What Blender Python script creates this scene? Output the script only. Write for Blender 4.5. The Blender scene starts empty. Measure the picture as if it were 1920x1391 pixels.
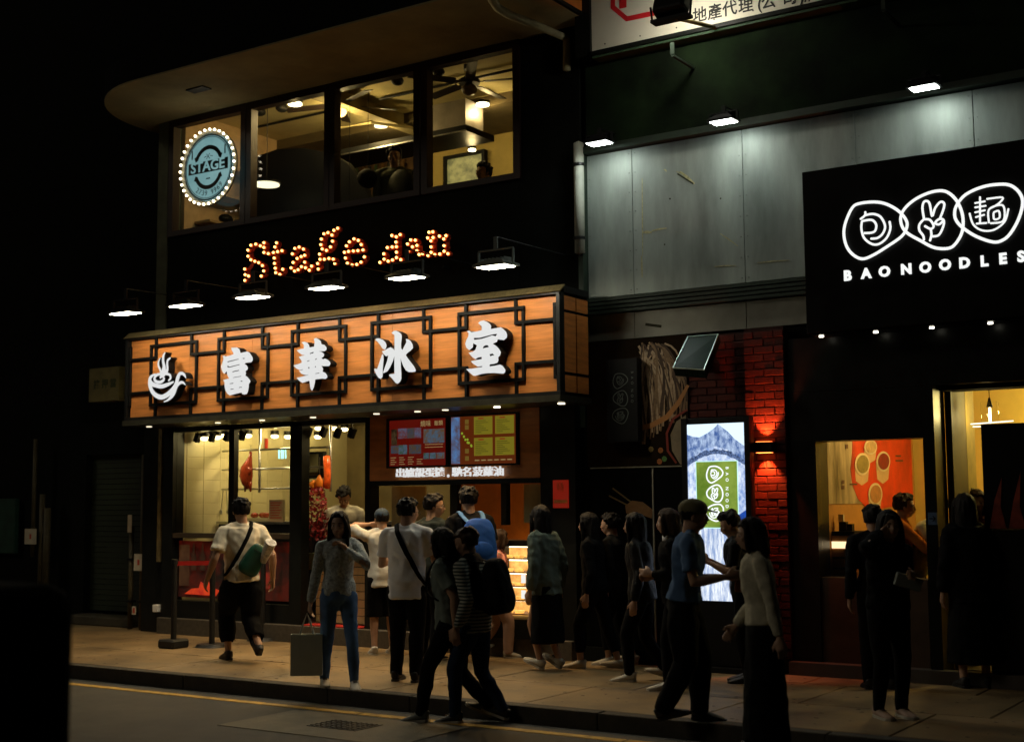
import bpy, bmesh, math, random
from mathutils import Vector, Matrix, noise, Euler

random.seed(7)
SC = bpy.context.scene
COL = SC.collection
PI = math.pi

# ------------------------------------------------------------------ camera
F_PX = 2500.0                      # focal length in pixels of the 1920 px wide photograph
YAW = math.radians(33.4)
PITCH = math.atan(250 / F_PX)
ROLL = math.radians(0.45)
EYE = Vector((0, 0, 1.6))
FW = Vector((-math.sin(YAW) * math.cos(PITCH), math.cos(YAW) * math.cos(PITCH), math.sin(PITCH)))
_rt = Vector((math.cos(YAW), math.sin(YAW), 0))
_up = _rt.cross(FW)
RT = _rt * math.cos(ROLL) - _up * math.sin(ROLL)
UP = _up * math.cos(ROLL) + _rt * math.sin(ROLL)
cd = bpy.data.cameras.new('camera')
cam = bpy.data.objects.new('camera', cd)
COL.objects.link(cam)
cam.matrix_world = Matrix((( RT.x, UP.x, -FW.x, EYE.x), (RT.y, UP.y, -FW.y, EYE.y), (RT.z, UP.z, -FW.z, EYE.z), (0, 0, 0, 1)))
cd.sensor_width = 36
cd.lens = F_PX / 1920 * 36
cd.clip_start = 0.05
cd.clip_end = 600
cd.dof.use_dof = True
cd.dof.focus_distance = 13.2
cd.dof.aperture_fstop = 1.5
SC.camera = cam

# ------------------------------------------------------------------ night sky, exposure
w = bpy.data.worlds.new('World')
SC.world = w
w.use_nodes = True
nt = w.node_tree
bgn = nt.nodes['Background']
sky = nt.nodes.new('ShaderNodeTexSky')
sky.sky_type = 'NISHITA'
sky.sun_disc = False
sky.sun_elevation = math.radians(2)
sky.sun_rotation = math.radians(200)
nt.links.new(sky.outputs[0], bgn.inputs[0])
bgn.inputs[1].default_value = 0.0006
sl = bpy.data.lights.new('night_glow', 'SUN')      # the dim glow of the lit street behind the camera
sl.energy = 0.155
sl.angle = math.radians(14)
sl.color = (1.0, 0.88, 0.68)
so = bpy.data.objects.new('night_glow', sl)
COL.objects.link(so)
so.rotation_euler = Vector((0.62, 0.62, -0.52)).to_track_quat('-Z', 'Y').to_euler()
SC.view_settings.view_transform = 'Standard'
SC.view_settings.look = 'None'
SC.view_settings.exposure = 0
SC.view_settings.gamma = 1
SC.view_settings.use_curve_mapping = False
SC.cycles.use_denoising = True
SC.cycles.max_bounces = 6
SC.cycles.diffuse_bounces = 3
SC.cycles.glossy_bounces = 3
SC.cycles.transparent_max_bounces = 12
SC.cycles.caustics_reflective = False
SC.cycles.caustics_refractive = False
SC.cycles.sample_clamp_indirect = 3


def at(px, py, X=None, Y=None, Z=None):
    """Where the sight line of a pixel of the photograph meets a real plane of the street."""
    d = FW + RT * ((px - 960) / F_PX) - UP * ((py - 695.5) / F_PX)
    if Z is not None: t = (Z - EYE.z) / d.z
    elif Y is not None: t = (Y - EYE.y) / d.y
    else: t = (X - EYE.x) / d.x
    return EYE + d * t


# ------------------------------------------------------------------ helpers: objects
def world_off(p):
    v = Vector((0, 0, 0))
    while p:
        v += p.location
        p = p.parent
    return v


def link(name, me, parent=None, local=False):
    o = bpy.data.objects.new(name, me)
    COL.objects.link(o)
    if parent:
        o.parent = parent
        if not local: o.location = -world_off(parent)
    return o


def obj(name, bm, m, parent=None, local=False, smooth=False):
    me = bpy.data.meshes.new(name)
    if isinstance(bm, B): bm = bm.bm
    bmesh.ops.recalc_face_normals(bm, faces=bm.faces)
    bm.to_mesh(me)
    bm.free()
    for mm in (m if isinstance(m, (list, tuple)) else [m]): me.materials.append(mm)
    if smooth:
        for p in me.polygons: p.use_smooth = True
    return link(name, me, parent, local)


def thing(name, label, cat, loc=(0, 0, 0), rotz=0, group=None):
    o = bpy.data.objects.new(name, None)
    COL.objects.link(o)
    o.empty_display_size = 0.1
    o.location = loc
    o.rotation_euler = (0, 0, rotz)
    return tag(o, label, cat, group)


def tag(o, label, cat, group=None):
    o['label'] = label
    o['category'] = cat
    if group: o['group'] = group
    return o


def kind(o, k):
    o['kind'] = k
    return o


def kids(o): return [c for c in bpy.data.objects if c.parent is o]


def dup(root, loc, label, rotz=None):
    def cp(o, par):
        c = o.copy()
        COL.objects.link(c)
        c.parent = par
        for ch in kids(o): cp(ch, c)
        return c
    r = cp(root, None)
    r.location = loc
    if rotz is not None: r.rotation_euler[2] = rotz
    r['label'] = label
    return r


class B:
    """Collects boxes, tubes and lofts in one bmesh."""
    def __init__(s): s.bm = bmesh.new()

    def box(s, x0, x1, y0, y1, z0, z1, M=None):
        vs = []
        for x in (x0, x1):
            for y in (y0, y1):
                for z in (z0, z1):
                    v = Vector((x, y, z))
                    vs.append(s.bm.verts.new(M @ v if M else v))
        for q in ((0, 1, 3, 2), (4, 6, 7, 5), (0, 4, 5, 1), (2, 3, 7, 6), (0, 2, 6, 4), (1, 5, 7, 3)):
            s.bm.faces.new([vs[i] for i in q])
        return s

    def bev(s, x0, x1, y0, y1, z0, z1, r=0.01, seg=1, M=None):
        t = B()
        t.box(x0, x1, y0, y1, z0, z1)
        bmesh.ops.bevel(t.bm, geom=t.bm.edges[:], offset=r, segments=seg, affect='EDGES', profile=0.5)
        return s.add(t, M)

    def add(s, t, M=None):
        mp = {}
        for v in t.bm.verts: mp[v] = s.bm.verts.new(M @ v.co if M else v.co)
        for f in t.bm.faces:
            nf = s.bm.faces.new([mp[v] for v in f.verts])
            nf.material_index = f.material_index
        t.bm.free()
        return s

    def loft(s, pts, rad, side=None, n=12, cap=0.5):
        pts = [Vector(p) for p in pts]
        rings = []
        for i, p in enumerate(pts):
            a = pts[max(0, i - 1)]
            b = pts[min(len(pts) - 1, i + 1)]
            t = (b - a).normalized()
            sd = Vector(side) if side else (Vector((1, 0, 0)) if abs(t.x) < 0.9 else Vector((0, 1, 0)))
            u = (sd - t * sd.dot(t)).normalized()
            v = t.cross(u)
            r = rad[i] if isinstance(rad, (list, tuple)) else rad
            ra, rb = r if isinstance(r, (list, tuple)) else (r, r)
            rings.append([s.bm.verts.new(p + u * ra * math.cos(2 * PI * k / n) + v * rb * math.sin(2 * PI * k / n)) for k in range(n)])
        for i in range(len(rings) - 1):
            for k in range(n):
                s.bm.faces.new((rings[i][k], rings[i][(k + 1) % n], rings[i + 1][(k + 1) % n], rings[i + 1][k]))
        if cap is not None:
            for e, q, j in ((0, 1, 0), (-1, -2, -1)):
                r = rad[j] if isinstance(rad, (list, tuple)) else rad
                r = min(r) if isinstance(r, (list, tuple)) else r
                c = s.bm.verts.new(pts[e] + (pts[e] - pts[q]).normalized() * r * cap)
                for k in range(n):
                    s.bm.faces.new((rings[e][k], rings[e][(k + 1) % n], c))
        return s

    def ell(s, c, r, M=None, n=14):
        c = Vector(c)
        t = bmesh.new()
        bmesh.ops.create_uvsphere(t, u_segments=n, v_segments=max(6, n * 2 // 3), radius=1)
        mp = {}
        for v in t.verts:
            q = Vector((v.co.x * r[0], v.co.y * r[1], v.co.z * r[2])) + c
            mp[v] = s.bm.verts.new(M @ q if M else q)
        for f in t.faces: s.bm.faces.new([mp[v] for v in f.verts])
        t.free()
        return s

    def cyl(s, c, r, h, axis='z', n=20, r2=None):
        d = {'x': Vector((1, 0, 0)), 'y': Vector((0, 1, 0)), 'z': Vector((0, 0, 1))}[axis]
        c = Vector(c)
        return s.loft([c, c + d * h], [r, r if r2 is None else r2], n=n, cap=0.0)

    def prism(s, poly, y0, y1):
        """poly: (x, z) outline, extruded from y0 to y1"""
        a = [s.bm.verts.new((x, y0, z)) for x, z in poly]
        b = [s.bm.verts.new((x, y1, z)) for x, z in poly]
        s.bm.faces.new(a)
        s.bm.faces.new(b[::-1])
        for i in range(len(poly)):
            j = (i + 1) % len(poly)
            s.bm.faces.new((a[i], b[i], b[j], a[j]))
        return s

    def slab(s, poly, z0, z1):
        a = [s.bm.verts.new((x, y, z0)) for x, y in poly]
        b = [s.bm.verts.new((x, y, z1)) for x, y in poly]
        s.bm.faces.new(a)
        s.bm.faces.new(b[::-1])
        for i in range(len(poly)):
            j = (i + 1) % len(poly)
            s.bm.faces.new((a[i], b[i], b[j], a[j]))
        return s

    def ribbon(s, pts, y, ws=0.01, d=0.002):
        """flat stroke in the x-z plane, front at y, thickness d; pts (x, z[, w])"""
        P = [Vector((p[0], p[1])) for p in pts]
        W_ = [(p[2] if len(p) > 2 else ws) for p in pts]
        L, R = [], []
        for i, p in enumerate(P):
            t = (P[min(i + 1, len(P) - 1)] - P[max(i - 1, 0)])
            t = t.normalized() if t.length > 1e-9 else Vector((1, 0))
            nn = Vector((-t.y, t.x)) * W_[i] * 0.5
            L.append(p + nn)
            R.append(p - nn)
        fl = [s.bm.verts.new((p.x, y, p.y)) for p in L]
        fr = [s.bm.verts.new((p.x, y, p.y)) for p in R]
        bl = [s.bm.verts.new((p.x, y + d, p.y)) for p in L]
        br = [s.bm.verts.new((p.x, y + d, p.y)) for p in R]
        for i in range(len(P) - 1):
            s.bm.faces.new((fl[i], fl[i + 1], fr[i + 1], fr[i]))
            s.bm.faces.new((fl[i], bl[i], bl[i + 1], fl[i + 1]))
            s.bm.faces.new((fr[i + 1], br[i + 1], br[i], fr[i]))
        s.bm.faces.new((fl[0], fr[0], br[0], bl[0]))
        s.bm.faces.new((fl[-1], bl[-1], br[-1], fr[-1]))
        return s


def smooth_pts(pts, k=4, closed=False):
    """Catmull-Rom through 2D/3D points"""
    n = len(pts)
    out = []
    rng = range(n) if closed else range(n - 1)
    for i in rng:
        g = (lambda j: pts[j % n]) if closed else (lambda j: pts[max(0, min(n - 1, j))])
        p0, p1, p2, p3 = g(i - 1), g(i), g(i + 1), g(i + 2)
        for q in range(k):
            t = q / k
            out.append(tuple(0.5 * ((2 * b) + (-a + c) * t + (2 * a - 5 * b + 4 * c - d) * t * t + (-a + 3 * b - 3 * c + d) * t ** 3)
                             for a, b, c, d in zip(p0, p1, p2, p3)))
    out.append(tuple(pts[0] if closed else pts[-1]))
    return out


def text_obj(s, size, loc, m, parent=None, name='lettering', ext=0.004, off=0.0, align='CENTER', sx=1.0, rot=0, axis='y'):
    """Flat lettering facing -Y (or, axis 'x', facing +X)."""
    c = bpy.data.curves.new('t', 'FONT')
    c.body = s
    c.size = size
    c.extrude = ext
    c.offset = off
    c.align_x = align
    c.align_y = 'CENTER'
    c.resolution_u = 3
    o = bpy.data.objects.new('t', c)
    COL.objects.link(o)
    bpy.context.view_layer.update()
    me = bpy.data.meshes.new_from_object(o.evaluated_get(bpy.context.evaluated_depsgraph_get()))
    bpy.data.objects.remove(o)
    if axis == 'y': R_ = Matrix.Rotation(PI / 2, 4, 'X')
    else: R_ = Matrix.Rotation(PI / 2, 4, 'Z') @ Matrix.Rotation(PI / 2, 4, 'X')
    me.transform(Matrix.Translation(loc) @ R_ @ Matrix.Rotation(rot, 4, 'Z') @ Matrix.Diagonal((sx, 1, 1, 1)))
    me.materials.clear()
    me.materials.append(m)
    me.name = name
    return link(name, me, parent)


def outline_obj(name, loops, y, depth, mats, parent):
    """Raised letter traced as closed outlines (x, z) with holes; front at y, sides in a second material."""
    c = bpy.data.curves.new(name, 'CURVE')
    c.dimensions = '2D'
    c.fill_mode = 'BOTH'
    c.extrude = depth / 2
    for lp in loops:
        sp = c.splines.new('POLY')
        sp.points.add(len(lp) - 1)
        for p, q in zip(sp.points, lp): p.co = (q[0], q[1], 0, 1)
        sp.use_cyclic_u = True
    o = bpy.data.objects.new('t', c)
    COL.objects.link(o)
    bpy.context.view_layer.update()
    me = bpy.data.meshes.new_from_object(o.evaluated_get(bpy.context.evaluated_depsgraph_get()))
    bpy.data.objects.remove(o)
    me.transform(Matrix.Translation((0, y + depth / 2, 0)) @ Matrix.Rotation(PI / 2, 4, 'X'))
    me.materials.clear()
    for m in mats: me.materials.append(m)
    for p in me.polygons: p.material_index = 0 if (abs(p.normal.y) > 0.7 and p.center.y < y + depth * 0.3) else 1
    me.name = name
    return link(name, me, parent)


# ------------------------------------------------------------------ helpers: materials
_mc = {}


def mat(name, col, rough=0.7, metal=0.0, var=0.18, scale=6.0, bump=0.0, bscale=60.0, stretch=(1, 1, 1), spec=0.4, detail=5, sheen=0):
    if name in _mc: return _mc[name]
    m = bpy.data.materials.new(name)
    m.use_nodes = True
    n = m.node_tree
    bs = n.nodes['Principled BSDF']
    bs.inputs['Roughness'].default_value = rough
    bs.inputs['Metallic'].default_value = metal
    bs.inputs['Specular IOR Level'].default_value = spec
    tc = n.nodes.new('ShaderNodeTexCoord')
    mp = n.nodes.new('ShaderNodeMapping')
    mp.inputs['Scale'].default_value = stretch
    n.links.new(tc.outputs['Object'], mp.inputs[0])
    nz = n.nodes.new('ShaderNodeTexNoise')
    nz.inputs['Scale'].default_value = scale
    nz.inputs['Detail'].default_value = detail
    nz.inputs['Roughness'].default_value = 0.62
    n.links.new(mp.outputs[0], nz.inputs['Vector'])
    rp = n.nodes.new('ShaderNodeValToRGB')
    rp.color_ramp.elements[0].position = 0.3
    rp.color_ramp.elements[1].position = 0.7
    rp.color_ramp.elements[0].color = [max(0, c * (1 - var)) for c in col] + [1]
    rp.color_ramp.elements[1].color = [min(1, c * (1 + var)) for c in col] + [1]
    n.links.new(nz.outputs['Fac'], rp.inputs[0])
    n.links.new(rp.outputs[0], bs.inputs['Base Color'])
    if var > 0.05:
        mr = n.nodes.new('ShaderNodeMapRange')
        mr.inputs['To Min'].default_value = max(0.03, rough - 0.12)
        mr.inputs['To Max'].default_value = min(1, rough + 0.12)
        n.links.new(nz.outputs['Fac'], mr.inputs['Value'])
        n.links.new(mr.outputs[0], bs.inputs['Roughness'])
    if bump:
        n2 = n.nodes.new('ShaderNodeTexNoise')
        n2.inputs['Scale'].default_value = bscale
        n2.inputs['Detail'].default_value = 4
        n.links.new(mp.outputs[0], n2.inputs['Vector'])
        bp = n.nodes.new('ShaderNodeBump')
        bp.inputs['Strength'].default_value = bump
        bp.inputs['Distance'].default_value = 0.01
        n.links.new(n2.outputs['Fac'], bp.inputs['Height'])
        n.links.new(bp.outputs[0], bs.inputs['Normal'])
    if sheen: bs.inputs['Sheen Weight'].default_value = sheen
    _mc[name] = m
    return m


def emis(name, col, st, var=0.0, scale=10, col2=None, stretch=(1, 1, 1)):
    if name in _mc: return _mc[name]
    m = bpy.data.materials.new(name)
    m.use_nodes = True
    n = m.node_tree
    bs = n.nodes['Principled BSDF']
    bs.inputs['Base Color'].default_value = (0.02, 0.02, 0.02, 1)
    bs.inputs['Roughness'].default_value = 0.4
    bs.inputs['Emission Color'].default_value = (*col, 1)
    bs.inputs['Emission Strength'].default_value = st
    if col2:
        tc = n.nodes.new('ShaderNodeTexCoord')
        mp = n.nodes.new('ShaderNodeMapping')
        mp.inputs['Scale'].default_value = stretch
        nz = n.nodes.new('ShaderNodeTexNoise')
        nz.inputs['Scale'].default_value = scale
        nz.inputs['Detail'].default_value = 6
        nz.inputs['Roughness'].default_value = 0.7
        rp = n.nodes.new('ShaderNodeValToRGB')
        rp.color_ramp.elements[0].position = 0.38
        rp.color_ramp.elements[1].position = 0.62
        rp.color_ramp.elements[0].color = (*col, 1)
        rp.color_ramp.elements[1].color = (*col2, 1)
        n.links.new(tc.outputs['Object'], mp.inputs[0])
        n.links.new(mp.outputs[0], nz.inputs['Vector'])
        n.links.new(nz.outputs['Fac'], rp.inputs[0])
        n.links.new(rp.outputs[0], bs.inputs['Emission Color'])
    _mc[name] = m
    return m


def glass(name, tint=(1, 1, 1), refl=0.06):
    if name in _mc: return _mc[name]
    m = bpy.data.materials.new(name)
    m.use_nodes = True
    n = m.node_tree
    n.nodes.remove(n.nodes['Principled BSDF'])
    out = n.nodes['Material Output']
    tr = n.nodes.new('ShaderNodeBsdfTransparent')
    tr.inputs[0].default_value = (*tint, 1)
    gl = n.nodes.new('ShaderNodeBsdfGlossy')
    gl.inputs['Roughness'].default_value = 0.03
    lw = n.nodes.new('ShaderNodeLayerWeight')
    lw.inputs[0].default_value = 0.5
    pw = n.nodes.new('ShaderNodeMath')
    pw.operation = 'POWER'
    pw.inputs[1].default_value = 4.5
    fr = n.nodes.new('ShaderNodeMath')
    fr.operation = 'MULTIPLY_ADD'
    fr.inputs[1].default_value = 0.9
    fr.inputs[2].default_value = 0.035
    n.links.new(lw.outputs['Facing'], pw.inputs[0])
    n.links.new(pw.outputs[0], fr.inputs[0])
    mx = n.nodes.new('ShaderNodeMixShader')
    n.links.new(fr.outputs[0], mx.inputs[0])
    n.links.new(tr.outputs[0], mx.inputs[1])
    n.links.new(gl.outputs[0], mx.inputs[2])
    n.links.new(mx.outputs[0], out.inputs[0])
    _mc[name] = m
    return m


BLACK = mat('black_paint', (0.005, 0.005, 0.005), 0.55, var=0.3, spec=0.2)
BLACKM = mat('black_metal', (0.012, 0.012, 0.011), 0.4, metal=0.3, var=0.3, spec=0.3)
ORD = ['first', 'second', 'third', 'fourth', 'fifth', 'sixth', 'seventh', 'eighth', 'ninth', 'tenth']
DARKWALL = mat('soot_dark_wall', (0.006, 0.007, 0.0055), 0.9, var=0.4, scale=3, bump=0.3, spec=0.1)  # near-black base colour stands in for night shade on unlit walls
CONC = mat('grimy_concrete', (0.22, 0.19, 0.13), 0.85, var=0.3, scale=1.6, bump=0.4, bscale=30)
STEEL = mat('brushed_steel', (0.5, 0.5, 0.46), 0.3, metal=1.0, var=0.2, stretch=(1, 1, 12))
BRASS = mat('brushed_brass', (0.26, 0.20, 0.09), 0.38, metal=0.6, var=0.45, scale=14, stretch=(4, 1, 1))
LAMPG = mat('grey_lamp_housing', (0.05, 0.055, 0.05), 0.5, metal=0.2, var=0.2)
GLASS = glass('window_glass')
WHITE = mat('white_enamel', (0.75, 0.73, 0.68), 0.5, var=0.06)
SKIN = mat('skin', (0.42, 0.24, 0.15), 0.55, var=0.08, scale=20)
SKIN2 = mat('pale_skin', (0.5, 0.31, 0.21), 0.5, var=0.08, scale=20)


def light(name, typ, loc, power, col, parent=None, size=0.3, rot=None, spot=None):
    l = bpy.data.lights.new(name, typ)
    l.energy = power
    l.color = col
    if typ == 'AREA':
        l.shape = 'SQUARE'
        l.size = size
    elif typ == 'SPOT':
        l.spot_size = math.radians(spot or 60)
        l.spot_blend = 0.5
        l.shadow_soft_size = size
    else:
        l.shadow_soft_size = size
    o = bpy.data.objects.new(name, l)
    COL.objects.link(o)
    if parent:
        o.parent = parent
        o.location = Vector(loc) - world_off(parent)
    else:
        o.location = loc
    if rot is not None: o.rotation_euler = Vector(rot).to_track_quat('-Z', 'Y').to_euler()
    return o
# ================================================================== GROUND
ASPH = mat('asphalt', (0.05, 0.047, 0.038), 0.75, var=0.45, scale=3, bump=0.5, bscale=120)
PAVE = mat('worn_concrete_paving', (0.20, 0.135, 0.062), 0.55, var=0.6, scale=1.1, bump=0.45, bscale=45, detail=9)
KERBM = mat('kerb_concrete', (0.045, 0.038, 0.026), 0.8, var=0.4, scale=5, bump=0.5)
KTOP = 9.1                                       # the kerb's face
b = B(); b.box(-80, 60, -60, KTOP, -0.4, -0.13)
kind(obj('road', b, ASPH), 'structure')
b = B(); b.box(-80, 60, KTOP + 0.14, 40, -0.4, -0.012)
pav = kind(obj('pavement', b, mat('joint_grit', (0.05, 0.045, 0.035), 0.95, var=0.3, scale=20)), 'structure')
rr = random.Random(3)
slabs = {}
for i in range(13):
    for j, (y0, y1) in enumerate(((KTOP + 0.145, 10.35), (10.36, 11.5), (11.51, 12.55))):
        x0 = -18.0 + i * 1.5 + (0.4 if j == 1 else 0)
        q = B(); q.bev(x0, x0 + 1.488, y0, y1, -0.1, rr.uniform(-0.002, 0.001), 0.006)
        obj('paving_slab', q, PAVE, pav)
b = B(); b.box(-80, -18.01, KTOP + 0.145, 12.6, -0.1, 0)
b.box(1.51, 60, KTOP + 0.145, 12.6, -0.1, 0)
obj('paving_beyond', b, PAVE, pav)
b = B(); b.box(-80, 60, KTOP + 0.006, KTOP + 0.138, -0.4, -0.02)
kerb = kind(obj('kerb', b, KERBM), 'structure')
q = B(); q.bev(0, 0.905, KTOP, KTOP + 0.142, -0.16, 0.0, 0.012, 2)
st0 = obj('kerb_stone', q, KERBM, kerb)
for i in range(22):
    o = st0 if i == 0 else st0.copy()
    if i: COL.objects.link(o)
    o.location = (-18 + i * 0.912, rr.uniform(-0.004, 0.004), rr.uniform(-0.003, 0.003))
YEL = mat('worn_yellow_paint', (0.5, 0.30, 0.045), 0.7, var=0.45, scale=9, bump=0.3)
b = B()
x = -40
while x < 8:
    L_ = rr.uniform(1.4, 3.2)
    b.box(x, x + L_, 8.74 + rr.uniform(-.004, .004), 8.84, -0.13, -0.126)
    x += L_ + rr.choice((0.01, 0.02, 0.12))
kind(obj('yellow_line', b, YEL), 'structure')
pp = [at(452, 1368, Z=-0.13), at(640, 1337, Z=-0.13), at(925, 1364, Z=-0.13), at(760, 1405, Z=-0.13)]
x0, x1 = -7.95, -6.15
b = B(); b.slab([(x0, 7.75), (x1, 7.75), (x1, 8.66), (x0, 8.66)], -0.13, -0.125)
kind(obj('road_patch', b, mat('patch_concrete', (0.16, 0.14, 0.095), 0.8, var=0.3, scale=4, bump=0.4)), 'structure')
mh = thing('manhole_cover', 'dark ribbed rectangular manhole cover set in the pale road patch', 'manhole cover', (-7.05, 8.25, -0.125))
b = B(); b.box(-7.3, -6.8, 8.08, 8.42, -0.125, -0.121)
obj('cover_frame', b, BLACKM, mh)
b = B()
for i in range(9):
    for j in range(5): b.box(-7.28 + i * 0.053, -7.25 + i * 0.053, 8.1 + j * 0.062, 8.14 + j * 0.062, -0.121, -0.115)
kind(obj('cover_studs', b, mat('worn_iron', (0.07, 0.06, 0.04), 0.6), mh), 'stuff')

# ================================================================== CORNER BUILDING (upper floor)
WY = 12.2
bld = thing('corner_building', 'dark corner building with a rounded concrete canopy over its lit upstairs restaurant windows', 'building', (-10.6, WY, 0))
REVEAL = mat('green_grey_render', (0.12, 0.13, 0.08), 0.85, var=0.3, scale=4, bump=0.3)
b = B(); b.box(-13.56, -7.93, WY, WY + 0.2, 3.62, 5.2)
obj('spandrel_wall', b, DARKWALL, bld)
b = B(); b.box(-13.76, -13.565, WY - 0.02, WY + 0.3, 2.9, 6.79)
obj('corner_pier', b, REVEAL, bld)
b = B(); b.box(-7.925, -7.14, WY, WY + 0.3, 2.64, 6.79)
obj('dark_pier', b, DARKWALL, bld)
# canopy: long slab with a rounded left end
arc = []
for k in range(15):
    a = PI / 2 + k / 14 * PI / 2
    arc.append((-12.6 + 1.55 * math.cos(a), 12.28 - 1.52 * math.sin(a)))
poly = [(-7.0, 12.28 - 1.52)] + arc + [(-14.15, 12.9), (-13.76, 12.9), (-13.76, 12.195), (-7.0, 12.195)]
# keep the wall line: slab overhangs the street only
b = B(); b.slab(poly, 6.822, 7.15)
obj('canopy_fascia', b, DARKWALL, bld)  # fascia shares the canopy concrete; its unlit darkness is put into the colour
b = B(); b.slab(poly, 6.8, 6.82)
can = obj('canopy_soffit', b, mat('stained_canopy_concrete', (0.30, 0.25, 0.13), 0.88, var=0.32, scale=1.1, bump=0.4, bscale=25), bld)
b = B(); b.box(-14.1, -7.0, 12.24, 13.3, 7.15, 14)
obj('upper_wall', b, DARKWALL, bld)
b = B(); b.box(-12.35, -12.05, 11.35, 11.5, 6.785, 6.8)
obj('canopy_vent', b, BLACK, can)
# drain pipe running under the canopy, then down the pier
PIPE = mat('painted_iron_pipe', (0.30, 0.27, 0.16), 0.55, var=0.25, scale=6)
p = [at(905, -40, Z=6.66), at(922, -2, Z=6.66), at(932, 14, Z=6.66), at(950, 26, Z=6.66), at(1000, 46, Z=6.66), at(1062, 72, Z=6.66)]
b = B(); b.loft(p + [Vector((p[-1].x, p[-1].y, 6.3))], 0.045, n=10)
obj('canopy_pipe', b, PIPE, can, smooth=True)
b = B(); b.loft([(-7.1, 12.1, 5.45), (-7.1, 12.1, 4.26)], 0.055, n=12)
dp = tag(obj('drain_pipe', b, mat('pale_pipe', (0.42, 0.43, 0.36), 0.5, var=0.2, scale=5), smooth=True), 'pale vertical drain pipe ending above the dark ledge beside the grey cladding', 'pipe')
for z in (4.4, 5.2):
    q = B(); q.cyl((-7.1, 12.1, z), 0.066, 0.03)
    obj('pipe_clamp', q, BLACKM, dp)
# windows
OAK = mat('dark_red_window_wood', (0.022, 0.007, 0.004), 0.5, var=0.3, scale=5, stretch=(1, 1, 0.2))
edges = [(-13.46, -12.21), (-12.02, -10.78), (-10.61, -9.39), (-9.19, -7.99)]
for i, (x0, x1) in enumerate(edges):
    wdw = B()
    l_ = 0.07 if i == 0 else 0.0
    wdw.box(x0 - 0.09, x0, WY - 0.03, WY + 0.09, 5.2, 6.79)
    wdw.box(x1, x1 + 0.09, WY - 0.03, WY + 0.09, 5.2, 6.79)
    wdw.box(x0, x1, WY - 0.03, WY + 0.09, 5.2, 5.27)
    wdw.box(x0, x1, WY - 0.03, WY + 0.09, 6.7, 6.79)
    wo = obj('window', wdw, OAK, bld)
    q = B(); q.box(x0, x1, WY + 0.03, WY + 0.036, 5.27, 6.7)
    obj('pane', q, GLASS, wo)
# --- restaurant room
YWALL = mat('yellow_plaster', (0.56, 0.43, 0.14), 0.85, var=0.2, scale=2.2, bump=0.2)
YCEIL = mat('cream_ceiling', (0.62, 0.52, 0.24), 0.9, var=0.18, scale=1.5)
BROWN = mat('dark_wood_panelling', (0.05, 0.028, 0.014), 0.5, var=0.3, scale=5)
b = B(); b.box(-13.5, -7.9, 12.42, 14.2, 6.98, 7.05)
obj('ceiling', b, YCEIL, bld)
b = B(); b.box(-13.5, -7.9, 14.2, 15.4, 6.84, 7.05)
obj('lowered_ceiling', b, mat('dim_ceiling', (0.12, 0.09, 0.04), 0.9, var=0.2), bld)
b = B(); b.box(-13.5, -7.9, 12.6, 12.75, 6.9, 6.98).box(-11.3, -11.12, 12.42, 15.4, 6.8, 6.97)
obj('beam', b, mat('beam_plaster', (0.38, 0.31, 0.14), 0.85), bld)
b = B(); b.box(-11.7, -7.9, 15.4, 15.5, 4.2, 7.05)
obj('back_wall', b, YWALL, bld)
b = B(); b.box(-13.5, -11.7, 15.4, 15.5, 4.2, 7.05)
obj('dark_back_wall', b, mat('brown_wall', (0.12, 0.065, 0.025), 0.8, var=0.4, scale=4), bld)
for k in range(3):
    b = B(); b.box(-13.3, -11.9, 15.15, 15.38, 5.75 + k * 0.36, 5.78 + k * 0.36)
    sh_ = obj('bar_shelf', b, BROWN, bld)
    for j in range(11):
        q = B(); q.cyl((-13.22 + j * 0.125, 15.25, 5.78 + k * 0.36), 0.03, 0.17, n=8).cyl((-13.22 + j * 0.125, 15.25, 5.95 + k * 0.36), 0.012, 0.07, n=6)
        obj('bottle', q, mat('bottle_%d' % (j % 3), ((0.03, 0.05, 0.02), (0.10, 0.05, 0.015), (0.02, 0.02, 0.02))[j % 3], 0.2), sh_)
b = B(); b.box(-13.5, -7.9, 15.34, 15.4, 4.2, 5.95)
obj('back_panelling', b, BROWN, bld)
b = B(); b.box(-13.58, -13.5, 12.42, 15.4, 4.2, 7.05)
obj('left_wall', b, mat('peach_plaster', (0.62, 0.42, 0.22), 0.85, var=0.15), bld)
b = B(); b.box(-7.9, -7.82, 12.42, 15.4, 4.2, 7.05)
obj('right_wall', b, YWALL, bld)
b = B(); b.box(-13.5, -7.9, 12.4, 15.4, 4.1, 4.2)
obj('upper_floor', b, BROWN, bld)
WARM = (1.0, 0.74, 0.30)
# shelves by the round sign
sh = thing('wall_shelf', 'pale shelves with dark ornaments behind the round light-ringed sign', 'shelf', (-13.3, 12.9, 5.2))
for z in (5.45, 5.85, 6.25):
    b = B(); b.box(-13.49, -13.2, 12.6, 14.0, z, z + 0.03)
    obj('shelf_board', b, mat('shelf_pine', (0.45, 0.28, 0.12), 0.6), sh)
b = B(); b.ell((-13.3, 13.0, 5.56), (0.08, 0.12, 0.07)).ell((-13.3, 13.5, 5.96), (0.07, 0.1, 0.08))
obj('ornament', b, BLACK, sh)
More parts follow.
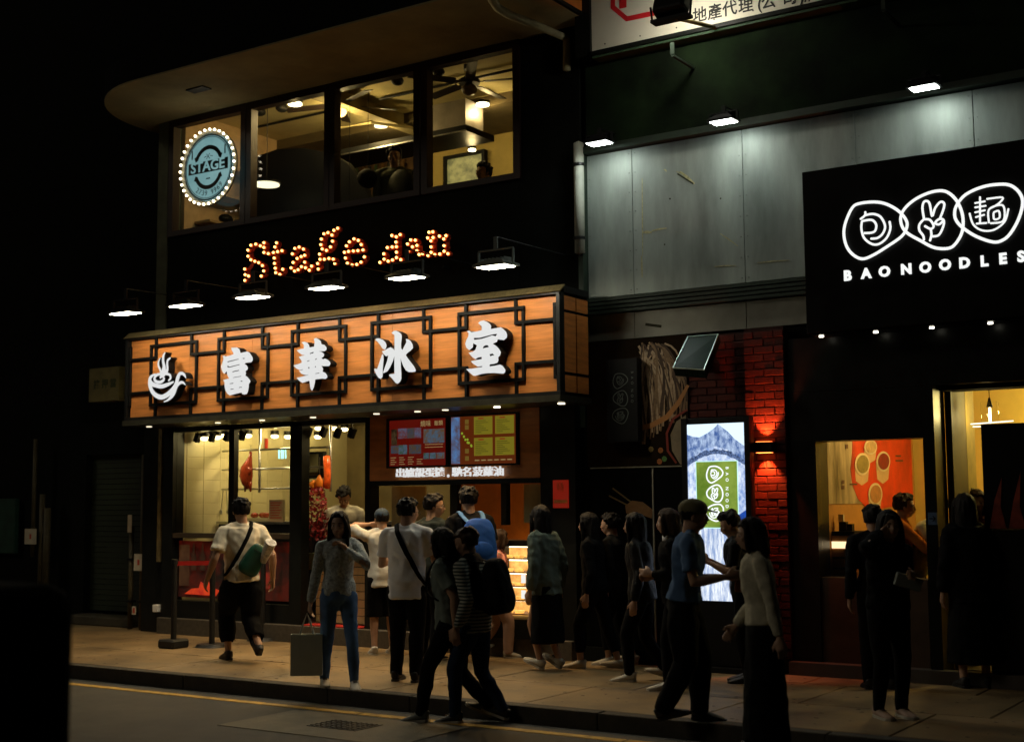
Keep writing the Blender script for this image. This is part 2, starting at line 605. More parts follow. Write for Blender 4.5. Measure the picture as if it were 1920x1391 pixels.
# dark booth partition and counter hood
pt = thing('booth_partition', 'big black booth backrests seen through the middle upstairs windows', 'partition', (-10.5, 13.2, 4.2))
b = B()
xs = at(470, 300, Y=13.2).x; xe = at(705, 400, Y=13.2).x
pts = []
for k in range(13):
    t = k / 12
    pts.append((xs + (xe - xs) * t, 5.35 + 0.72 * math.sin(PI * min(1, 0.25 + 0.62 * t)) ** 0.7))
pts = [(at(u, v, Y=13.2).x, at(u, v, Y=13.2).z) for u, v in ((462, 312), (485, 292), (520, 280), (570, 278), (615, 286), (650, 305), (680, 345), (705, 400))]
xs, xe = pts[0][0], pts[-1][0]
b.prism([(xs, 4.2)] + pts + [(xe, 4.2)], 13.2, 13.3)
obj('back_panel', b, BLACK, pt)
b = B(); b.box(-10.3, -7.95, 13.0, 13.08, 4.2, 5.32)
obj('counter_front', b, BLACK, pt)
hd = thing('extractor_hood', 'steel extractor hood hanging under the ceiling beside the right ceiling fan', 'extractor hood', (-9.9, 13.9, 6.4))
hx0, hx1 = at(780, 215, Y=13.9).x, at(915, 215, Y=13.9).x
b = B(); b.box(hx0 + .15, hx1 - 0.25, 13.75, 14.15, 6.42, 6.84)
obj('duct', b, mat('duct_steel', (0.25, 0.22, 0.18), 0.45, metal=0.5), hd)
b = B()
hxl = at(640, 230, Y=13.9).x
b.slab([(hxl, 13.55), (hx1 - .1, 13.55), (hx1 - .1, 14.19), (hxl, 14.19)], 6.34, 6.42)
obj('hood_canopy', b, BLACKM, hd)
b = B(); b.box(hxl - .01, hx1 - .09, 13.535, 13.55, 6.335, 6.35)
obj('hood_rim', b, STEEL, hd)
# framed picture on the back wall
pf = thing('framed_picture', 'black framed bright picture high on the yellow back wall upstairs', 'picture', (-11, 15.35, 6.4))
a0, a1 = at(838, 300, Y=15.33), at(905, 345, Y=15.33)
b = B()
b.box(a0.x - .05, a0.x, 15.3, 15.39, a1.z - .05, a0.z + .05).box(a1.x, a1.x + .05, 15.3, 15.39, a1.z - .05, a0.z + .05)
b.box(a0.x, a1.x, 15.3, 15.39, a0.z, a0.z + .05).box(a0.x, a1.x, 15.3, 15.39, a1.z - .05, a1.z)
obj('frame', b, BLACK, pf)
b = B(); b.box(a0.x, a1.x, 15.34, 15.36, a1.z, a0.z)
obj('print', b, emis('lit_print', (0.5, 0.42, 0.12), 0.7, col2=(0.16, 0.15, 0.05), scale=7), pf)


def ceiling_fan(px, py, Y, ang, lab, lit):
    c = at(px, py, Y=Y)
    zf = c.z
    f = thing('ceiling_fan', lab, 'ceiling fan', (c.x, c.y, zf))
    q = B(); q.cyl((c.x, c.y, zf + 0.06), 0.018, 6.98 - zf - 0.06).cyl((c.x, c.y, 6.92), 0.07, 0.06)
    obj('down_rod', q, BLACKM, f)
    q = B(); q.cyl((c.x, c.y, zf), 0.13, 0.05).cyl((c.x, c.y, zf + 0.05), 0.10, 0.06, r2=0.05)
    obj('motor_housing', q, BLACKM, f, smooth=False)
    for k in range(5):
        M = Matrix.Translation((c.x, c.y, zf + 0.02)) @ Matrix.Rotation(ang + k * 2 * PI / 5, 4, 'Z') @ Matrix.Rotation(0.2, 4, 'X')
        q = B(); q.bev(0.11, 0.20, -0.02, 0.02, -0.004, 0.004, 0.002, M=M).bev(0.19, 0.78, -0.065, 0.065, -0.005, 0.005, 0.003, M=M)
        obj('blade', q, mat('fan_blade_wood', (0.02, 0.012, 0.008), 0.5), f)
    q = B(); q.ell((c.x, c.y, zf - 0.07), (0.1, 0.1, 0.075))
    obj('lamp_globe', q, emis('fan_globe_on', (1, 0.62, 0.18), 5.0) if lit else mat('fan_globe_off', (0.16, 0.11, 0.05), 0.4), f, smooth=True)
    if lit: light('globe_light', 'POINT', (c.x, c.y, zf - 0.22), 26, WARM, f, 0.08)


ceiling_fan(880, 158, 13.05, 0.35, 'black ceiling fan with an unlit lamp in the right upstairs window', False)
ceiling_fan(636, 200, 13.1, 0.9, 'black ceiling fan with a glowing globe in the middle upstairs windows', True)
# ceiling lights: bright discs
n_ = 0
for (px, py, Z, r, st, lab) in ((905, 198, 6.8, 0.085, 9, 'round white ceiling light in the right upstairs window'),
                                (714, 238, 6.8, 0.09, 2.5, 'dimmer round ceiling light left of the extractor hood'),
                                (885, 283, 6.3, 0.05, 9, 'small white lamp above the framed picture'),
                                (553, 197, 6.8, 0.09, 9, 'bright ceiling light at the top of the second upstairs window'),
                                (500, 348, at(500, 348, Y=12.75).z, 0.17, 1.6, 'wide pale pendant lampshade in the second upstairs window')):
    c = at(px, py, Z=Z)
    t = thing('ceiling_light', lab, 'lamp', c)
    q = B(); q.cyl((c.x, c.y, c.z), r, 0.02, n=24)
    obj('diffuser', q, emis('lamp_disc_%g' % st, (1, 0.9, 0.55), st), t)
    q = B(); q.cyl((c.x, c.y, c.z + 0.02), r * 1.12, 0.03, n=24)
    if Z < 6.5: q.cyl((c.x, c.y, c.z + 0.05), 0.005, 6.98 - c.z - 0.05, n=6)
    obj('lamp_body', q, BLACKM, t)
    if st > 2: light('disc_light', 'POINT', (c.x, c.y, c.z - 0.09), 11 if Z > 6.5 else 4, WARM, t, 0.06)
# row of small bulbs reflected near the right window
# wall conduits and spot cans under the upstairs ceiling
for i, (px, py) in enumerate(((487, 210), (528, 203), (745, 152), (822, 135))):
    c = at(px, py, Y=12.75)
    t = thing('ceiling_spotlight', ['left of two dark round spotlights in the second upstairs window', 'right of two dark round spotlights in the second upstairs window',
                                    'dark round spotlight at the top of the third upstairs window', 'dark round spotlight at the top left of the right upstairs window'][i], 'spotlight', c)
    q = B(); q.ell((c.x, c.y, c.z), (0.075, 0.09, 0.06))
    obj('spot_can', q, BLACK, t, smooth=True)
    q = B(); q.cyl((c.x, c.y, c.z), 0.012, 6.9 - c.z, n=6)
    obj('stem', q, BLACK, t)
# white conduit on the ceiling of bay two
b = B(); b.loft([at(600, 262, Z=6.75) if False else (-11.9, 13.6, 6.75), (-11.2, 13.6, 6.72), (-10.9, 14.1, 6.72)], 0.02, n=8)
tag(obj('ceiling_conduit', b, YCEIL), 'thin cream pipe crossing the ceiling of the upstairs room', 'pipe')
# string of tiny lights bottom right upstairs window
t = thing('fairy_lights', 'small cluster of white fairy lights low in the right upstairs window', 'string lights', at(893, 385, Y=12.7))
for (px, py) in ((886, 378), (894, 382), (890, 390), (900, 392), (884, 392), (897, 374)):
    c = at(px, py, Y=12.7)
    q = B(); q.ell(c, (0.014, 0.014, 0.014), n=6)
    obj('bulb', q, emis('fairy_bulb', (1, 0.85, 0.5), 4), t)

# ================================================================== ROUND SIGN WITH BULBS
SX, SZ, SY = -12.63, 5.99, 12.02
st = thing('round_sign', 'round pale blue lit sign ringed with small white bulbs in the left upstairs window', 'sign', (SX, SY, SZ))
TEAL = emis('sign_teal', (0.20, 0.42, 0.44), 0.62, col2=(0.30, 0.55, 0.56), scale=1.5)
INK = mat('sign_ink', (0.006, 0.012, 0.012), 0.5)
R_ = 0.44
b = B(); b.cyl((SX, SY, SZ), R_, 0.06, axis='y', n=64)
obj('lit_face', b, TEAL, st)
for (ra, rb) in ((R_ - 0.035, 0.008), (R_ - 0.012, 0.02)):
    q = B(); q.ribbon([(SX + ra * math.cos(a * PI / 40), SZ + ra * math.sin(a * PI / 40)) for a in range(81)], SY - 0.004, rb, 0.004)
    obj('ring', q, INK, st)
b = B(); b.bev(SX - 0.36, SX + 0.36, SY - 0.012, SY - 0.001, SZ - 0.065, SZ + 0.085, 0.004)
obj('banner', b, INK, st)
text_obj('STAGE', 0.19, (SX, SY - 0.016, SZ + 0.01), TEAL, st, off=0.004, sx=1.1, ext=0.002)


def arc_text(s, rad, a0, a1, size, m, parent, y, flip=False):
    for i, ch in enumerate(s):
        if ch == ' ': continue
        a = a0 + (a1 - a0) * i / (len(s) - 1)
        text_obj(ch, size, (SX + rad * math.cos(a), y, SZ + rad * math.sin(a)), m, parent, rot=(a + PI / 2 if flip else a - PI / 2), ext=0.001)


arc_text('2739 9969', 0.345, math.radians(236), math.radians(312), 0.10, INK, st, SY - 0.004, True)
for sgn in (1, -1):
    q = B()
    q.ribbon([(SX + 0.235 * math.cos(a), SZ + sgn * (0.0 + 0.235 * abs(math.sin(a))) + sgn * 0.03) for a in [math.radians(25 + k * 130 / 16) for k in range(17)]], SY - 0.004, 0.055, 0.003)
    for s2 in (-1, 1):
        q.ribbon([(SX + s2 * 0.21, SZ + sgn * 0.10), (SX + s2 * 0.235, SZ + sgn * 0.16)], SY - 0.006, 0.045, 0.002)
        if sgn > 0: q.ribbon([(SX + s2 * 0.3, SZ + 0.14), (SX + s2 * 0.3, SZ + 0.26)], SY - 0.004, 0.02, 0.002)
    obj('scroll_mark', q, INK, st)
q = B()
q.ribbon([(SX - 0.08, SZ + 0.14), (SX - 0.03, SZ + 0.15)], SY - 0.004, 0.008).ribbon([(SX + 0.03, SZ + 0.15), (SX + 0.08, SZ + 0.14)], SY - 0.004, 0.008)
q.ribbon([(SX - 0.03, SZ + 0.18), (SX + 0.03, SZ + 0.11)], SY - 0.007, 0.008).ribbon([(SX - 0.03, SZ + 0.11), (SX + 0.03, SZ + 0.18)], SY - 0.010, 0.008)
obj('cross_mark', q, INK, st)
q = B(); q.ribbon([(SX - 0.04, SZ - 0.155, 0.004), (SX - 0.02, SZ - 0.145, 0.02), (SX, SZ - 0.152, 0.012), (SX + 0.02, SZ - 0.145, 0.02), (SX + 0.04, SZ - 0.155, 0.004)], SY - 0.004)
obj('moustache_mark', q, INK, st)
text_obj('SINCE 2011', 0.03, (SX, SY - 0.004, SZ - 0.105), INK, st, ext=0.001) if False else None
BULB = emis('warm_white_bulb', (1, 0.86, 0.6), 7)
bb = bpy.data.meshes.new('bulb')
q = B(); q.ell((0, 0, 0), (0.017, 0.017, 0.017), n=8); q.bm.to_mesh(bb); q.bm.free(); bb.materials.append(BULB)
for k in range(34):
    a = k * 2 * PI / 34
    o = link('bulb', bb, st, local=True)
    o.location = (0.492 * math.cos(a), -0.03, 0.492 * math.sin(a))
q = B(); q.ribbon([(SX + 0.475 * math.cos(a * PI / 40), SZ + 0.475 * math.sin(a * PI / 40)) for a in range(81)], SY + 0.0, 0.05, 0.03)
obj('bulb_rim', q, mat('rim_tin', (0.28, 0.27, 0.2), 0.5), st)

# ================================================================== MARQUEE BULB LETTERS
A6 = [(525,435),(290,480),(378,460),(460,490),(525,520),(237,570),(525,610),(603,630),(695,610),(770,595),(850,580),(750,437),(722,512),(237,678),(290,740),(362,768),(430,793),(497,845),(520,942),(475,1035),(178,908),(187,1008),(247,1033),(180,1112),(710,710),(714,806),(728,893),(738,973),(812,1005),(862,912),
      (1080,537),(1158,513),(1235,550),(1037,635),(1258,660),(1195,683),(1122,718),(1050,790),(1257,785),(1013,888),(1075,945),(1140,920),(1200,865),(1272,885),(1340,930),(1383,855),
      (1852,175),(1785,212),(1677,253),(1605,275),(1750,298),(1557,370),(1758,408),(1550,470),(1722,510),(1573,547),(1650,573),(1525,640),(1535,733),(1612,733),(1695,718),(1772,730),(1490,810),(1800,808),(1502,908)]
A7 = [(292,245),(362,270),(217,293),(410,338),(168,360),(440,425),(357,437),(282,443),(203,450),(135,465),(152,558),(462,540),(407,625),(338,663),(262,672),(185,642),
      (912,190),(1048,175),(983,212),(980,297),(987,373),(917,377),(838,387),(780,490),(987,463),(987,550),(785,577),(852,610),(922,590),(717,630),(1058,585),
      (1220,262),(1295,267),(1167,328),(1323,352),(1248,375),(1180,443),(1322,438),(1358,500),(1415,487),(1503,517),(1555,465),(1615,503),(1697,493),(1767,447),(1830,488),
      (1520,137),(1583,130),(1497,230),(1587,223),(1550,278),(1553,377),(1690,200),(1798,192),(1762,247),(1767,357)]
gl = [(440 + u / 9.6, 410 + v / 9.6) for u, v in A6] + [(630 + u / 8.727, 420 + v / 8.727) for u, v in A7]
groups = [('S', 440, 496), ('t', 496, 533), ('a', 533, 588), ('k', 588, 639), ('e', 639, 700), ('d', 700, 756), ('e', 756, 783), ('l', 783, 818), ('i', 818, 850)]
mq = thing('marquee_letters', 'orange bulb lettering reading Steak deli strung across the dark wall', 'light sign', (-10.4, 12.0, 4.7))
mq['label'] = 'row of orange bulb-dotted letters glowing on the dark wall under the upstairs windows'
OB = emis('orange_filament', (1.0, 0.50, 0.12), 6)
SOCK = mat('red_bulb_socket', (0.5, 0.05, 0.02), 0.5)
ob = bpy.data.meshes.new('bulb')
q = B(); q.ell((0, 0, 0), (0.0145, 0.0155, 0.0155), n=8); q.bm.to_mesh(ob); q.bm.free(); ob.materials.append(OB)
MY = 12.0
for nm, xa, xb in groups:
    sel = [(u, v) for u, v in gl if xa <= u < xb]
    if not sel: continue
    q = B()
    P3 = [at(u, v, Y=MY) for u, v in sel]
    for p in P3: q.cyl((p.x, MY + 0.016, p.z), 0.025, 0.05, axis='y', n=8)
    used = [P3[0]]
    rest = P3[1:]
    while rest:                                   # thin metal back strip joining each bulb to its nearest neighbour
        d, i, j = min(((r - u_).length, i, j) for i, r in enumerate(rest) for j, u_ in enumerate(used))
        r = rest.pop(i)
        q.ribbon([(used[j].x, used[j].z), (r.x, r.z)], MY + 0.07, 0.05, 0.01)
        used.append(r)
    lo = obj('bulb_letter', q, SOCK, mq)
    for p in P3:
        o = link('bulb', ob, lo, local=True)
        o.location = p
for px in (470, 600, 720, 830):
    c = at(px, 500, Y=MY + 0.08)
    q = B(); q.box(c.x - .012, c.x + .012, MY + 0.08, WY, c.z - .012, c.z + .012)
    obj('bracket', q, BLACKM, mq)

# ---- things standing in the upstairs room
c = at(752, 345, Y=12.95)
gc = thing('rounded_chair', 'dull green rounded chair back in the third upstairs window', 'chair', (c.x, 12.95, 4.2))
q = B(); q.ell((c.x, 12.95, c.z - 0.05), (0.22, 0.06, 0.24), n=18)
obj('backrest', q, mat('green_vinyl', (0.06, 0.065, 0.03), 0.7), gc, smooth=True)
q = B(); q.cyl((c.x, 12.95, 4.2), 0.03, c.z - 0.25 - 4.2, n=8)
obj('leg', q, BLACKM, gc)
for i, (u, v, Yq, r) in enumerate(((655, 420, 12.6, 0.09), (690, 335, 12.9, 0.14))):  # invented hanging balls, coloured near-black to fill the dark mass upstairs
    c = at(u, v, Y=Yq)
    c.z = max(c.z, 5.3)
    t = thing('hanging_basket', ['small olive plant ball low in the third upstairs window', 'dark round hanging ball left of the green chair upstairs'][i], 'hanging plant', c)
    q = B(); q.ell(c, (r, r, r * 0.9), n=16)
    me = obj('ball', q, mat('dark_moss', (0.010, 0.010, 0.004), 0.9, var=0.5, bump=0.8), t, smooth=True)
    q = B(); q.cyl(c, 0.004, max(0.1, 6.9 - c.z), n=5)
    obj('cord', q, BLACK, t)
for i, (x0, z0, x1, z1) in enumerate(((-13.2, 6.93, -11.4, 6.93), (-10.9, 6.94, -8.2, 6.94))):
    q = B(); q.loft([(x0, 13.4, z0), (x1, 13.4, z1)], 0.018, n=6)
    t = tag(obj('lighting_track', q, BLACK), ['left black lighting track on the upstairs ceiling', 'right black lighting track on the upstairs ceiling'][i], 'track')
# ---- gum marks, stains and grit on the pavement
q = B()
gr_ = random.Random(21)
for k in range(420):
    x = gr_.uniform(-14.5, -1.5); y = gr_.uniform(9.3, 12.0); r = gr_.uniform(0.006, 0.022)
    n_g = 7
    vs = [q.bm.verts.new((x + r * math.cos(2 * PI * j / n_g) * gr_.uniform(.7, 1.2), y + r * math.sin(2 * PI * j / n_g) * gr_.uniform(.7, 1.2), 0.0035)) for j in range(n_g)]
    q.bm.faces.new(vs)
kind(obj('gum_marks', q, mat('gum_black', (0.04, 0.028, 0.015), 0.8, var=0.5), None), 'stuff')
# ================================================================== CAFE SIGN BOX
CX0, CX1, CZ0, CZ1, CY = -13.36, -6.95, 2.70, 3.74, 11.42
WOOD = mat('varnished_sign_wood', (0.55, 0.19, 0.042), 0.42, var=0.30, scale=3.2, bump=0.12, bscale=30, stretch=(0.7, 1, 9), detail=8)
sg = thing('cafe_sign', 'long wooden cafe signboard with black fretwork and white raised characters', 'signboard', ((CX0 + CX1) / 2, CY, CZ0))
PERIOD = 1.262
C0 = at(447, 695, Y=CY - 0.1).x
cxs = [at(u, v, Y=CY - 0.1).x for u, v in ((315, 708), (447, 695), (588, 683), (742, 670), (912, 655))]
# boards
seams = []
n = 6
for i in range(n):
    x0 = CX0 + 0.03 + (CX1 - CX0 - 0.06) * i / n
    x1 = CX0 + 0.03 + (CX1 - CX0 - 0.06) * (i + 1) / n - 0.003
    q = B(); q.box(x0, x1, CY, CY + 0.03, CZ0 + 0.03, CZ1 - 0.03)
    obj('wood_board', q, WOOD, sg)
q = B(); q.box(CX0, CX1 - 0.004, CY + 0.032, 11.98, CZ0, CZ1 - 0.002)
obj('sign_box', q, BLACK, sg)
for i, (y0, y1) in enumerate(((CY + 0.05, 11.72), (11.74, 11.97))):
    q = B(); q.box(CX1 - 0.003, CX1 + 0.012, y0, y1, CZ0 + 0.03, CZ0 + 0.20).box(CX1 - 0.003, CX1 + 0.012, y0, y1, CZ0 + 0.235, CZ1 - 0.20).box(CX1 - 0.003, CX1 + 0.012, y0, y1, CZ1 - 0.17, CZ1 - 0.03)
    obj('side_board', q, WOOD, sg)
# rims
q = B(); q.box(CX0 - 0.03, CX1 + 0.03, CY - 0.05, CY + 0.045, CZ0 - 0.01, CZ0 + 0.028)
obj('bottom_rim', q, BLACKM, sg)
q = B(); q.box(CX0 - 0.03, CX1 + 0.03, CY - 0.05, CY + 0.045, CZ1 - 0.028, CZ1 - 0.005)
obj('top_rim', q, BLACKM, sg)
for x in (CX0 - 0.03, CX1 - 0.01):
    q = B(); q.box(x, x + 0.04, CY - 0.05, CY + 0.045, CZ0 + 0.029, CZ1 - 0.029)
    obj('end_rim', q, BLACKM, sg)
q = B()                                             # sloping metal flashing that catches the floodlights
for x in (CX0 - 0.05,):
    a = [(CX0 - 0.05, CY - 0.075, CZ1 - 0.004), (CX1 + 0.05, CY - 0.075, CZ1 - 0.004), (CX1 + 0.05, CY + 0.02, CZ1 + 0.075), (CX0 - 0.05, CY + 0.02, CZ1 + 0.075)]
    v = [q.bm.verts.new(p) for p in a] + [q.bm.verts.new((p[0], p[1] + 0.02, p[2] - 0.004)) for p in a]
    for f in ((0, 1, 2, 3), (7, 6, 5, 4), (0, 4, 5, 1), (1, 5, 6, 2), (2, 6, 7, 3), (3, 7, 4, 0)): q.bm.faces.new([v[i] for i in f])
obj('top_flashing', q, BRASS, sg)
q = B(); q.box(CX0 - 0.04, CX1 + 0.04, CY - 0.07, 11.98, CZ0 - 0.075, CZ0 - 0.012)
sof = obj('soffit', q, mat('soffit_metal', (0.05, 0.045, 0.028), 0.4, metal=0.5, var=0.3), sg)
q = B(); q.box(CX0 - 0.02, CX1 + 0.02, CY + 0.05, 11.98, CZ1 + 0.0, CZ1 + 0.07)
obj('top_cover', q, BLACK, sg)
# fretwork bars
H = CZ1 - CZ0 - 0.06
zb, zt = CZ0 + 0.03, CZ1 - 0.03
Z = lambda f: zt - f * H
bw = 0.036
FR = mat('black_fretwork', (0.004, 0.0035, 0.003), 0.5, var=0.3, spec=0.15)
step = [(cxs[i + 1] - cxs[i]) for i in range(4)]
per = sum(step) / 4
cen = [cxs[0] + per * (i - 1) for i in range(7)]


def fbar(x0, x1, z0, z1):
    x0, x1 = max(x0, CX0 + 0.012), min(x1, CX1 - 0.012)
    if x1 - x0 < 0.01: return
    k_ = rr.uniform(0, 0.002)
    q = B(); q.bev(x0, x1, CY - 0.032 + k_, CY - 0.001, z0, z1, 0.003)
    obj('fret_bar', q, FR, sg)


wo_, wi = 0.405, 0.315
for c in cen:
    for s in (-1, 1):
        xo = c + s * wo_
        fbar(xo - bw / 2, xo + bw / 2, Z(0.855) + bw / 2, Z(0.10) - bw / 2)
    fbar(c - wo_ - bw / 2, c + wo_ + bw / 2, Z(0.10) - bw / 2, Z(0.10) + bw / 2)
    fbar(c - wo_ - bw / 2, c + wo_ + bw / 2, Z(0.855) - bw / 2, Z(0.855) + bw / 2)
    m_ = c + per                                   # link piece to the next panel
    xa, xb = c + wi, m_ - wi
    for x_ in (xa, xb):
        fbar(x_ - bw / 2, x_ + bw / 2, Z(0.255) + bw / 2, Z(0.10) - bw / 2)
        fbar(x_ - bw / 2, x_ + bw / 2, Z(0.10) + bw / 2, zt)
        fbar(x_ - bw / 2, x_ + bw / 2, Z(0.855) + bw / 2, Z(0.69) - bw / 2)
        fbar(x_ - bw / 2, x_ + bw / 2, zb, Z(0.855) - bw / 2)
    for f in (0.255, 0.69):
        fbar(xa - bw / 2, c + wo_ - bw / 2, Z(f) - bw / 2, Z(f) + bw / 2)
        fbar(c + wo_ + bw / 2, m_ - wo_ - bw / 2, Z(f) - bw / 2, Z(f) + bw / 2)
        fbar(m_ - wo_ + bw / 2, xb + bw / 2, Z(f) - bw / 2, Z(f) + bw / 2)
# raised characters
LIT = emis('lit_acrylic', (0.80, 0.81, 0.81), 0.9)
FY = CY - 0.16


def trace(name, loops, ox, oy, s, parent, y=FY, depth=0.11):
    L = []
    for lp in loops:
        r = []
        for u, v in lp:
            p = at(ox + u / s, oy + v / s, Y=y)
            r.append((p.x, p.z))
        L.append(r)
    o = outline_obj(name, L, y, depth, (LIT, BLACK), parent)
    for sx_ in (-0.1, 0.1):
        c = sum((Vector((a, 0, b_)) for a, b_ in L[0]), Vector()) / len(L[0])
    q = B(); q.box(c.x - 0.02, c.x + 0.02, y + depth, CY, c.z - 0.02, c.z + 0.02)
    obj('standoff', q, BLACKM, o)
    return o


trace('character', [[(425,150),(560,145),(620,185),(645,275),(800,240),(860,270),(900,330),(935,390),(935,450),(900,495),(770,510),(740,535),(790,570),(820,620),(815,665),(765,705),(775,760),(760,815),(800,835),(850,890),(880,940),(870,980),(845,1000),(840,1080),(825,1170),(800,1240),(740,1262),(690,1250),(670,1215),(560,1235),(390,1285),(330,1240),(285,1160),(265,1060),(265,970),(230,915),(290,900),(375,880),(340,820),(325,770),(315,705),(265,770),(225,740),(200,680),(180,600),(205,530),(235,440),(235,390),(215,345),(260,340),(290,360),(400,335),(480,305),(465,260),(430,200)],
    [(330,478),(600,413),(600,427),(340,497)], [(335,570),(380,602),(620,543),(625,557),(380,622),(335,612)], [(450,713),(610,678),(615,694),(455,732)], [(470,853),(660,820),(660,832),(475,864)], [(385,998),(475,983),(475,999),(390,1012)], [(640,938),(690,933),(685,957),(650,952)], [(405,1128),(480,1118),(480,1130),(410,1147)], [(610,1088),(675,1076),(672,1092),(612,1102)], [(695,398),(745,396),(735,417),(705,414)]],
    400, 640, 12.65, sg)
trace('character', [[(585,120),(640,105),(700,140),(745,180),(760,245),(830,265),(875,320),(875,370),(830,405),(700,402),(770,425),(815,465),(820,500),(800,535),(760,555),(790,590),(840,570),(900,600),(950,645),(965,690),(935,740),(850,745),(755,738),(790,780),(795,830),(785,870),(840,890),(885,945),(895,995),(850,1035),(780,1025),(620,1045),(610,1120),(585,1220),(550,1300),(520,1275),(500,1200),(485,1075),(400,1100),(330,1125),(260,1080),(190,1010),(300,985),(420,955),(480,938),(400,948),(300,915),(250,850),(330,828),(345,815),(270,832),(190,800),(115,725),(230,695),(310,665),(305,620),(245,535),(300,515),(385,495),(310,485),(240,430),(195,385),(280,355),(360,345),(355,260),(305,200),(380,190),(440,215),(480,270),(490,320),(590,300),(605,200)],
    [(495,450),(580,420),(578,445),(500,470)], [(430,630),(485,608),(485,625),(440,642)], [(615,590),(640,568),(655,575),(630,605)], [(460,765),(484,762),(487,800),(466,800)], [(612,745),(629,740),(629,770),(616,777)], [(620,908),(710,891),(710,905),(625,920)]],
    540, 625, 12.1, sg)
ice = trace('character', [[(510,165),(560,120),(610,115),(670,145),(725,190),(735,250),(720,400),(720,500),(750,535),(800,430),(830,380),(830,330),(820,295),(880,305),(930,345),(970,420),(980,490),(930,545),(870,590),(820,640),(860,710),(930,800),(1000,890),(1040,970),(1030,1005),(970,1015),(890,1015),(825,980),(770,890),(730,790),(710,715),(715,900),(725,1050),(725,1160),(690,1235),(635,1270),(595,1245),(550,1185),(500,1130),(455,1080),(480,1060),(575,1050),(572,900),(572,670),(540,780),(480,910),(420,1000),(335,1040),(329,1015),(370,900),(420,760),(440,650),(395,675),(345,632),(300,565),(360,545),(430,500),(490,475),(550,510),(575,545),(575,210),(545,195)],
    [(155,315),(190,280),(250,285),(320,310),(380,370),(405,440),(390,500),(360,530),(310,500),(260,420),(200,350)],
    [(310,620),(338,655),(340,750),(321,950),(320,1060),(315,1120),(275,1165),(220,1130),(175,1060),(140,980),(135,945),(165,935),(195,950),(240,830),(280,700)]],
    690, 610, 11.59, sg)
trace('character', [[(405,175),(450,135),(520,120),(590,150),(650,190),(680,240),(670,300),(830,270),(880,262),(940,310),(990,360),(1012,420),(1005,480),(945,530),(815,515),(800,565),(710,605),(780,650),(840,710),(880,780),(865,850),(825,885),(830,950),(810,1000),(740,1025),(650,1035),(645,1080),(780,1060),(860,1040),(920,1070),(975,1150),(970,1200),(935,1230),(850,1225),(740,1215),(600,1220),(480,1235),(350,1275),(300,1270),(220,1200),(155,1135),(300,1120),(490,1090),(490,1070),(400,1085),(310,1030),(250,970),(350,950),(480,925),(480,880),(400,895),(350,930),(290,890),(205,795),(290,775),(350,730),(380,640),(305,595),(295,680),(260,710),(220,740),(160,690),(135,610),(160,530),(200,450),(205,390),(170,345),(215,330),(265,365),(400,345),(480,325),(480,240),(440,210)],
    [(320,485),(440,482),(640,430),(700,412),(800,400),(775,450),(745,445),(700,430),(650,450),(480,505),(320,525)], [(500,705),(525,655),(570,635),(610,640),(630,675),(560,690)], [(645,825),(710,810),(745,850),(700,850),(660,870)]],
    860, 590, 11.127, sg)
# steaming cup emblem, stroke by stroke
STK = [[(410,300,20),(370,400,45),(375,480,50),(410,560,45),(430,640,50)],
       [(520,180,20),(480,260,60),(475,380,65),(495,480,80),(490,560,120),(480,640,130),(440,690,80),(405,745,30)],
       [(640,300,30),(580,350,50),(565,430,50),(570,540,60),(540,640,80)],
       [(590,800,30),(640,740,50),(620,670,50),(540,650,50),(430,650,50),(330,680,60),(290,750,60),(320,810,60),(400,830,60),(470,800,60),(500,750,45),(470,715,30)],
       [(320,650,25),(230,700,60),(190,780,90),(230,860,90),(320,900,80),(450,920,80),(580,880,70),(710,820,30)],
       [(190,800,90),(195,900,90),(240,1020,90),(320,1110,90),(440,1155,95),(560,1110,100),(680,1010,110),(760,880,90),(800,740,90),(840,650,70),(900,640,60),(950,680,50),(980,745,10)],
       [(500,1255,20),(580,1220,40),(660,1150,70),(720,1060,80),(760,950,80),(800,890,60),(860,840,60),(920,840,45),(975,895,8)]]
q = B(); q2 = B()
for i, s_ in enumerate(STK):
    pts = []
    for u, v, w_ in smooth_pts(s_, 4):
        p = at(265 + u / 11.59, 645 + v / 11.59, Y=FY)
        pts.append((p.x, p.z, w_ / 11.59 * 0.0073))
    q.ribbon(pts, FY - 0.0015 * i, d=0.001)
    q2.ribbon([(a, c_, w_ * 0.97) for a, c_, w_ in pts], FY + 0.0025 + 0.001 * i, d=0.10)
em = obj('cup_emblem', q, LIT, sg)
obj('emblem_side', q2, BLACK, em)

# ================================================================== FLOODLIGHTS
LENS = emis('flood_lens', (1.0, 0.93, 0.72), 75)
LENSW = emis('flood_lens_cool', (0.86, 0.96, 0.90), 50)


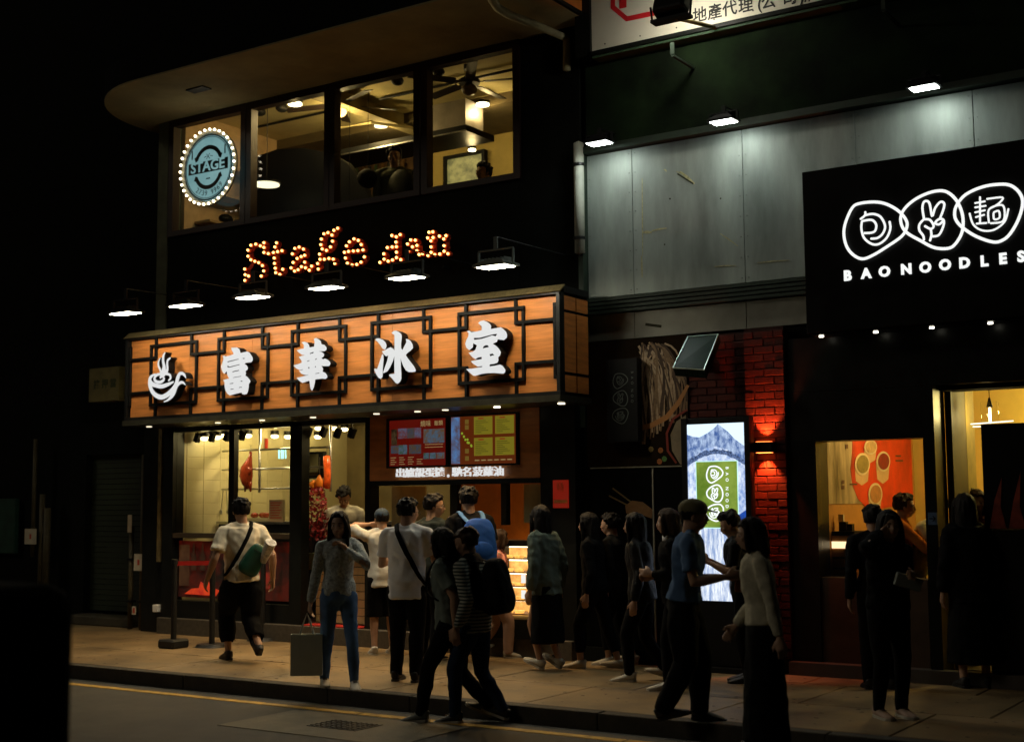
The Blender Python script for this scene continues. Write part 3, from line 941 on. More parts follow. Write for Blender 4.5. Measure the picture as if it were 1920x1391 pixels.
def floodlight(c, wall_y, lens, lab, grp, w_=0.2, arm_up=0.25, tilt=12, hm=None):
    LAMPG = hm or BLACK
    f = thing('floodlight', lab, 'floodlight', c, group=grp)
    M = Matrix.Rotation(math.radians(tilt), 4, 'X')
    # housing: frustum, wide at the glass
    q = B()
    vs = []
    for z, s_ in ((0.0, 1.0), (0.02, 1.0), (0.075, 0.42)):
        vs.append([q.bm.verts.new(M @ Vector((sx_ * w_ / 2 * s_ * 1.15, sy_ * w_ * 0.36 * s_ * 1.2, z))) for sx_, sy_ in ((-1, -1), (1, -1), (1, 1), (-1, 1))])
    for a, b_ in ((0, 1), (1, 2)):
        for k in range(4): q.bm.faces.new((vs[a][k], vs[a][(k + 1) % 4], vs[b_][(k + 1) % 4], vs[b_][k]))
    q.bm.faces.new(vs[2]); q.bm.faces.new(vs[0][::-1])
    obj('housing', q, LAMPG, f, local=True)
    q = B()
    for k in range(7):
        x_ = -w_ * 0.42 + k * w_ * 0.14
        q.box(x_, x_ + 0.006, -w_ * 0.2, w_ * 0.2, 0.03, 0.085, M=M)
    obj('cooling_fins', q, LAMPG, f, local=True)
    q = B(); q.box(-w_ / 2 * 0.95, w_ / 2 * 0.95, -w_ * 0.32, w_ * 0.32, -0.006, -0.001, M=M)
    obj('lens', q, lens, f, local=True)
    q = B()
    for s_ in (-1, 1): q.box(s_ * w_ * 0.62 - 0.006, s_ * w_ * 0.62 + 0.006, -0.015, 0.015, 0.0, arm_up * 0.55)
    q.box(-w_ * 0.62, w_ * 0.62, -0.015, 0.015, arm_up * 0.55, arm_up * 0.55 + 0.012)
    obj('yoke', q, LAMPG, f, local=True)
    q = B()
    q.box(-0.022, 0.022, -0.01, 0.01, arm_up * 0.55 + 0.012, arm_up)
    obj('hanger', q, LAMPG, f, local=True)
    q = B(); q.loft([(0, 0, arm_up), (0, wall_y - c[1], arm_up + 0.02)], 0.007, n=6)
    obj('arm', q, BLACK, f, local=True)
    return f


FG = 'floodlights in a row above the wooden cafe sign'
for i, (px, py) in enumerate(((235, 597), (348, 580), (474, 565), (612, 549), (763, 526), (930, 509))):
    c = at(px, py, Y=10.75)
    ordn = ['first floodlight at the far left, beyond the sign corner', 'second floodlight from the left above the cup emblem', 'third floodlight from the left above the cafe sign, below the orange S bulbs',
            'fourth floodlight from the left, above the second sign character', 'fifth floodlight from the left, between the third and fourth sign characters', 'rightmost and most visible of the floodlights above the cafe sign'][i]
    floodlight((c.x, 10.75, 3.93), WY, LENS, ordn, FG, w_=0.33, tilt=3, arm_up=0.3, hm=mat('pale_lamp_housing', (0.16, 0.18, 0.16), 0.5) if i == 5 else (BLACK if i < 2 else LAMPG))
FG2 = 'floodlights over the grey cladding'
for i, (px, py) in enumerate(((1124, 269), (1357, 229), (1733, 165))):
    c = at(px, py, Y=11.85)
    floodlight((c.x, 11.85, c.z), WY, LENSW, ['leftmost cool white floodlight over the grey cladding near the drain pipe', 'middle cool white floodlight over the grey cladding', 'right cool white floodlight above the black noodle sign'][i], FG2, w_=0.24, arm_up=0.16, tilt=2)

# ================================================================== CAFE SHOPFRONT
GY = 12.0
cf = thing('cafe_shopfront', 'glazed cafe shopfront with black frames, serving window and brown menu wall', 'shopfront', (-10.5, GY, 0))
TILE = mat('cream_tile', (0.62, 0.54, 0.30), 0.35, var=0.06, scale=3)
FRAME = mat('shop_frame_black', (0.007, 0.008, 0.007), 0.35, metal=0.0, var=0.3, spec=0.25)


def part(name, m, x0, x1, y0, y1, z0, z1, parent=None, r=0):
    q = B()
    (q.bev(x0, x1, y0, y1, z0, z1, r) if r else q.box(x0, x1, y0, y1, z0, z1))
    return obj(name, q, m, parent or cf)


XL, XR = -13.32, -7.14
part('step', mat('dark_granite', (0.07, 0.06, 0.045), 0.4, var=0.3, scale=20), XL, XR, GY - 0.10, GY + 0.3, 0, 0.2, r=0.006)
part('left_jamb', FRAME, XL, -13.14, GY - 0.03, GY + 0.16, 0.2, 2.62)
part('jamb_trim', BRASS, -13.42, -13.36, GY - 0.03, GY + 0.0, 0.9, 2.62)
part('mullion', FRAME, -12.17, -12.08, GY, GY + 0.08, 1.27, 2.6)
part('door_post', FRAME, -11.12, -10.93, GY - 0.02, GY + 0.12, 0.2, 2.6)
part('menu_post', FRAME, -9.95, -9.87, GY - 0.02, GY + 0.14, 0.2, 2.62)
part('head_rail', FRAME, -13.14, -9.95, GY - 0.02, GY + 0.12, 2.56, 2.624)
part('sill_rail', mat('sill_bronze', (0.05, 0.035, 0.02), 0.5), -13.14, -11.12, GY - 0.02, GY + 0.14, 1.21, 1.27)
part('lower_base', FRAME, -13.14, -11.12, GY + 0.0, GY + 0.12, 0.2, 0.42)
part('window_glass', GLASS, -13.14, -12.17, GY + 0.03, GY + 0.036, 1.27, 2.56)
part('window_glass', GLASS, -12.08, -11.12, GY + 0.03, GY + 0.036, 1.27, 2.56)
part('left_wall', TILE, -13.3, -13.14, GY + 0.161, 15.5, 0.2, 2.9)
part('back_wall', mat('kitchen_brown', (0.16, 0.12, 0.055), 0.6, var=0.3, scale=2), -13.14, -7.1, 15.4, 15.5, 0.2, 2.9)
part('floor', mat('kitchen_floor', (0.08, 0.03, 0.02), 0.4), -13.14, -7.1, GY + 0.31, 15.4, 0.15, 0.2)
part('ceiling', mat('kitchen_ceiling', (0.14, 0.12, 0.06), 0.7), -13.14, -7.1, GY + 0.16, 15.4, 2.8, 2.9)
part('right_wall', BROWN, -7.3, -7.1, GY + 0.2, 15.4, 0.2, 2.8)
# tiles on the kitchen side wall
tm = bpy.data.meshes.new('wall_tile')
q = B(); q.bev(0, 0.006, 0.0, 0.296, 0, 0.146, 0.002); bmesh.ops.recalc_face_normals(q.bm, faces=q.bm.faces); q.bm.to_mesh(tm); q.bm.free(); tm.materials.append(TILE)
for i in range(8):
    for j in range(11):
        o = link('wall_tile', tm, cf)
        o.location = Vector((-13.14, 12.2 + i * 0.3, 1.2 + j * 0.15)) - world_off(cf)
# lower window: dim red food posters behind glass
RED1 = emis('dim_red_poster', (0.22, 0.012, 0.004), 0.22, col2=(0.006, 0.002, 0.001), scale=5)
pl = thing('lower_poster', 'dim red food poster behind the lower shop window at the far left', 'poster', (-12.6, 12.1, 0.7))
part('poster_sheet', RED1, -13.1, -12.15, GY + 0.06, GY + 0.065, 0.46, 1.17, pl)
q = B(); q.prism([(-12.98, 0.50), (-12.42, 0.49), (-12.36, 0.56), (-12.44, 0.58), (-12.46, 0.68), (-12.53, 0.61), (-12.57, 0.74), (-12.61, 0.62), (-12.69, 0.66), (-12.72, 0.58), (-12.85, 0.57)], GY + 0.05, GY + 0.058)
obj('flame_print', q, emis('red_flame_print', (0.8, 0.06, 0.01), 0.7, col2=(0.5, 0.02, 0.01), scale=9), pl)
for k in range(3):
    q = B(); x_ = -12.86 + k * 0.16; q.prism([(x_, 0.80), (x_ + 0.09, 0.80), (x_ + 0.09, 0.98), (x_ + 0.06, 1.03), (x_ + 0.055, 1.14), (x_ + 0.03, 1.14), (x_ + 0.025, 1.03), (x_, 0.98)], GY + 0.045, GY + 0.049)
    obj('bottle_print', q, emis('dark_print', (0.02, 0.01, 0.005), 0.3, col2=(0.1, 0.03, 0.01), scale=14), pl)
part('tan_strip', emis('tan_print', (0.22, 0.09, 0.03), 0.25, col2=(0.10, 0.03, 0.01), scale=6), -13.08, -12.9, GY + 0.05, GY + 0.058, 0.6, 1.12, pl)
pl2 = thing('lower_poster', 'second dim red food poster left of the shop door post', 'poster', (-11.6, 12.1, 0.7))
part('poster_sheet', RED1, -12.1, -11.16, GY + 0.06, GY + 0.065, 0.46, 1.17, pl2)
part('dish_print', emis('red_dish_print', (0.45, 0.02, 0.01), 0.45, col2=(0.18, 0.03, 0.01), scale=9), -11.9, -11.5, GY + 0.05, GY + 0.058, 0.6, 0.8, pl2)
# steel rack
rk = thing('steel_rack', 'steel hanging rails in the kitchen window', 'rack', (-12.4, 12.8, 1.8))
for u in (357, 487, 620):
    x_ = at(u, 860, Y=12.8).x
    q = B(); q.cyl((x_, 12.8, 1.78), 0.018, 1.0, n=10)
    obj('upright', q, STEEL, rk)
for z in (2.34, 2.09, 1.83):
    q = B(); q.loft([(-13.1, 12.8, z), (-11.2, 12.8, z)], 0.014, n=8)
    obj('rail', q, STEEL, rk)
UT = 'utensils hanging from the steel rack'
for i, dx in enumerate((-13.68 + 0.62, -13.0)):
    t = thing('ladle', ['left ladle hanging at the end of the steel rack', 'right spatula hanging slanted from the steel rack'][i], 'utensil', (dx, 12.78, 1.5), group=UT)
    q = B(); q.loft([(dx, 12.78, 1.82), (dx + 0.03 * (2 * i - 1), 12.78, 1.56)], 0.006, n=6)
    obj('handle', q, STEEL, t)
    q = B(); q.ell((dx + 0.035 * (2 * i - 1), 12.78, 1.53), (0.028, 0.015, 0.035), n=8)
    obj('bowl', q, STEEL, t)
# roast meats
ROAST = mat('glazed_roast_skin', (0.20, 0.028, 0.008), 0.22, var=0.4, scale=12, bump=0.3, bscale=30)
ORANGE = mat('orange_braise', (0.85, 0.22, 0.02), 0.35, var=0.3, scale=10)
c = at(465, 884, Y=12.74)
dk = thing('roast_duck', 'dark glazed roast duck hanging from the rack behind the man in the cream shirt', 'roast duck', c)
q = B()
q.loft([c + Vector((0.045, 0, 0.26)), c + Vector((0.04, 0, 0.2)), c + Vector((0.015, 0, 0.13)), c + Vector((-0.02, 0, 0.05)), c + Vector((-0.035, 0, -0.06)), c + Vector((-0.02, 0, -0.16)), c + Vector((0, 0, -0.22))], [0.018, 0.022, 0.045, 0.078, 0.09, 0.065, 0.02], n=14)
obj('carcass', q, ROAST, dk, smooth=True)
for s_ in (-1, 1):
    q = B(); q.loft([c + Vector((-0.02 + 0.05 * s_, -0.03, 0.06)), c + Vector((-0.02 + 0.085 * s_, -0.03, 0.0)), c + Vector((0.045 * s_, -0.03, -0.04))], [0.02, 0.018, 0.01], n=8)
    obj('wing', q, ROAST, dk, smooth=True)
    q = B(); q.loft([c + Vector((0.04 * s_, 0, -0.14)), c + Vector((0.05 * s_, 0, -0.26))], [0.03, 0.012], n=8)
    obj('drumstick', q, ROAST, dk, smooth=True)
q = B(); q.loft([c + Vector((0.045, 0, 0.26)), c + Vector((0.05, 0, 0.33)), c + Vector((0.03, 0, 0.35))], 0.005, n=6)
obj('hook', q, STEEL, dk)
c = at(613, 885, Y=12.74)
pk = thing('roast_pork', 'long orange roast pork strip hanging beside the cook', 'roast meat', c)
q = B(); q.loft([c + Vector((-0.01, 0, 0.2)), c + Vector((0.0, 0, 0.1)), c + Vector((0.01, 0, -0.05)), c + Vector((-0.01, 0, -0.2))], [(0.05, 0.03), (0.055, 0.03), (0.05, 0.035), (0.06, 0.03)], n=12)
obj('pork_strip', q, mat('red_pork', (0.75, 0.10, 0.015), 0.3, var=0.4, scale=14, bump=0.3), pk, smooth=True)
q = B(); q.loft([c + Vector((-0.01, 0, 0.2)), c + Vector((0.0, 0, 0.3)), c + Vector((0.02, 0, 0.32))], 0.005, n=6)
obj('hook', q, STEEL, pk)
c = at(597, 908, Y=12.70)
sq = thing('braised_squid', 'bright orange braised squid hanging left of the pork strip', 'squid', c)
q = B(); q.loft([c + Vector((0.02, 0, 0.12)), c + Vector((0.015, 0, 0.05)), c + Vector((0.0, 0, -0.05))], [0.01, (0.06, 0.03), (0.075, 0.03)], n=12)
q.loft([c + Vector((-0.06, 0, 0.04)), c + Vector((-0.11, 0, 0.0)), c + Vector((-0.08, 0, -0.06))], [0.03, 0.045, 0.02], n=8)
obj('mantle', q, ORANGE, sq, smooth=True)
for k in range(6):
    x_ = -0.06 + k * 0.024
    q = B(); q.loft([c + Vector((x_, 0, -0.05)), c + Vector((x_ * 1.1, 0, -0.1)), c + Vector((x_ * 1.3 + 0.01, 0, -0.15))], [0.012, 0.01, 0.005], n=6)
    obj('tentacle', q, ORANGE, sq, smooth=True)
q = B(); q.loft([c + Vector((0.02, 0, 0.12)), c + Vector((0.02, 0, 0.34))], 0.004, n=6)
obj('hook', q, STEEL, sq)
# meat tray
tr = thing('meat_tray', 'cream tray of red roast meat pieces on the kitchen counter', 'tray', (-12.0, 13.0, 1.42))
a0 = at(475, 972, Y=12.9); a1 = at(525, 972, Y=12.9)
part('tray', TILE, a0.x, a1.x + .1, 12.75, 13.05, a0.z - 0.03, a0.z + 0.01, tr)
for k in range(5):
    q = B(); q.ell((a0.x + 0.06 + k * 0.1, 12.86 + 0.05 * (k % 2), a0.z + 0.045), (0.06, 0.05, 0.04), n=8)
    obj('meat_piece', q, ROAST, tr, smooth=True)
# kitchen counter
kc = thing('kitchen_counter', 'dark stainless kitchen counter behind the shop window', 'counter', (-11.8, 13.0, 0.2))
part('counter_top', STEEL, -13.1, -10.1, 12.7, 13.4, a0.z - 0.07, a0.z - 0.035, kc)
part('counter_body', FRAME, -13.1, -10.1, 12.75, 13.35, 0.2, a0.z - 0.071, kc)
# price sheet in the window
a0, a1 = at(505, 937, Y=GY - 0.01), at(530, 978, Y=GY - 0.01)
ps = thing('price_sheet', 'white price sheet with red lines taped in the shop window', 'paper sign', ((a0.x + a1.x) / 2, GY, a1.z))
part('sheet', mat('paper', (0.55, 0.45, 0.28), 0.8), a0.x, a1.x, GY - 0.012, GY - 0.004 + 0.03, a1.z, a0.z, ps)
q = B()
for k in range(7):
    z_ = a0.z - 0.03 - k * 0.03
    q.box(a0.x + 0.02, a1.x - 0.02 - 0.02 * (k % 3), GY - 0.015, GY - 0.0125, z_ - 0.01, z_)
obj('red_print', q, mat('red_ink', (0.6, 0.05, 0.03), 0.6), ps)
# TV in black frame
a0, a1 = at(563, 852, Y=12.9), at(597, 888, Y=12.9)
tv = thing('wall_screen', 'tilted black framed screen hanging behind the shop door post', 'screen', (a0.x, 12.9, a1.z))
part('frame', FRAME, a0.x - .05, a1.x + .08, 12.9, 12.96, a1.z - .06, a0.z + .03, tv)
part('display', mat('dull_screen', (0.12, 0.11, 0.05), 0.3), a0.x - 0.02, a1.x, 12.893, 12.899, a1.z - .02, a0.z, tv)
# glowing strokes standing in for a neon reflection, and red board inside
a0 = at(528, 851, Y=13.4)
nn = thing('small_neon', 'small cyan glowing letters inside the kitchen', 'neon sign', a0)
for k, dx in enumerate((0, 0.045, 0.075, 0.12)):
    q = B(); q.loft([(a0.x - .05 + dx, 13.4, a0.z + .06), (a0.x - .045 + dx, 13.4, a0.z - .06)], 0.008, n=6)
    obj('tube', q, emis('cyan_neon', (0.25, 0.9, 0.8), 2.5), nn)
a0, a1 = at(412, 830, Y=13.6), at(480, 840, Y=13.6)
rb = thing('red_board', 'plain red board high inside the kitchen behind the mullion', 'board', (a0.x, 13.6, a1.z))
part('panel', mat('red_board_paint', (0.45, 0.03, 0.015), 0.5), max(a0.x, -13.1), a1.x + .2, 13.6, 13.63, a1.z - .02, a0.z + .03, rb)
# track spotlights
TG = 'black track spotlights behind the shop window head'
for i, (px, py) in enumerate(((325, 812), (350, 812), (377, 812), (405, 810), (578, 810), (606, 810), (633, 812), (660, 812))):
    c = at(px, py, Y=12.3)
    c.x = max(c.x, -13.08)
    if i < 4: c = Vector((-13.05 + i * 0.27, 12.3, 2.5))
    f = thing('track_spotlight', 'black track spotlight, %s %s' % (['first', 'second', 'third', 'fourth'][i % 4], 'from the left in the left window bay' if i < 4 else 'from the left above the cook'), 'spotlight', c, group=TG)
    M = Matrix.Translation(c) @ Matrix.Rotation(math.radians(25), 4, 'Y')
    q = B(); q.bev(-0.035, 0.035, -0.035, 0.035, -0.06, 0.06, 0.006, M=M)
    obj('can', q, BLACK, f)
    q = B(); q.cyl((c.x, c.y, c.z + 0.03), 0.008, 2.8 - c.z - 0.03, n=6)
    obj('stem', q, BLACK, f)
    if i in (1, 3, 4, 6): light('track_beam', 'SPOT', c + Vector((0.06, 0.07, -0.05)), 14, (1.0, 0.80, 0.45), f, 0.03, rot=(-0.1, 0.7, -0.9), spot=100)
# round ceiling lamps inside the kitchen
for i, (px, py) in enumerate(((383, 822), (391, 818), (407, 820), (422, 817), (452, 816), (465, 817), (515, 818), (540, 819), (567, 819), (596, 819), (516, 799), (573, 802), (597, 803), (626, 803), (646, 805))):
    c = at(px, py, Z=2.72)
    if c.x < -13.02: c = at(px, py, X=-13.0)
    f = thing('kitchen_downlight', '%s round yellow downlight from the left in the %s row on the kitchen ceiling' % (ORD[i % 10] if i < 10 else ORD[i - 10], 'lower' if i < 10 else 'upper'), 'downlight', c, group='round yellow downlights on the kitchen ceiling')
    q = B(); q.ell(c, (0.055, 0.055, 0.03), n=10)
    obj('bulb', q, emis('kitchen_bulb', (1.0, 0.80, 0.35), 7), f)
    q = B(); q.cyl((c.x, c.y, c.z + 0.02), 0.06, 0.06)
    obj('can', q, BLACKM, f)
light('kitchen_light', 'POINT', (-12.3, 13.2, 2.6), 34, (1.0, 0.80, 0.34), cf, 0.15)
light('kitchen_light', 'POINT', (-10.6, 13.3, 2.6), 30, (1.0, 0.78, 0.34), cf, 0.15)
light('kitchen_light', 'POINT', (-8.8, 13.2, 2.6), 12, (1.0, 0.66, 0.28), cf, 0.15)
# red ornamental plant
a0 = at(590, 960, Y=12.55)
plt = thing('red_plant', 'bushy dark red ornamental plant in front of the cook', 'plant', (a0.x, 12.55, 1.0))
rp = random.Random(5)
q = B()
for k in range(700):
    th, ph = rp.uniform(0, 2 * PI), rp.uniform(-1, 1)
    rad = rp.uniform(0.3, 1) ** 0.5
    c = Vector((a0.x - 0.05 + 0.24 * rad * math.cos(th) * (1 - 0.3 * ph), 12.55 + 0.15 * rad * math.sin(th), a0.z - 0.02 + 0.33 * ph))
    u_ = Vector((rp.uniform(-1, 1), rp.uniform(-1, 1), rp.uniform(-.6, 1))).normalized()
    v_ = u_.cross(Vector((rp.uniform(-1, 1), rp.uniform(-1, 1), 0.2))).normalized()
    s_ = rp.uniform(0.02, 0.036)
    f = [q.bm.verts.new(c - u_ * s_), q.bm.verts.new(c + v_ * s_ * 0.5), q.bm.verts.new(c + u_ * s_), q.bm.verts.new(c - v_ * s_ * 0.5)]
    q.bm.faces.new(f)
kind(obj('foliage', q, mat('crimson_leaf', (0.28, 0.012, 0.015), 0.5, var=0.5, scale=20), plt), 'stuff')
for k in range(5):
    q = B(); q.loft([(a0.x - 0.05, 12.55, 1.02), (a0.x - 0.05 + 0.08 * (k - 2), 12.55 + 0.03 * (k % 2), a0.z)], 0.008, n=6)
    obj('stem', q, BROWN, plt)
q = B(); q.cyl((a0.x - 0.05, 12.55, 0.82), 0.11, 0.2, r2=0.14)
obj('pot', q, mat('green_pot', (0.16, 0.19, 0.07), 0.4), plt)
# entrance side counter with plank front
sc_ = thing('serving_counter', 'plank fronted serving counter just inside the open shop bay', 'counter', (-10.4, 12.3, 0.2))
part('top', mat('counter_grey', (0.25, 0.2, 0.12), 0.4), -10.93, -9.95, 12.2, 12.75, 0.98, 1.03, sc_)
PINE = mat('pale_pine', (0.38, 0.24, 0.10), 0.6, var=0.3, stretch=(1, 1, 0.2))
for k in range(8): part('plank', PINE, -10.92, -9.96, 12.24, 12.27, 0.22 + k * 0.095, 0.305 + k * 0.095, sc_)
part('red_mat', mat('red_doormat', (0.45, 0.02, 0.01), 0.9), -10.85, -9.97, 11.93, 12.12, 0.2, 0.215)
bell = thing('order_bell', 'small brass bell on the serving counter beside the cook', 'bell', (-10.05, 12.35, 1.03))
q = B(); q.ell((-10.05, 12.35, 1.05), (0.045, 0.045, 0.04), n=10)
obj('dome', q, mat('bell_orange', (0.8, 0.3, 0.08), 0.25, metal=0.6), bell, smooth=True)
q = B(); q.cyl((-10.05, 12.35, 1.03), 0.05, 0.01)
obj('base', q, BLACKM, bell)
# --- menu wall
MB = mat('brown_menu_laminate', (0.42, 0.155, 0.038), 0.5, var=0.3, scale=3, stretch=(1, 1, 5))
part('menu_wall', MB, -9.87, -7.55, GY - 0.03, GY + 0.1, 1.88, 2.624)
part('right_jamb', FRAME, -7.55, -7.12, GY - 0.02, GY + 0.2, 0.2, 2.624)
part('window_head', FRAME, -9.87, -7.55, GY - 0.04, GY + 0.1, 1.825, 1.878)
part('counter_ledge', BLACKM, -9.87, -7.55, GY - 0.1, GY + 0.25, 1.17, 1.22)
part('ledge_base', FRAME, -9.87, -8.1, GY - 0.0, GY + 0.2, 0.2, 1.169)
for x_ in (-8.75,): part('window_post', FRAME, x_, x_ + 0.1, GY, GY + 0.08, 1.22, 1.824)
part('window_post', FRAME, -8.07, -8.0, GY, GY + 0.08, 1.38, 1.824)
part('cream_panel', mat('cream_panel', (0.42, 0.34, 0.15), 0.7), -9.85, -9.35, GY + 0.35, GY + 0.37, 1.22, 1.82)
part('cream_panel', mat('pale_panel', (0.5, 0.46, 0.24), 0.7), -7.97, -7.4, GY + 0.3, GY + 0.32, 1.4, 1.82)
part('orange_panel', mat('orange_brown_panel', (0.5, 0.2, 0.05), 0.5, var=0.3, scale=3), -9.3, -8.1, GY + 0.9, GY + 0.92, 1.2, 1.9)
for ch, u in zip('出爐靚蛋撻．馳名菠蘿油', (172, 320, 475, 632, 785, 922, 1060, 1218, 1385, 1548, 1712)):
    c = at(730 + u / 8.348, 887.5 - (u - 172) / 8.348 * 0.017, Y=GY - 0.07)
    if ch == '．': obj('slogan_dot', B().ell((c.x, GY - 0.07, c.z - 0.035), (0.018, 0.01, 0.018)), LIT, cf)
    else: text_obj(ch, 0.110, (c.x, GY - 0.07, c.z), LIT, cf, 'slogan_character', ext=0.012, off=0.001, sx=1.27)
# screens
s1 = thing('menu_screen', 'left menu screen, red with food photos, above the serving window', 'screen', (-9.15, GY, 2.05))
part('bezel', FRAME, -9.6, -8.72, GY - 0.065, GY - 0.031, 2.02, 2.585, s1)
SCR = emis('screen_red', (0.27, 0.01, 0.004), 0.28)
part('display', SCR, -9.55, -8.76, GY - 0.07, GY - 0.0655, 2.04, 2.56, s1)
PH = [emis('food_photo_%d' % k, a, 0.30, col2=c2, scale=22) for k, (a, c2) in enumerate((((0.30, 0.06, 0.03), (0.22, 0.25, 0.42)), ((0.16, 0.28, 0.42), (0.28, 0.14, 0.05)), ((0.10, 0.13, 0.20), (0.20, 0.12, 0.06)), ((0.08, 0.18, 0.10), (0.20, 0.28, 0.42))))]
for k, (fx0, fx1, fz0, fz1, m_) in enumerate(((0.16, 0.33, 0.60, 0.82, 0), (0.33, 0.46, 0.60, 0.82, 2), (0.46, 0.58, 0.60, 0.82, 0), (0.62, 0.99, 0.48, 0.78, 1), (0.03, 0.17, 0.28, 0.45, 2), (0.17, 0.33, 0.26, 0.46, 3), (0.36, 0.58, 0.26, 0.46, 2), (0.62, 0.72, 0.14, 0.27, 3), (0.73, 0.84, 0.14, 0.27, 3), (0.85, 0.99, 0.14, 0.27, 1))):
    x0 = -9.55 + 0.79 * fx0; x1 = -9.55 + 0.79 * fx1
    part('food_photo', PH[m_], x0, x1 - 0.004, GY - 0.0725, GY - 0.0702, 2.04 + 0.52 * fz0, 2.04 + 0.52 * fz1, s1)
part('dark_photo', emis('dark_photo', (0.02, 0.01, 0.005), 0.4, col2=(0.12, 0.07, 0.03), scale=12), -9.52, -9.44, GY - 0.0725, GY - 0.0702, 2.28, 2.46, s1)
CREAM = emis('screen_cream', (0.42, 0.30, 0.12), 0.62)
q = B()
for r in range(4):
    for c_ in range(4 - (r == 3)):
        x0 = -9.53 + c_ * 0.125
        q.box(x0, x0 + 0.06 + 0.02 * ((r + c_) % 2), GY - 0.0725, GY - 0.0702, 2.06 + r * 0.025, 2.066 + r * 0.025)
for r in range(2): q.box(-9.04, -8.79, GY - 0.0725, GY - 0.0702, 2.24 + r * 0.03, 2.246 + r * 0.03)
obj('price_lines', q, CREAM, s1)
text_obj('燒味', 0.075, (-9.03, GY - 0.073, 2.505), CREAM, s1, ext=0.001)
text_obj('飯類', 0.06, (-8.85, GY - 0.073, 2.505), CREAM, s1, ext=0.001)
s2 = thing('menu_screen', 'right menu screen, brown with four yellow menu cards', 'screen', (-8.25, GY, 2.05))
part('bezel', FRAME, -8.71, -7.8, GY - 0.065, GY - 0.031, 2.02, 2.585, s2)
part('display', emis('screen_brown', (0.20, 0.035, 0.005), 0.4), -8.68, -7.83, GY - 0.07, GY - 0.0655, 2.04, 2.565, s2)
YC = emis('menu_card_yellow', (0.34, 0.28, 0.02), 0.45)
OL = emis('menu_ink', (0.10, 0.085, 0.01), 0.5)
for (x0, z0) in ((-8.37, 2.36), (-8.09, 2.36), (-8.37, 2.13), (-8.09, 2.13)):
    part('menu_card', YC, x0, x0 + 0.245, GY - 0.0725, GY - 0.0702, z0, z0 + 0.195, s2, r=0.0008)
    q = B()
    for k in range(7): q.box(x0 + 0.02, x0 + 0.10 + 0.03 * ((k * 3) % 4) , GY - 0.0738, GY - 0.0728, z0 + 0.02 + k * 0.021, z0 + 0.027 + k * 0.021)
    obj('menu_lines', q, OL, s2)
    q = B(); q.box(x0 + 0.06, x0 + 0.13, GY - 0.0738, GY - 0.0728, z0 + 0.168, z0 + 0.182)
    obj('card_heading', q, emis('card_red', (0.3, 0.03, 0.01), 0.6), s2)
part('drink_photo', emis('blue_photo', (0.10, 0.25, 0.55), 0.7, col2=(0.10, 0.05, 0.04), scale=7), -8.675, -8.56, GY - 0.0725, GY - 0.0702, 2.05, 2.56, s2)
q = B()
for k in range(9): q.ell((-8.53 + 0.016 * k + 0.01 * math.sin(k * 2), GY - 0.0712, 2.37 - 0.017 * k + 0.01 * math.cos(k * 3)), (0.016, 0.001, 0.014), n=6)
obj('leaf_print', q, emis('leaf_green', (0.30, 0.42, 0.03), 0.7), s2)
for z0 in (2.50, 2.44, 2.18, 2.10): part('character_box', emis('dim_gold', (0.20, 0.12, 0.02), 0.6), -8.49, -8.44, GY - 0.0725, GY - 0.0702, z0 - .02, z0 + 0.03, s2)
q = B()
for k in range(6): q.box(-8.36 + k * 0.085, -8.30 + k * 0.085, GY - 0.0725, GY - 0.0702, 2.075, 2.087)
obj('footer_print', q, CREAM, s2)
# bakery cabinet, glowing
bc = thing('bakery_cabinet', 'glowing glass bakery cabinet with trays of egg tarts by the serving window', 'display cabinet', (-7.8, 11.95, 0.4))
bx0, bx1 = -8.55, -7.45
part('cabinet_base', BLACKM, bx0, bx1, 11.86, 12.35, 0.2, 0.40, bc)
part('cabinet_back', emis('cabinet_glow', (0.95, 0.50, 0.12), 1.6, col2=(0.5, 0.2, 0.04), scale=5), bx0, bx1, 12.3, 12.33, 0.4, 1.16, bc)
part('cabinet_top', BLACKM, bx0, bx1, 11.86, 12.35, 1.16, 1.169, bc)
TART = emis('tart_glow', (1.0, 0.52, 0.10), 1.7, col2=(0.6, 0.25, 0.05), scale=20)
for r in range(5):
    z_ = 0.44 + r * 0.145
    sh_ = part('cabinet_shelf', mat('shelf_brown', (0.35, 0.16, 0.05), 0.4), bx0 + .01, bx1 - .01, 11.92, 12.28, z_, z_ + 0.012, bc)
    for k in range(7):
        q = B(); q.cyl((bx0 + 0.09 + k * 0.155, 12.0 + 0.03 * (k % 2), z_ + 0.013), 0.045, 0.03, r2=0.06, n=10)
        obj('tart', q, TART, sh_)
    part('light_strip', emis('strip_white', (1, 0.85, 0.55), 4), bx0 + .02, bx1 - .02, 12.26, 12.285, z_ + 0.115, z_ + 0.13, sh_)
for x_ in (bx0, bx1 - 0.02, -8.0): part('cabinet_post', BRASS, x_, x_ + 0.02, 11.86, 11.88, 0.4, 1.16, bc)
part('cabinet_glass', GLASS, bx0 + 0.02, bx1 - 0.02, 11.868, 11.872, 0.4, 1.16, bc)
for z_ in (0.62, 0.78): part('price_tag', emis('white_tag', (0.9, 0.9, 0.85), 1.0), -7.72, -7.67, 11.85, 11.86, z_, z_ + 0.085, bc)
light('cabinet_light', 'AREA', (-7.95, 11.83, 0.85), 2.2, (1.0, 0.66, 0.28), bc, 0.5, rot=(0, -1, -0.2))
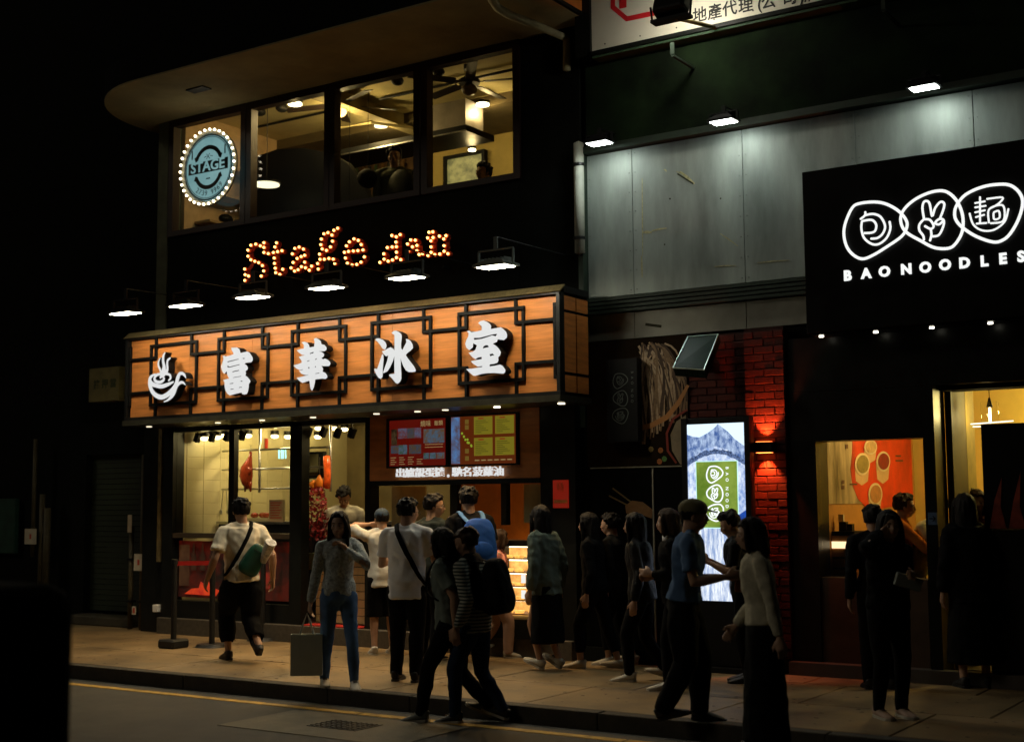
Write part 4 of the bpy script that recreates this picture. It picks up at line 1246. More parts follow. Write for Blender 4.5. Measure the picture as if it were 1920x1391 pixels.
# red notice on the right jamb
a0, a1 = at(1037, 900, Y=11.97), at(1066, 952, Y=11.97)
rn = thing('red_notice', 'small red notice on the black jamb right of the serving window', 'notice', (a0.x, 11.97, a1.z))
part('sheet', emis('red_sheet', (0.30, 0.012, 0.004), 0.5), a0.x, a1.x, 11.965, 11.979, a1.z, a0.z, rn)
part('sheet_band', mat('gold_band', (0.5, 0.2, 0.05), 0.5), a0.x + .01, a1.x - .01, 11.962, 11.9645, a1.z + .05, a1.z + .085, rn)
text_obj('特', 0.10, ((a0.x + a1.x) / 2, 11.962, a0.z - 0.08), mat('gold_ink', (0.5, 0.15, 0.05), 0.5), rn, ext=0.001)
# soffit downlights
for i, (px, py) in enumerate(((290, 800), (375, 790), (455, 785), (545, 779), (640, 770), (725, 766), (790, 764), (895, 759), (1018, 752))):
    c = at(px, py, Z=CZ0 - 0.076)
    c.x = max(CX0 + .1, c.x); c.y = 11.62
    lab = 'tiny downlight under the cafe sign, number %d' % (i + 1)
    f = tag(obj('soffit_downlight', B().cyl((c.x, c.y, c.z - 0.008), 0.035, 0.01), emis('soffit_bulb%s' % ('_hot' if i in (7, 8) else ''), (1, 0.88, 0.6), 8 if i in (7, 8) else 1.6)), '%s small round downlight from the left under the cafe sign' % ORD[i], 'downlight', 'row of small downlights under the cafe sign')
    light('downlight', 'SPOT', (c.x, c.y, c.z - 0.03), 42, (1.0, 0.62, 0.24), f, 0.04, rot=(0, -0.55, -1), spot=105)
# ================================================================== GREY CLADDING + BILLBOARD
CLAD = mat('grey_cladding', (0.27, 0.30, 0.27), 0.55, metal=0.25, var=0.30, scale=1.5, bump=0.2, bscale=10, stretch=(2.5, 1, 0.6), detail=9)
gw = thing('grey_cladding_wall', 'smudged grey metal cladding panels between the cafe and the black noodle sign', 'cladding wall', (-4.5, 12.2, 3.3))
sx_ = [-7.06, -6.51, -5.26, -4.10, -3.0, -1.8, -0.6, 0.6]
for i in range(len(sx_) - 1):
    part('panel', CLAD, sx_[i] + .003, sx_[i + 1] - .003, 12.2, 12.23, 3.77, 5.32, gw, r=0.002)
    part('lower_panel', mat('pale_lower_panel', (0.30, 0.30, 0.25), 0.6, var=0.35, scale=1.2), sx_[i] + .003, sx_[i + 1] - .003, 12.2, 12.225, 3.31, 3.585, gw, r=0.002)
GRN = mat('dull_green_paint', (0.018, 0.032, 0.020), 0.6, var=0.3)
for k in range(4): part('rail', GRN, -7.05, 0.6, 12.14, 12.2, 3.592 + k * 0.044, 3.622 + k * 0.044, gw)
for i in range(len(sx_) - 1):
    for k in range(8):
        for x_ in (sx_[i] + 0.035, sx_[i + 1] - 0.035):
            q = B(); q.cyl((x_, 12.192, 3.82 + k * 0.207), 0.007, 0.01, axis='y', n=6)
            obj('rivet', q, mat('rivet_steel', (0.22, 0.24, 0.22), 0.5, metal=0.5), gw)
part('backing', DARKWALL, -7.12, 0.6, 12.24, 12.5, 2.6, 6.4, gw)
part('edge_trim', GRN, -7.12, -7.062, 12.1, 12.235, 2.4, 5.33, gw)
q = B()
sr = random.Random(11)
for (u0, v0, u1, v1, w_) in ((1275, 322, 1302, 345, 5), (1268, 322, 1290, 332, 2), (1205, 436, 1222, 436, 5), (1222, 433, 1250, 428, 3), (1204, 335, 1205, 480, 2), (1350, 438, 1384, 462, 2), (1245, 318, 1250, 322, 3), (1203, 480, 1204, 520, 3), (1420, 493, 1480, 488, 2), (1340, 500, 1380, 498, 2)):
    a0, a1 = at(u0, v0, Y=12.197), at(u1, v1, Y=12.197)
    q.ribbon([(a0.x, a0.z, w_ * .0035), ((a0.x + a1.x) / 2, (a0.z + a1.z) / 2 + 0.004, w_ * .006), (a1.x, a1.z, w_ * .003)], 12.1965, d=0.002)
obj('tape_residue', q, mat('old_tape', (0.42, 0.38, 0.2), 0.7, var=0.4, scale=30), gw)
q = B()
for (u0, v0, u1, v1, w_) in ((1210, 608, 1240, 612, 7), (1270, 326, 1300, 345, 4), (1255, 372, 1257, 374, 4), (1350, 372, 1352, 373, 4), (1245, 458, 1247, 459, 4)):
    a0, a1 = at(u0, v0, Y=12.193), at(u1, v1, Y=12.193)
    q.ribbon([(a0.x, a0.z), (a1.x, a1.z)], 12.1935, w_ * .004, 0.002)
obj('dark_smudge', q, mat('grime', (0.04, 0.04, 0.02), 0.9), gw)
# green band and ledge between cladding and billboard
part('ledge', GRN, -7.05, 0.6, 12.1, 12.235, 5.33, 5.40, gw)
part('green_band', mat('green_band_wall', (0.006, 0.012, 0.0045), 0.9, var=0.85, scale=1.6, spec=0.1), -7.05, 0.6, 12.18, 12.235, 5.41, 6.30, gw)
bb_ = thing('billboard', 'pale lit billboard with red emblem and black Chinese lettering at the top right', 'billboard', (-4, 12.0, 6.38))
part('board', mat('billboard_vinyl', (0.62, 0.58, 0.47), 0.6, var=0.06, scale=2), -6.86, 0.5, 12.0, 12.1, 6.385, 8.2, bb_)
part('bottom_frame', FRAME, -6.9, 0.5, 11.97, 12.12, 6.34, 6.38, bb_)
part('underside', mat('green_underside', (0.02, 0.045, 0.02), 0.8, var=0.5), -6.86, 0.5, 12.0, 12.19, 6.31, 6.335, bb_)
part('side_frame', FRAME, -7.05, -6.865, 11.97, 12.12, 6.34, 8.2, bb_)
INKB = mat('black_vinyl_ink', (0.02, 0.02, 0.018), 0.5)
for ch, u, v in (('地', 1312, 30), ('產', 1340, 24), ('代', 1368, 18), ('理', 1398, 12), ('(', 1424, 9), ('公', 1441, 5), ('司', 1480, -2), (')', 1503, -5), ('牌', 1522, -10)):
    c = at(u, v, Y=11.995)
    text_obj(ch, 0.165, (c.x, 11.9965, c.z), INKB, bb_, ext=0.002, off=0.002, sx=0.98)
for k, ch in enumerate('物業代理有限公司'):
    c = at(1335 + k * 38, -28 - k * 8, Y=11.995)
    text_obj(ch, 0.2, (c.x, 11.9965, c.z + 0.02), INKB, bb_, ext=0.002, off=0.002) if k < 5 else None
RED = mat('billboard_red', (0.55, 0.015, 0.02), 0.5)
q = B()
P_ = lambda u, v: (at(u, v, Y=11.995).x, at(u, v, Y=11.995).z)
q.ribbon([P_(1149, -30), P_(1149, 14), P_(1175, 36), P_(1232, 24), P_(1258, 12), P_(1258, -30)], 11.995, 0.055, 0.004)
q.ribbon([P_(1168, -30), P_(1168, 16)], 11.993, 0.085, 0.002)
obj('emblem', q, RED, bb_)
for k in range(9):
    q = B(); q.cyl((-6.7 + k * 0.42, 11.995, 6.44), 0.008, 0.02, axis='y', n=6)
    obj('lacing_eyelet', q, BLACKM, bb_)
# big floodlight in front of the billboard
cF = at(1258, 25, Y=11.25)
bf = thing('billboard_floodlight', 'big black floodlight silhouetted against the white billboard', 'floodlight', cF)
cx_, cy_, cz_ = cF
q = B(); q.bev(-0.17, 0.17, -0.10, 0.06, -0.02, 0.22, 0.03, 2, M=Matrix.Translation(cF) @ Matrix.Rotation(math.radians(-25), 4, 'X'))
obj('housing', q, BLACK, bf)
q = B(); q.box(-0.2, 0.2, -0.05, 0.07, -0.075, -0.045, M=Matrix.Translation(cF))
obj('bracket_bar', q, BLACK, bf)
for s_ in (-1, 1):
    q = B(); q.loft([cF + Vector((0.2 * s_, 0, -0.06)), cF + Vector((0.22 * s_, 0, 0.1))], 0.012, n=6)
    obj('yoke_arm', q, BLACK, bf)
q = B(); q.box(-0.14, 0.14, 0.062, 0.066, 0.02, 0.18, M=Matrix.Translation(cF) @ Matrix.Rotation(math.radians(-25), 4, 'X'))
obj('lens', q, emis('big_lens', (1, 0.95, 0.8), 85), bf)
q = B(); q.loft([cF + Vector((0.05, 0, -0.06)), Vector((at(1350, 66, Y=12.1).x, 12.05, 6.36))], 0.022, n=8)
obj('arm', q, mat('olive_arm', (0.14, 0.12, 0.03), 0.6), bf)
# thin brackets on the green band
for i, px in enumerate((1265, 1660)):
    c0 = at(px, 105 if i == 0 else 22, Y=11.75)
    t = thing('empty_bracket', ['small empty metal bracket under the left part of the billboard', 'small metal bracket with a lamp stub under the right part of the billboard'][i], 'bracket', c0)
    q = B(); q.box(c0.x - .015, c0.x + .015, 11.7, 12.17, c0.z - .02, c0.z + .0).box(c0.x - .02, c0.x + .02, 11.69, 11.71, c0.z, c0.z + .12)
    obj('strut', q, GRN, t)
# upper orange box sign right end of canopy
os_ = thing('upper_box_sign', 'orange brown box sign end just visible above the canopy corner at the top edge', 'signboard', (-7.2, 11.5, 6.9))
part('side_panel', mat('orange_panel_dim', (0.62, 0.21, 0.04), 0.5, var=0.25, scale=4), -6.995, -6.96, 10.9, 11.99, 6.84, 8.6, os_)
part('edge_trim', FRAME, -6.995, -6.955, 10.88, 11.99, 6.80, 6.839, os_)

# ================================================================== NOODLE SHOP SIGN
ns = thing('noodle_sign', 'big black box sign with three linked white outline emblems and white capitals', 'signboard', (-3, 11.8, 3.15))
part('sign_box', mat('sign_black_gloss', (0.005, 0.005, 0.0045), 0.4, var=0.3, scale=3, spec=0.15), -4.49, 1.2, 11.8, 12.13, 3.16, 4.69, ns, r=0.004)
NEON = emis('white_neon', (0.93, 0.95, 0.93), 1.05)
NY = 11.765


def stroke(pts, r, closed=False, parent=ns, ox=1480, oy=250, s=3.566, y=NY, m=NEON, name='emblem_stroke', k=5):
    P2 = smooth_pts([(float(a), float(b_)) for a, b_ in pts], k, closed)
    P3 = [at(ox + a / s, oy + b_ / s, Y=y) for a, b_ in P2]
    q = B(); q.loft(P3, r, side=(0, 1, 0), n=8, cap=0.6)
    return obj(name, q, m, parent, smooth=True)


OV = [[(375,600),(420,500),(470,470),(570,460),(650,475),(730,520),(780,580),(785,630),(750,690),(650,760),(560,815),(490,840),(430,815),(385,760),(365,680)],
      [(745,590),(760,520),(830,450),(930,400),(1020,385),(1080,410),(1130,470),(1160,560),(1155,660),(1110,740),(1060,770),(970,765),(880,720),(780,660)],
      [(1105,540),(1120,480),(1180,410),(1290,360),(1400,342),(1480,350),(1540,400),(1560,470),(1530,580),(1470,680),(1410,722),(1350,725),(1250,690),(1170,640),(1120,590)]]
for o_ in OV: stroke(o_, 0.0135, True, name='emblem_outline')
GL = [[(475,575),(505,550),(508,525)], [(508,548),(560,540),(610,560),(640,620),(625,670),(590,700),(545,705)], [(485,588),(550,580),(580,610),(575,650),(550,665),(500,668)],
      [(485,590),(482,640),(500,700),(550,740),(600,740),(650,700),(675,640),(670,590)],
      [(900,570),(890,500),(900,460),(925,455),(940,480),(955,555),(975,500),(1010,460),(1035,470),(1030,510),(1005,575)], [(900,575),(870,610),(870,650),(895,685),(900,715)],
      [(900,575),(940,580),(965,620),(945,640),(905,620)], [(945,640),(950,680),(940,720)], [(955,690),(1000,680),(1030,620),(1030,580),(1000,575),(975,600),(1000,610),(1025,590)],
      [(1240,468),(1310,455)], [(1275,425),(1275,600)], [(1240,497),(1315,485)], [(1240,530),(1310,515)], [(1250,605),(1320,600)], [(1245,562),(1305,545)], [(1320,440),(1425,430),(1400,470),(1350,500)],
      [(1335,600),(1335,510),(1420,480),(1440,530),(1425,590),(1345,602)], [(1365,530),(1400,520),(1405,565),(1370,575),(1365,535)], [(1205,535),(1230,610),(1290,650),(1370,645),(1440,590),(1465,505)]]
for i, g_ in enumerate(GL): stroke(g_, 0.0105 if i < 9 else 0.0085, name='glyph_stroke')
for ch, u, v in (('B',390,955),('A',515,940),('O',637,928),('N',783,912),('O',910,900),('O',1042,883),('D',1172,870),('L',1303,858),('E',1428,842),('S',1550,828)):
    c = at(1480 + u / 3.566, 250 + v / 3.566, Y=11.79)
    text_obj(ch, 0.125, (c.x, 11.785, c.z), NEON, ns, ext=0.008, off=0.006, name='letter')
# fascia under the sign with four pin lights
nf = thing('noodle_shopfront', 'black noodle shopfront with a wide window and a lit entrance on the right', 'shopfront', (-3.3, 12.2, 0))
part('fascia', FRAME, -4.83, 1.2, 12.1, 12.35, 2.64, 3.158, nf)
part('window_lintel', FRAME, -4.83, -3.49, 12.1, 12.35, 2.17, 2.638, nf)
part('left_pier', FRAME, -4.83, -4.55, 12.1, 12.4, 0, 2.168, nf)
part('post', FRAME, -3.525, -3.42, 12.05, 12.4, 0, 2.638, nf)
part('window_base', BROWN, -4.548, -3.552, 12.12, 12.35, 0, 0.9, nf)
part('shop_glass', GLASS, -4.548, -3.552, 12.2, 12.206, 0.9, 2.168, nf)
part('door_step', mat('noodle_step', (0.07, 0.06, 0.05), 0.5), -4.83, 1.2, 11.98, 12.12, 0, 0.12, nf)
for i, (u, v) in enumerate(((1540, 627), (1642, 620), (1747, 611), (1857, 604))):
    c = at(u, v, Y=11.95)
    q = B(); q.cyl((c.x, 11.95, 3.135), 0.022, 0.012, n=12)
    f = tag(obj('pin_light', q, emis('pin_bulb', (1, 0.95, 0.75), 6)), '%s tiny pin light from the left under the black noodle sign' % ORD[i], 'downlight', 'row of four pin lights under the black noodle sign')
part('soffit', FRAME, -4.48, 1.2, 11.85, 12.098, 3.148, 3.159, nf)
# interior
mx1 = min(15.1, at(1762, 900, X=-4.55).y)
part('side_wall', mat('orange_side_wall', (0.55, 0.26, 0.06), 0.7, var=0.12), -4.75, -4.56, 12.41, 15.2, 0, 3.0, nf)
part('back_wall', mat('yellow_noodle_wall', (0.70, 0.52, 0.13), 0.75, var=0.1, scale=2), -4.56, 1.2, 15.2, 15.3, 0, 3.0, nf)
part('ceiling', mat('noodle_ceiling', (0.45, 0.36, 0.14), 0.8), -4.56, 1.2, 12.36, 15.2, 2.9, 3.0, nf)
part('floor', mat('noodle_floor', (0.08, 0.06, 0.05), 0.5), -4.56, 1.2, 12.36, 15.2, 0.05, 0.1, nf)
light('noodle_light', 'POINT', (-3.75, 13.2, 2.7), 30, (1.0, 0.68, 0.24), nf, 0.1)
light('noodle_light', 'POINT', (-2.6, 14.3, 2.6), 45, (1.0, 0.82, 0.28), nf, 0.1)
# inner partition right of entrance
part('olive_jamb', mat('olive_jamb', (0.16, 0.115, 0.03), 0.6), -3.42, -3.36, 12.41, 12.89, 0.1, 2.9, nf)
part('inner_partition', mat('yellow_partition', (0.62, 0.45, 0.10), 0.7), -3.42, -3.36, 12.9, 13.2, 0.1, 2.9, nf)
# mural on the side wall (print: flat shapes on a sheet)
MX = -4.555
mu = thing('food_mural', 'big orange and silver wall print with white soup cups inside the noodle shop', 'mural', (MX, 13, 1.5))


def wpoly(name, pts, x, m, parent=mu):
    q = B()
    v = [q.bm.verts.new((x, p.y, p.z)) for p in pts]
    v2 = [q.bm.verts.new((x - 0.001, p.y, p.z)) for p in pts]
    q.bm.faces.new(v); q.bm.faces.new(v2[::-1])
    for i in range(len(v)): q.bm.faces.new((v[i], v2[i], v2[(i + 1) % len(v)], v[(i + 1) % len(v)]))
    return obj(name, q, m, parent)


mp_ = lambda u, v: at(u, v, X=MX)
wpoly('sheet', [Vector((0, 12.42, 1.58)), Vector((0, mx1, 1.58)), Vector((0, mx1, 2.75)), Vector((0, 12.42, 2.75))], MX + 0.001, mat('mural_silver', (0.36, 0.29, 0.19), 0.4, var=0.75, scale=2.2, stretch=(1, 3, 0.6)))
rg = [mp_(1604, 828), mp_(1597, 850), mp_(1594, 880), mp_(1598, 910), mp_(1608, 935), mp_(1630, 957), Vector((0, mx1, 1.585)), Vector((0, mx1, 2.7))]
rg[0].z = 2.7; rg[-1].z = 2.7
wpoly('red_field', rg, MX + 0.004, mat('mural_red', (0.75, 0.045, 0.008), 0.5, var=0.55, scale=1.5))
CUP = mat('mural_cup', (0.75, 0.48, 0.26), 0.5, var=0.1)
CUPR = mat('mural_cup_rim', (0.85, 0.68, 0.45), 0.5, var=0.05)
for i, (u, v, ru, rv, dk_, tail) in enumerate(((1615, 870, 14, 21, (0.30, 0.24, 0.08), 40), (1654, 865, 13, 19, (0.28, 0.02, 0.02), 42), (1639, 926, 13, 21, (0.5, 0.22, 0.08), 35), (1630, 838, 12, 14, (0.6, 0.4, 0.2), 30))):
    e_ = lambda a, k=1.0, du=0, dv=0: mp_(u + du + ru * k * math.cos(a), v + dv + rv * k * math.sin(a))
    body = [e_(PI + PI * t / 10 * -1) for t in range(11)]
    body = [mp_(u - ru, v), mp_(u - ru * .8, v + tail * .8), mp_(u, v + tail), mp_(u + ru * .8, v + tail * .8), mp_(u + ru, v)]
    wpoly('cup_print', body, MX + 0.006 + i * 0.001, CUP)
    wpoly('cup_rim_print', [e_(t * 2 * PI / 24) for t in range(24)], MX + 0.012 + i * 0.001, CUPR)
    wpoly('soup_print', [e_(t * 2 * PI / 24, 0.8) for t in range(24)], MX + 0.017 + i * 0.001, mat('soup_%d' % i, dk_, 0.4, var=0.3, scale=20))
q = []
for (u, v, w_, h_) in ((1584, 833, 5, 8), (1577, 900, 5, 7), (1577, 910, 5, 7), (1592, 906, 14, 3), (1678, 853, 10, 3), (1678, 862, 14, 3), (1672, 933, 14, 3)):
    wpoly('dark_print', [mp_(u, v), mp_(u + w_, v), mp_(u + w_, v + h_), mp_(u, v + h_)], MX + 0.008, mat('mural_ink', (0.12, 0.05, 0.03), 0.5))
# shelf, condiment box and till in the window
sf = thing('window_counter', 'lit wooden counter with small boxes behind the noodle shop window', 'counter', (-4.2, 12.6, 0.9))
a0, a1 = at(1543, 1003, Y=12.6), at(1612, 1003, Y=12.6)
part('top', BLACK, -4.548, a1.x, 12.45, 12.85, a0.z, a0.z + 0.04, sf)
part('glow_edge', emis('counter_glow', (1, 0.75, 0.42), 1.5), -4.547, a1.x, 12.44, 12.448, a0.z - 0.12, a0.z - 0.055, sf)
part('front', mat('counter_wood', (0.40, 0.18, 0.06), 0.5, var=0.3), -4.547, a1.x, 12.452, 12.83, 0.12, a0.z - 0.002, sf)
for k in range(3): part('shelf_slot', BLACK, -4.54, a1.x - 0.02, 12.435, 12.447, a0.z - 0.22 - k * 0.1, a0.z - 0.2 - k * 0.1, sf)
for k in range(4): part('carton', mat('carton_brown', (0.30, 0.15, 0.07), 0.8), -4.53 + k * 0.1, -4.45 + k * 0.1, 12.43, 12.434, a0.z - 0.29 + 0.1 * (k % 2), a0.z - 0.23 + 0.1 * (k % 2), sf)
a1_ = at(1580, 988, Y=12.6)
cb = thing('chopstick_box', 'black boxes with pale napkins on the noodle shop counter', 'holder', a1_)
part('box', BLACK, a1_.x - .02, a1_.x + 0.05, 12.55, 12.62, a0.z + .041, a0.z + 0.13, cb)
part('box', BLACK, a1_.x + 0.06, a1_.x + 0.11, 12.55, 12.62, a0.z + .041, a0.z + 0.11, cb)
part('napkin', mat('napkin', (0.7, 0.65, 0.5), 0.8), a1_.x - 0.03, a1_.x + 0.02, 12.57, 12.60, a0.z + 0.131, a0.z + 0.20, cb)
# pendant lamp and glowing rods standing in for tube reflections at the entrance
c = at(1856, 775, Y=13.0)
pd_ = thing('pendant_lamp', 'clear glass cylinder pendant with a glowing filament in the entrance', 'pendant lamp', c)
q = B(); q.cyl((c.x, c.y, c.z - 0.13), 0.082, 0.24, n=24)
obj('glass_shade', q, glass('lamp_glass'), pd_, smooth=True)
q = B(); q.loft([c + Vector((0, 0, -0.09)), c + Vector((0, 0, 0.05))], 0.011, n=8)
obj('filament', q, emis('filament', (1, 0.85, 0.5), 9), pd_)
q = B(); q.cyl(c + Vector((0, 0, 0.06)), 0.03, 0.09, r2=0.008).cyl(c + Vector((0, 0, 0.15)), 0.004, 2.9 - c.z - 0.15, n=6)
obj('cap_and_cord', q, BLACKM, pd_)
light('filament_light', 'POINT', c + Vector((0, -0.1, -0.02)), 2, WARM, pd_, 0.03)
for i, (u0, v0, u1, v1) in enumerate(((1820, 795, 1900, 789), (1824, 800, 1860, 799))):
    p0, p1 = at(u0, v0, Y=12.35), at(u1, v1, Y=12.35)
    q = B(); q.loft([p0, p1], 0.006, n=8)
    tag(obj('tube_light', q, emis('tube_white', (0.85, 0.95, 0.75), 1.6)), ['long pale tube light crossing the pendant in the entrance', 'short pale tube light under the long one in the entrance'][i], 'tube light')
bn = thing('black_banner', 'large black banner with faint red flames hanging right of the entrance', 'banner', (-2.6, 12.1, 1.4))
part('sheet', mat('banner_black', (0.004, 0.004, 0.004), 0.7, spec=0.1), -3.02, -1.2, 12.08, 12.1, 1.35, 2.27, bn)
q = B()
for k in range(5):
    x_ = -2.98 + k * 0.16
    q.prism([(x_, 1.36), (x_ + 0.14, 1.36), (x_ + 0.1, 1.55), (x_ + 0.12, 1.8 + .05 * (k % 2)), (x_ + 0.05, 1.6)], 12.074, 12.079)
obj('flame_print', q, mat('flame_dark_red', (0.22, 0.03, 0.01), 0.6, var=0.6, scale=6), bn)
part('lower_panel', FRAME, -3.02, 1.0, 12.101, 12.2, 0.12, 1.349, nf)
c = at(1749, 972, Y=12.045)
ar = thing('arrow_sign', 'small blue square sign with a black arrow on the entrance post', 'sign', c)
part('plate', mat('arrow_blue', (0.07, 0.12, 0.22), 0.5), c.x - 0.04, c.x + 0.04, 12.035, 12.048, c.z - 0.055, c.z + 0.055, ar)
q = B(); q.ribbon([(c.x - .028, c.z), (c.x + .024, c.z)], 12.032, 0.008).ribbon([(c.x + .004, c.z + .024), (c.x + .028, c.z)], 12.029, 0.008).ribbon([(c.x + .004, c.z - .024), (c.x + .028, c.z)], 12.026, 0.008)
obj('arrow', q, BLACK, ar)
c = at(1775, 935, Y=13.2)
part('wall_switch', mat('switch_grey', (0.10, 0.10, 0.06), 0.5), -3.36, -3.353, 12.98, 13.06, 1.62, 1.72, nf)

# ================================================================== BRICKWORK, POSTERS, KIOSK
BR = [mat('red_brick_%d' % k, c_, 0.85, var=0.3, scale=18, bump=0.5, bscale=60) for k, c_ in enumerate(((0.07, 0.010, 0.005), (0.055, 0.008, 0.004), (0.085, 0.014, 0.006), (0.04, 0.006, 0.003)))]
MORT = mat('dark_mortar', (0.03, 0.006, 0.003), 0.95, var=0.3, scale=20)
bms = []
for k in range(6):
    q = B(); q.bev(0, 0.198 if k < 3 else 0.092, 0, 0.03, 0, 0.064, 0.004)
    bmesh.ops.recalc_face_normals(q.bm, faces=q.bm.faces)
    me = bpy.data.meshes.new('brick'); q.bm.to_mesh(me); q.bm.free(); me.materials.append(BR[k % 4]); bms.append(me)


def brick_wall(name, lab, x0, nb, y, z1, z0=0.0):
    t = thing(name, lab, 'brick wall', (x0, y, z0))
    W_ = nb * 0.208
    part('mortar_bed', MORT, x0, x0 + W_ - 0.008, y + 0.008, y + 0.12, z0, z1, t)
    n = int((z1 - z0) / 0.074)
    for r in range(n):
        x = x0
        z = z0 + 0.005 + r * 0.074
        if r % 2:
            seq = ['h'] + ['f'] * (nb - 1) + ['h']
        else: seq = ['f'] * nb
        for s_ in seq:
            me = bms[rr.randrange(3)] if s_ == 'f' else bms[3 + rr.randrange(3)]
            o = link('brick', me, t, local=True)
            o.location = (x - x0, -0.0 + rr.uniform(-0.004, 0.003), z - z0)
            x += 0.208 if s_ == 'f' else 0.104
    return t


brick_wall('brick_column', 'red brick column lit by the up and down wall lamp', -5.235, 2, 12.06, 3.29)
brick_wall('brick_wall_panel', 'dark red brick wall behind the glowing display screen', -5.868, 3, 12.12, 3.27)
# the lamp
sc2 = thing('wall_lamp', 'small black wall lamp throwing red light up and down the brick column', 'wall lamp', (-5.02, 11.98, 2.12))
part('housing', BLACK, -5.12, -4.92, 11.93, 12.05, 2.075, 2.175, sc2, r=0.006)
part('lens', emis('red_lens', (1, 0.16, 0.03), 10), -5.09, -4.95, 11.955, 12.03, 2.1755, 2.179, sc2)
part('lens', emis('red_lens', (1, 0.16, 0.03), 10), -5.09, -4.95, 11.955, 12.03, 2.071, 2.0745, sc2)
for s_ in (-1, 1):
    light('wall_lamp_beam', 'SPOT', (-5.02, 11.985, 2.12 + s_ * 0.075), 58, (1.0, 0.13, 0.03), sc2, 0.02, rot=(0, 0.3, s_), spot=80)
# noodle poster
pz0 = 1.975
npz = thing('noodle_poster', 'tall wall poster of lifted noodles over a wooden bowl rim', 'poster', (-6.4, 12.1, pz0))
part('sheet', mat('poster_dark', (0.018, 0.010, 0.004), 0.8, var=0.5, scale=2, spec=0.05), -7.04, -5.873, 12.1, 12.13, pz0, 3.29, npz)
qs = [B(), B(), B()]
nr = random.Random(2)
NP = lambda u, v: at(u, v, Y=12.09)
for k in range(72):
    t = nr.random()
    u0 = 1198 + nr.uniform(-4, 20) + t * 30
    v0 = 648 + nr.uniform(-6, 28)
    ue = 1200 + t * 88 + nr.uniform(-8, 8)
    bend = 20 + 60 * t
    pts = []
    for j in range(9):
        s_ = j / 8
        u = u0 + (ue - u0) * (1 - (1 - s_) ** 2.2) + 6 * math.sin(s_ * 5 + k)
        v = v0 + (158 - 55 * t + nr.uniform(-1, 1)) * s_ ** 1.5
        u = min(max(u, 1178), 1287)
        p = NP(u, v); pts.append((p.x, p.z))
    qs[k % 3].ribbon(pts, 12.0985 - 0.00006 * k, nr.uniform(0.012, 0.026), 0.0003)
for k, c_ in enumerate(((0.42, 0.29, 0.17), (0.20, 0.12, 0.055), (0.06, 0.03, 0.012))): kind(obj('noodle_print', qs[k], mat('noodle_tan_%d' % k, c_, 0.6, var=0.3, scale=30), npz), 'stuff')
q = B()
q.ribbon([(NP(u, v).x, NP(u, v).z, w_) for u, v, w_ in ((1197, 803, .05), (1220, 798, .055), (1250, 782, .055), (1272, 755, .05), (1290, 722, .03))], 12.0915, d=0.0006)
obj('bowl_rim_print', q, mat('bowl_orange', (0.42, 0.18, 0.05), 0.5, var=0.2), npz)
q = B()
q.ribbon([(NP(u, v).x, NP(u, v).z, w_) for u, v, w_ in ((1288, 768, .02), (1262, 785, .025), (1250, 812, .025), (1252, 845, .025), (1268, 868, .02))], 12.0905, d=0.0006)
obj('red_rim_print', q, mat('rim_red', (0.22, 0.03, 0.015), 0.5), npz)
q = B(); q.prism([(NP(u, v).x, NP(u, v).z) for u, v in ((1286, 778), (1268, 790), (1257, 815), (1260, 845), (1275, 870), (1287, 872))], 12.0915, 12.0925)
obj('bowl_print', q, mat('bowl_beige', (0.26, 0.20, 0.12), 0.6, var=0.3), npz)
for (u, v, c_) in ((1220, 842, (0.3, 0.2, 0.06)), (1238, 844, (0.45, 0.16, 0.04)), (1236, 865, (0.4, 0.12, 0.03)), (1245, 860, (0.08, 0.2, 0.05))):
    q = B(); q.cyl(Vector((NP(u, v).x, 12.096, NP(u, v).z)), 0.03, 0.001, axis='y', n=7)
    obj('vegetable_print', q, mat('veg_%d_%d' % (u, v), c_, 0.6), npz)
q = B(); q.box(-7.0, -5.873, 12.085, 12.099, pz0 - .012, pz0)
obj('poster_edge', q, mat('edge_white', (0.30, 0.29, 0.22), 0.6), npz)
# small black vertical sign on the poster
bs_ = thing('vertical_sign', 'unlit black vertical sign with the same three linked emblems', 'sign', (-6.6, 11.98, 2.2))
a0, a1 = at(1136, 675, Y=11.98), at(1196, 808, Y=11.98)
part('plate', BLACK, a0.x, a1.x, 11.98, 12.08, a1.z - .1, a0.z, bs_)
DIM = mat('dim_outline', (0.10, 0.12, 0.11), 0.4)


def mini_logo(parent, ox, oy, sc_x, sc_y, y, m, r, flat=False):
    def tr_(pts, g):
        # ovals stacked vertically: take each oval about its own centre
        cx_m, cy_m = ((575, 645), (950, 580), (1330, 535))[g]
        return [(ox + (a - cx_m) * sc_x, oy + g * 39 * (sc_y / 0.089) + (b_ - cy_m) * sc_y) for a, b_ in pts]
    for g, o_ in enumerate(OV):
        P2 = smooth_pts([(float(a), float(b_)) for a, b_ in tr_(o_, g)], 3, True)
        q = B(); q.ribbon([(at(a, b_, Y=y).x, at(a, b_, Y=y).z) for a, b_ in P2], y - 0.0012 * g, r, 0.001)
        obj('emblem_outline', q, m, parent)
    for i, o_ in enumerate(GL):
        g = 0 if i < 4 else (1 if i < 9 else 2)
        P2 = smooth_pts([(float(a), float(b_)) for a, b_ in tr_(o_, g)], 2, False)
        q = B(); q.ribbon([(at(a, b_, Y=y).x, at(a, b_, Y=y).z) for a, b_ in P2], y - 0.004 - 0.0003 * i, r * 0.8, 0.0003)
        obj('glyph_stroke', q, m, parent)


mini_logo(bs_, 1163, 714, 0.065, 0.075, 11.978, DIM, 0.008)
for k, ch in enumerate('BAONOODLES'):
    if k < 6:
        c = at(1185, 698 + k * 10 + (4 if k > 2 else 0), Y=11.978)
        text_obj(ch, 0.04, (c.x, 11.978, c.z), DIM, bs_, ext=0.0005, rot=-PI / 2)
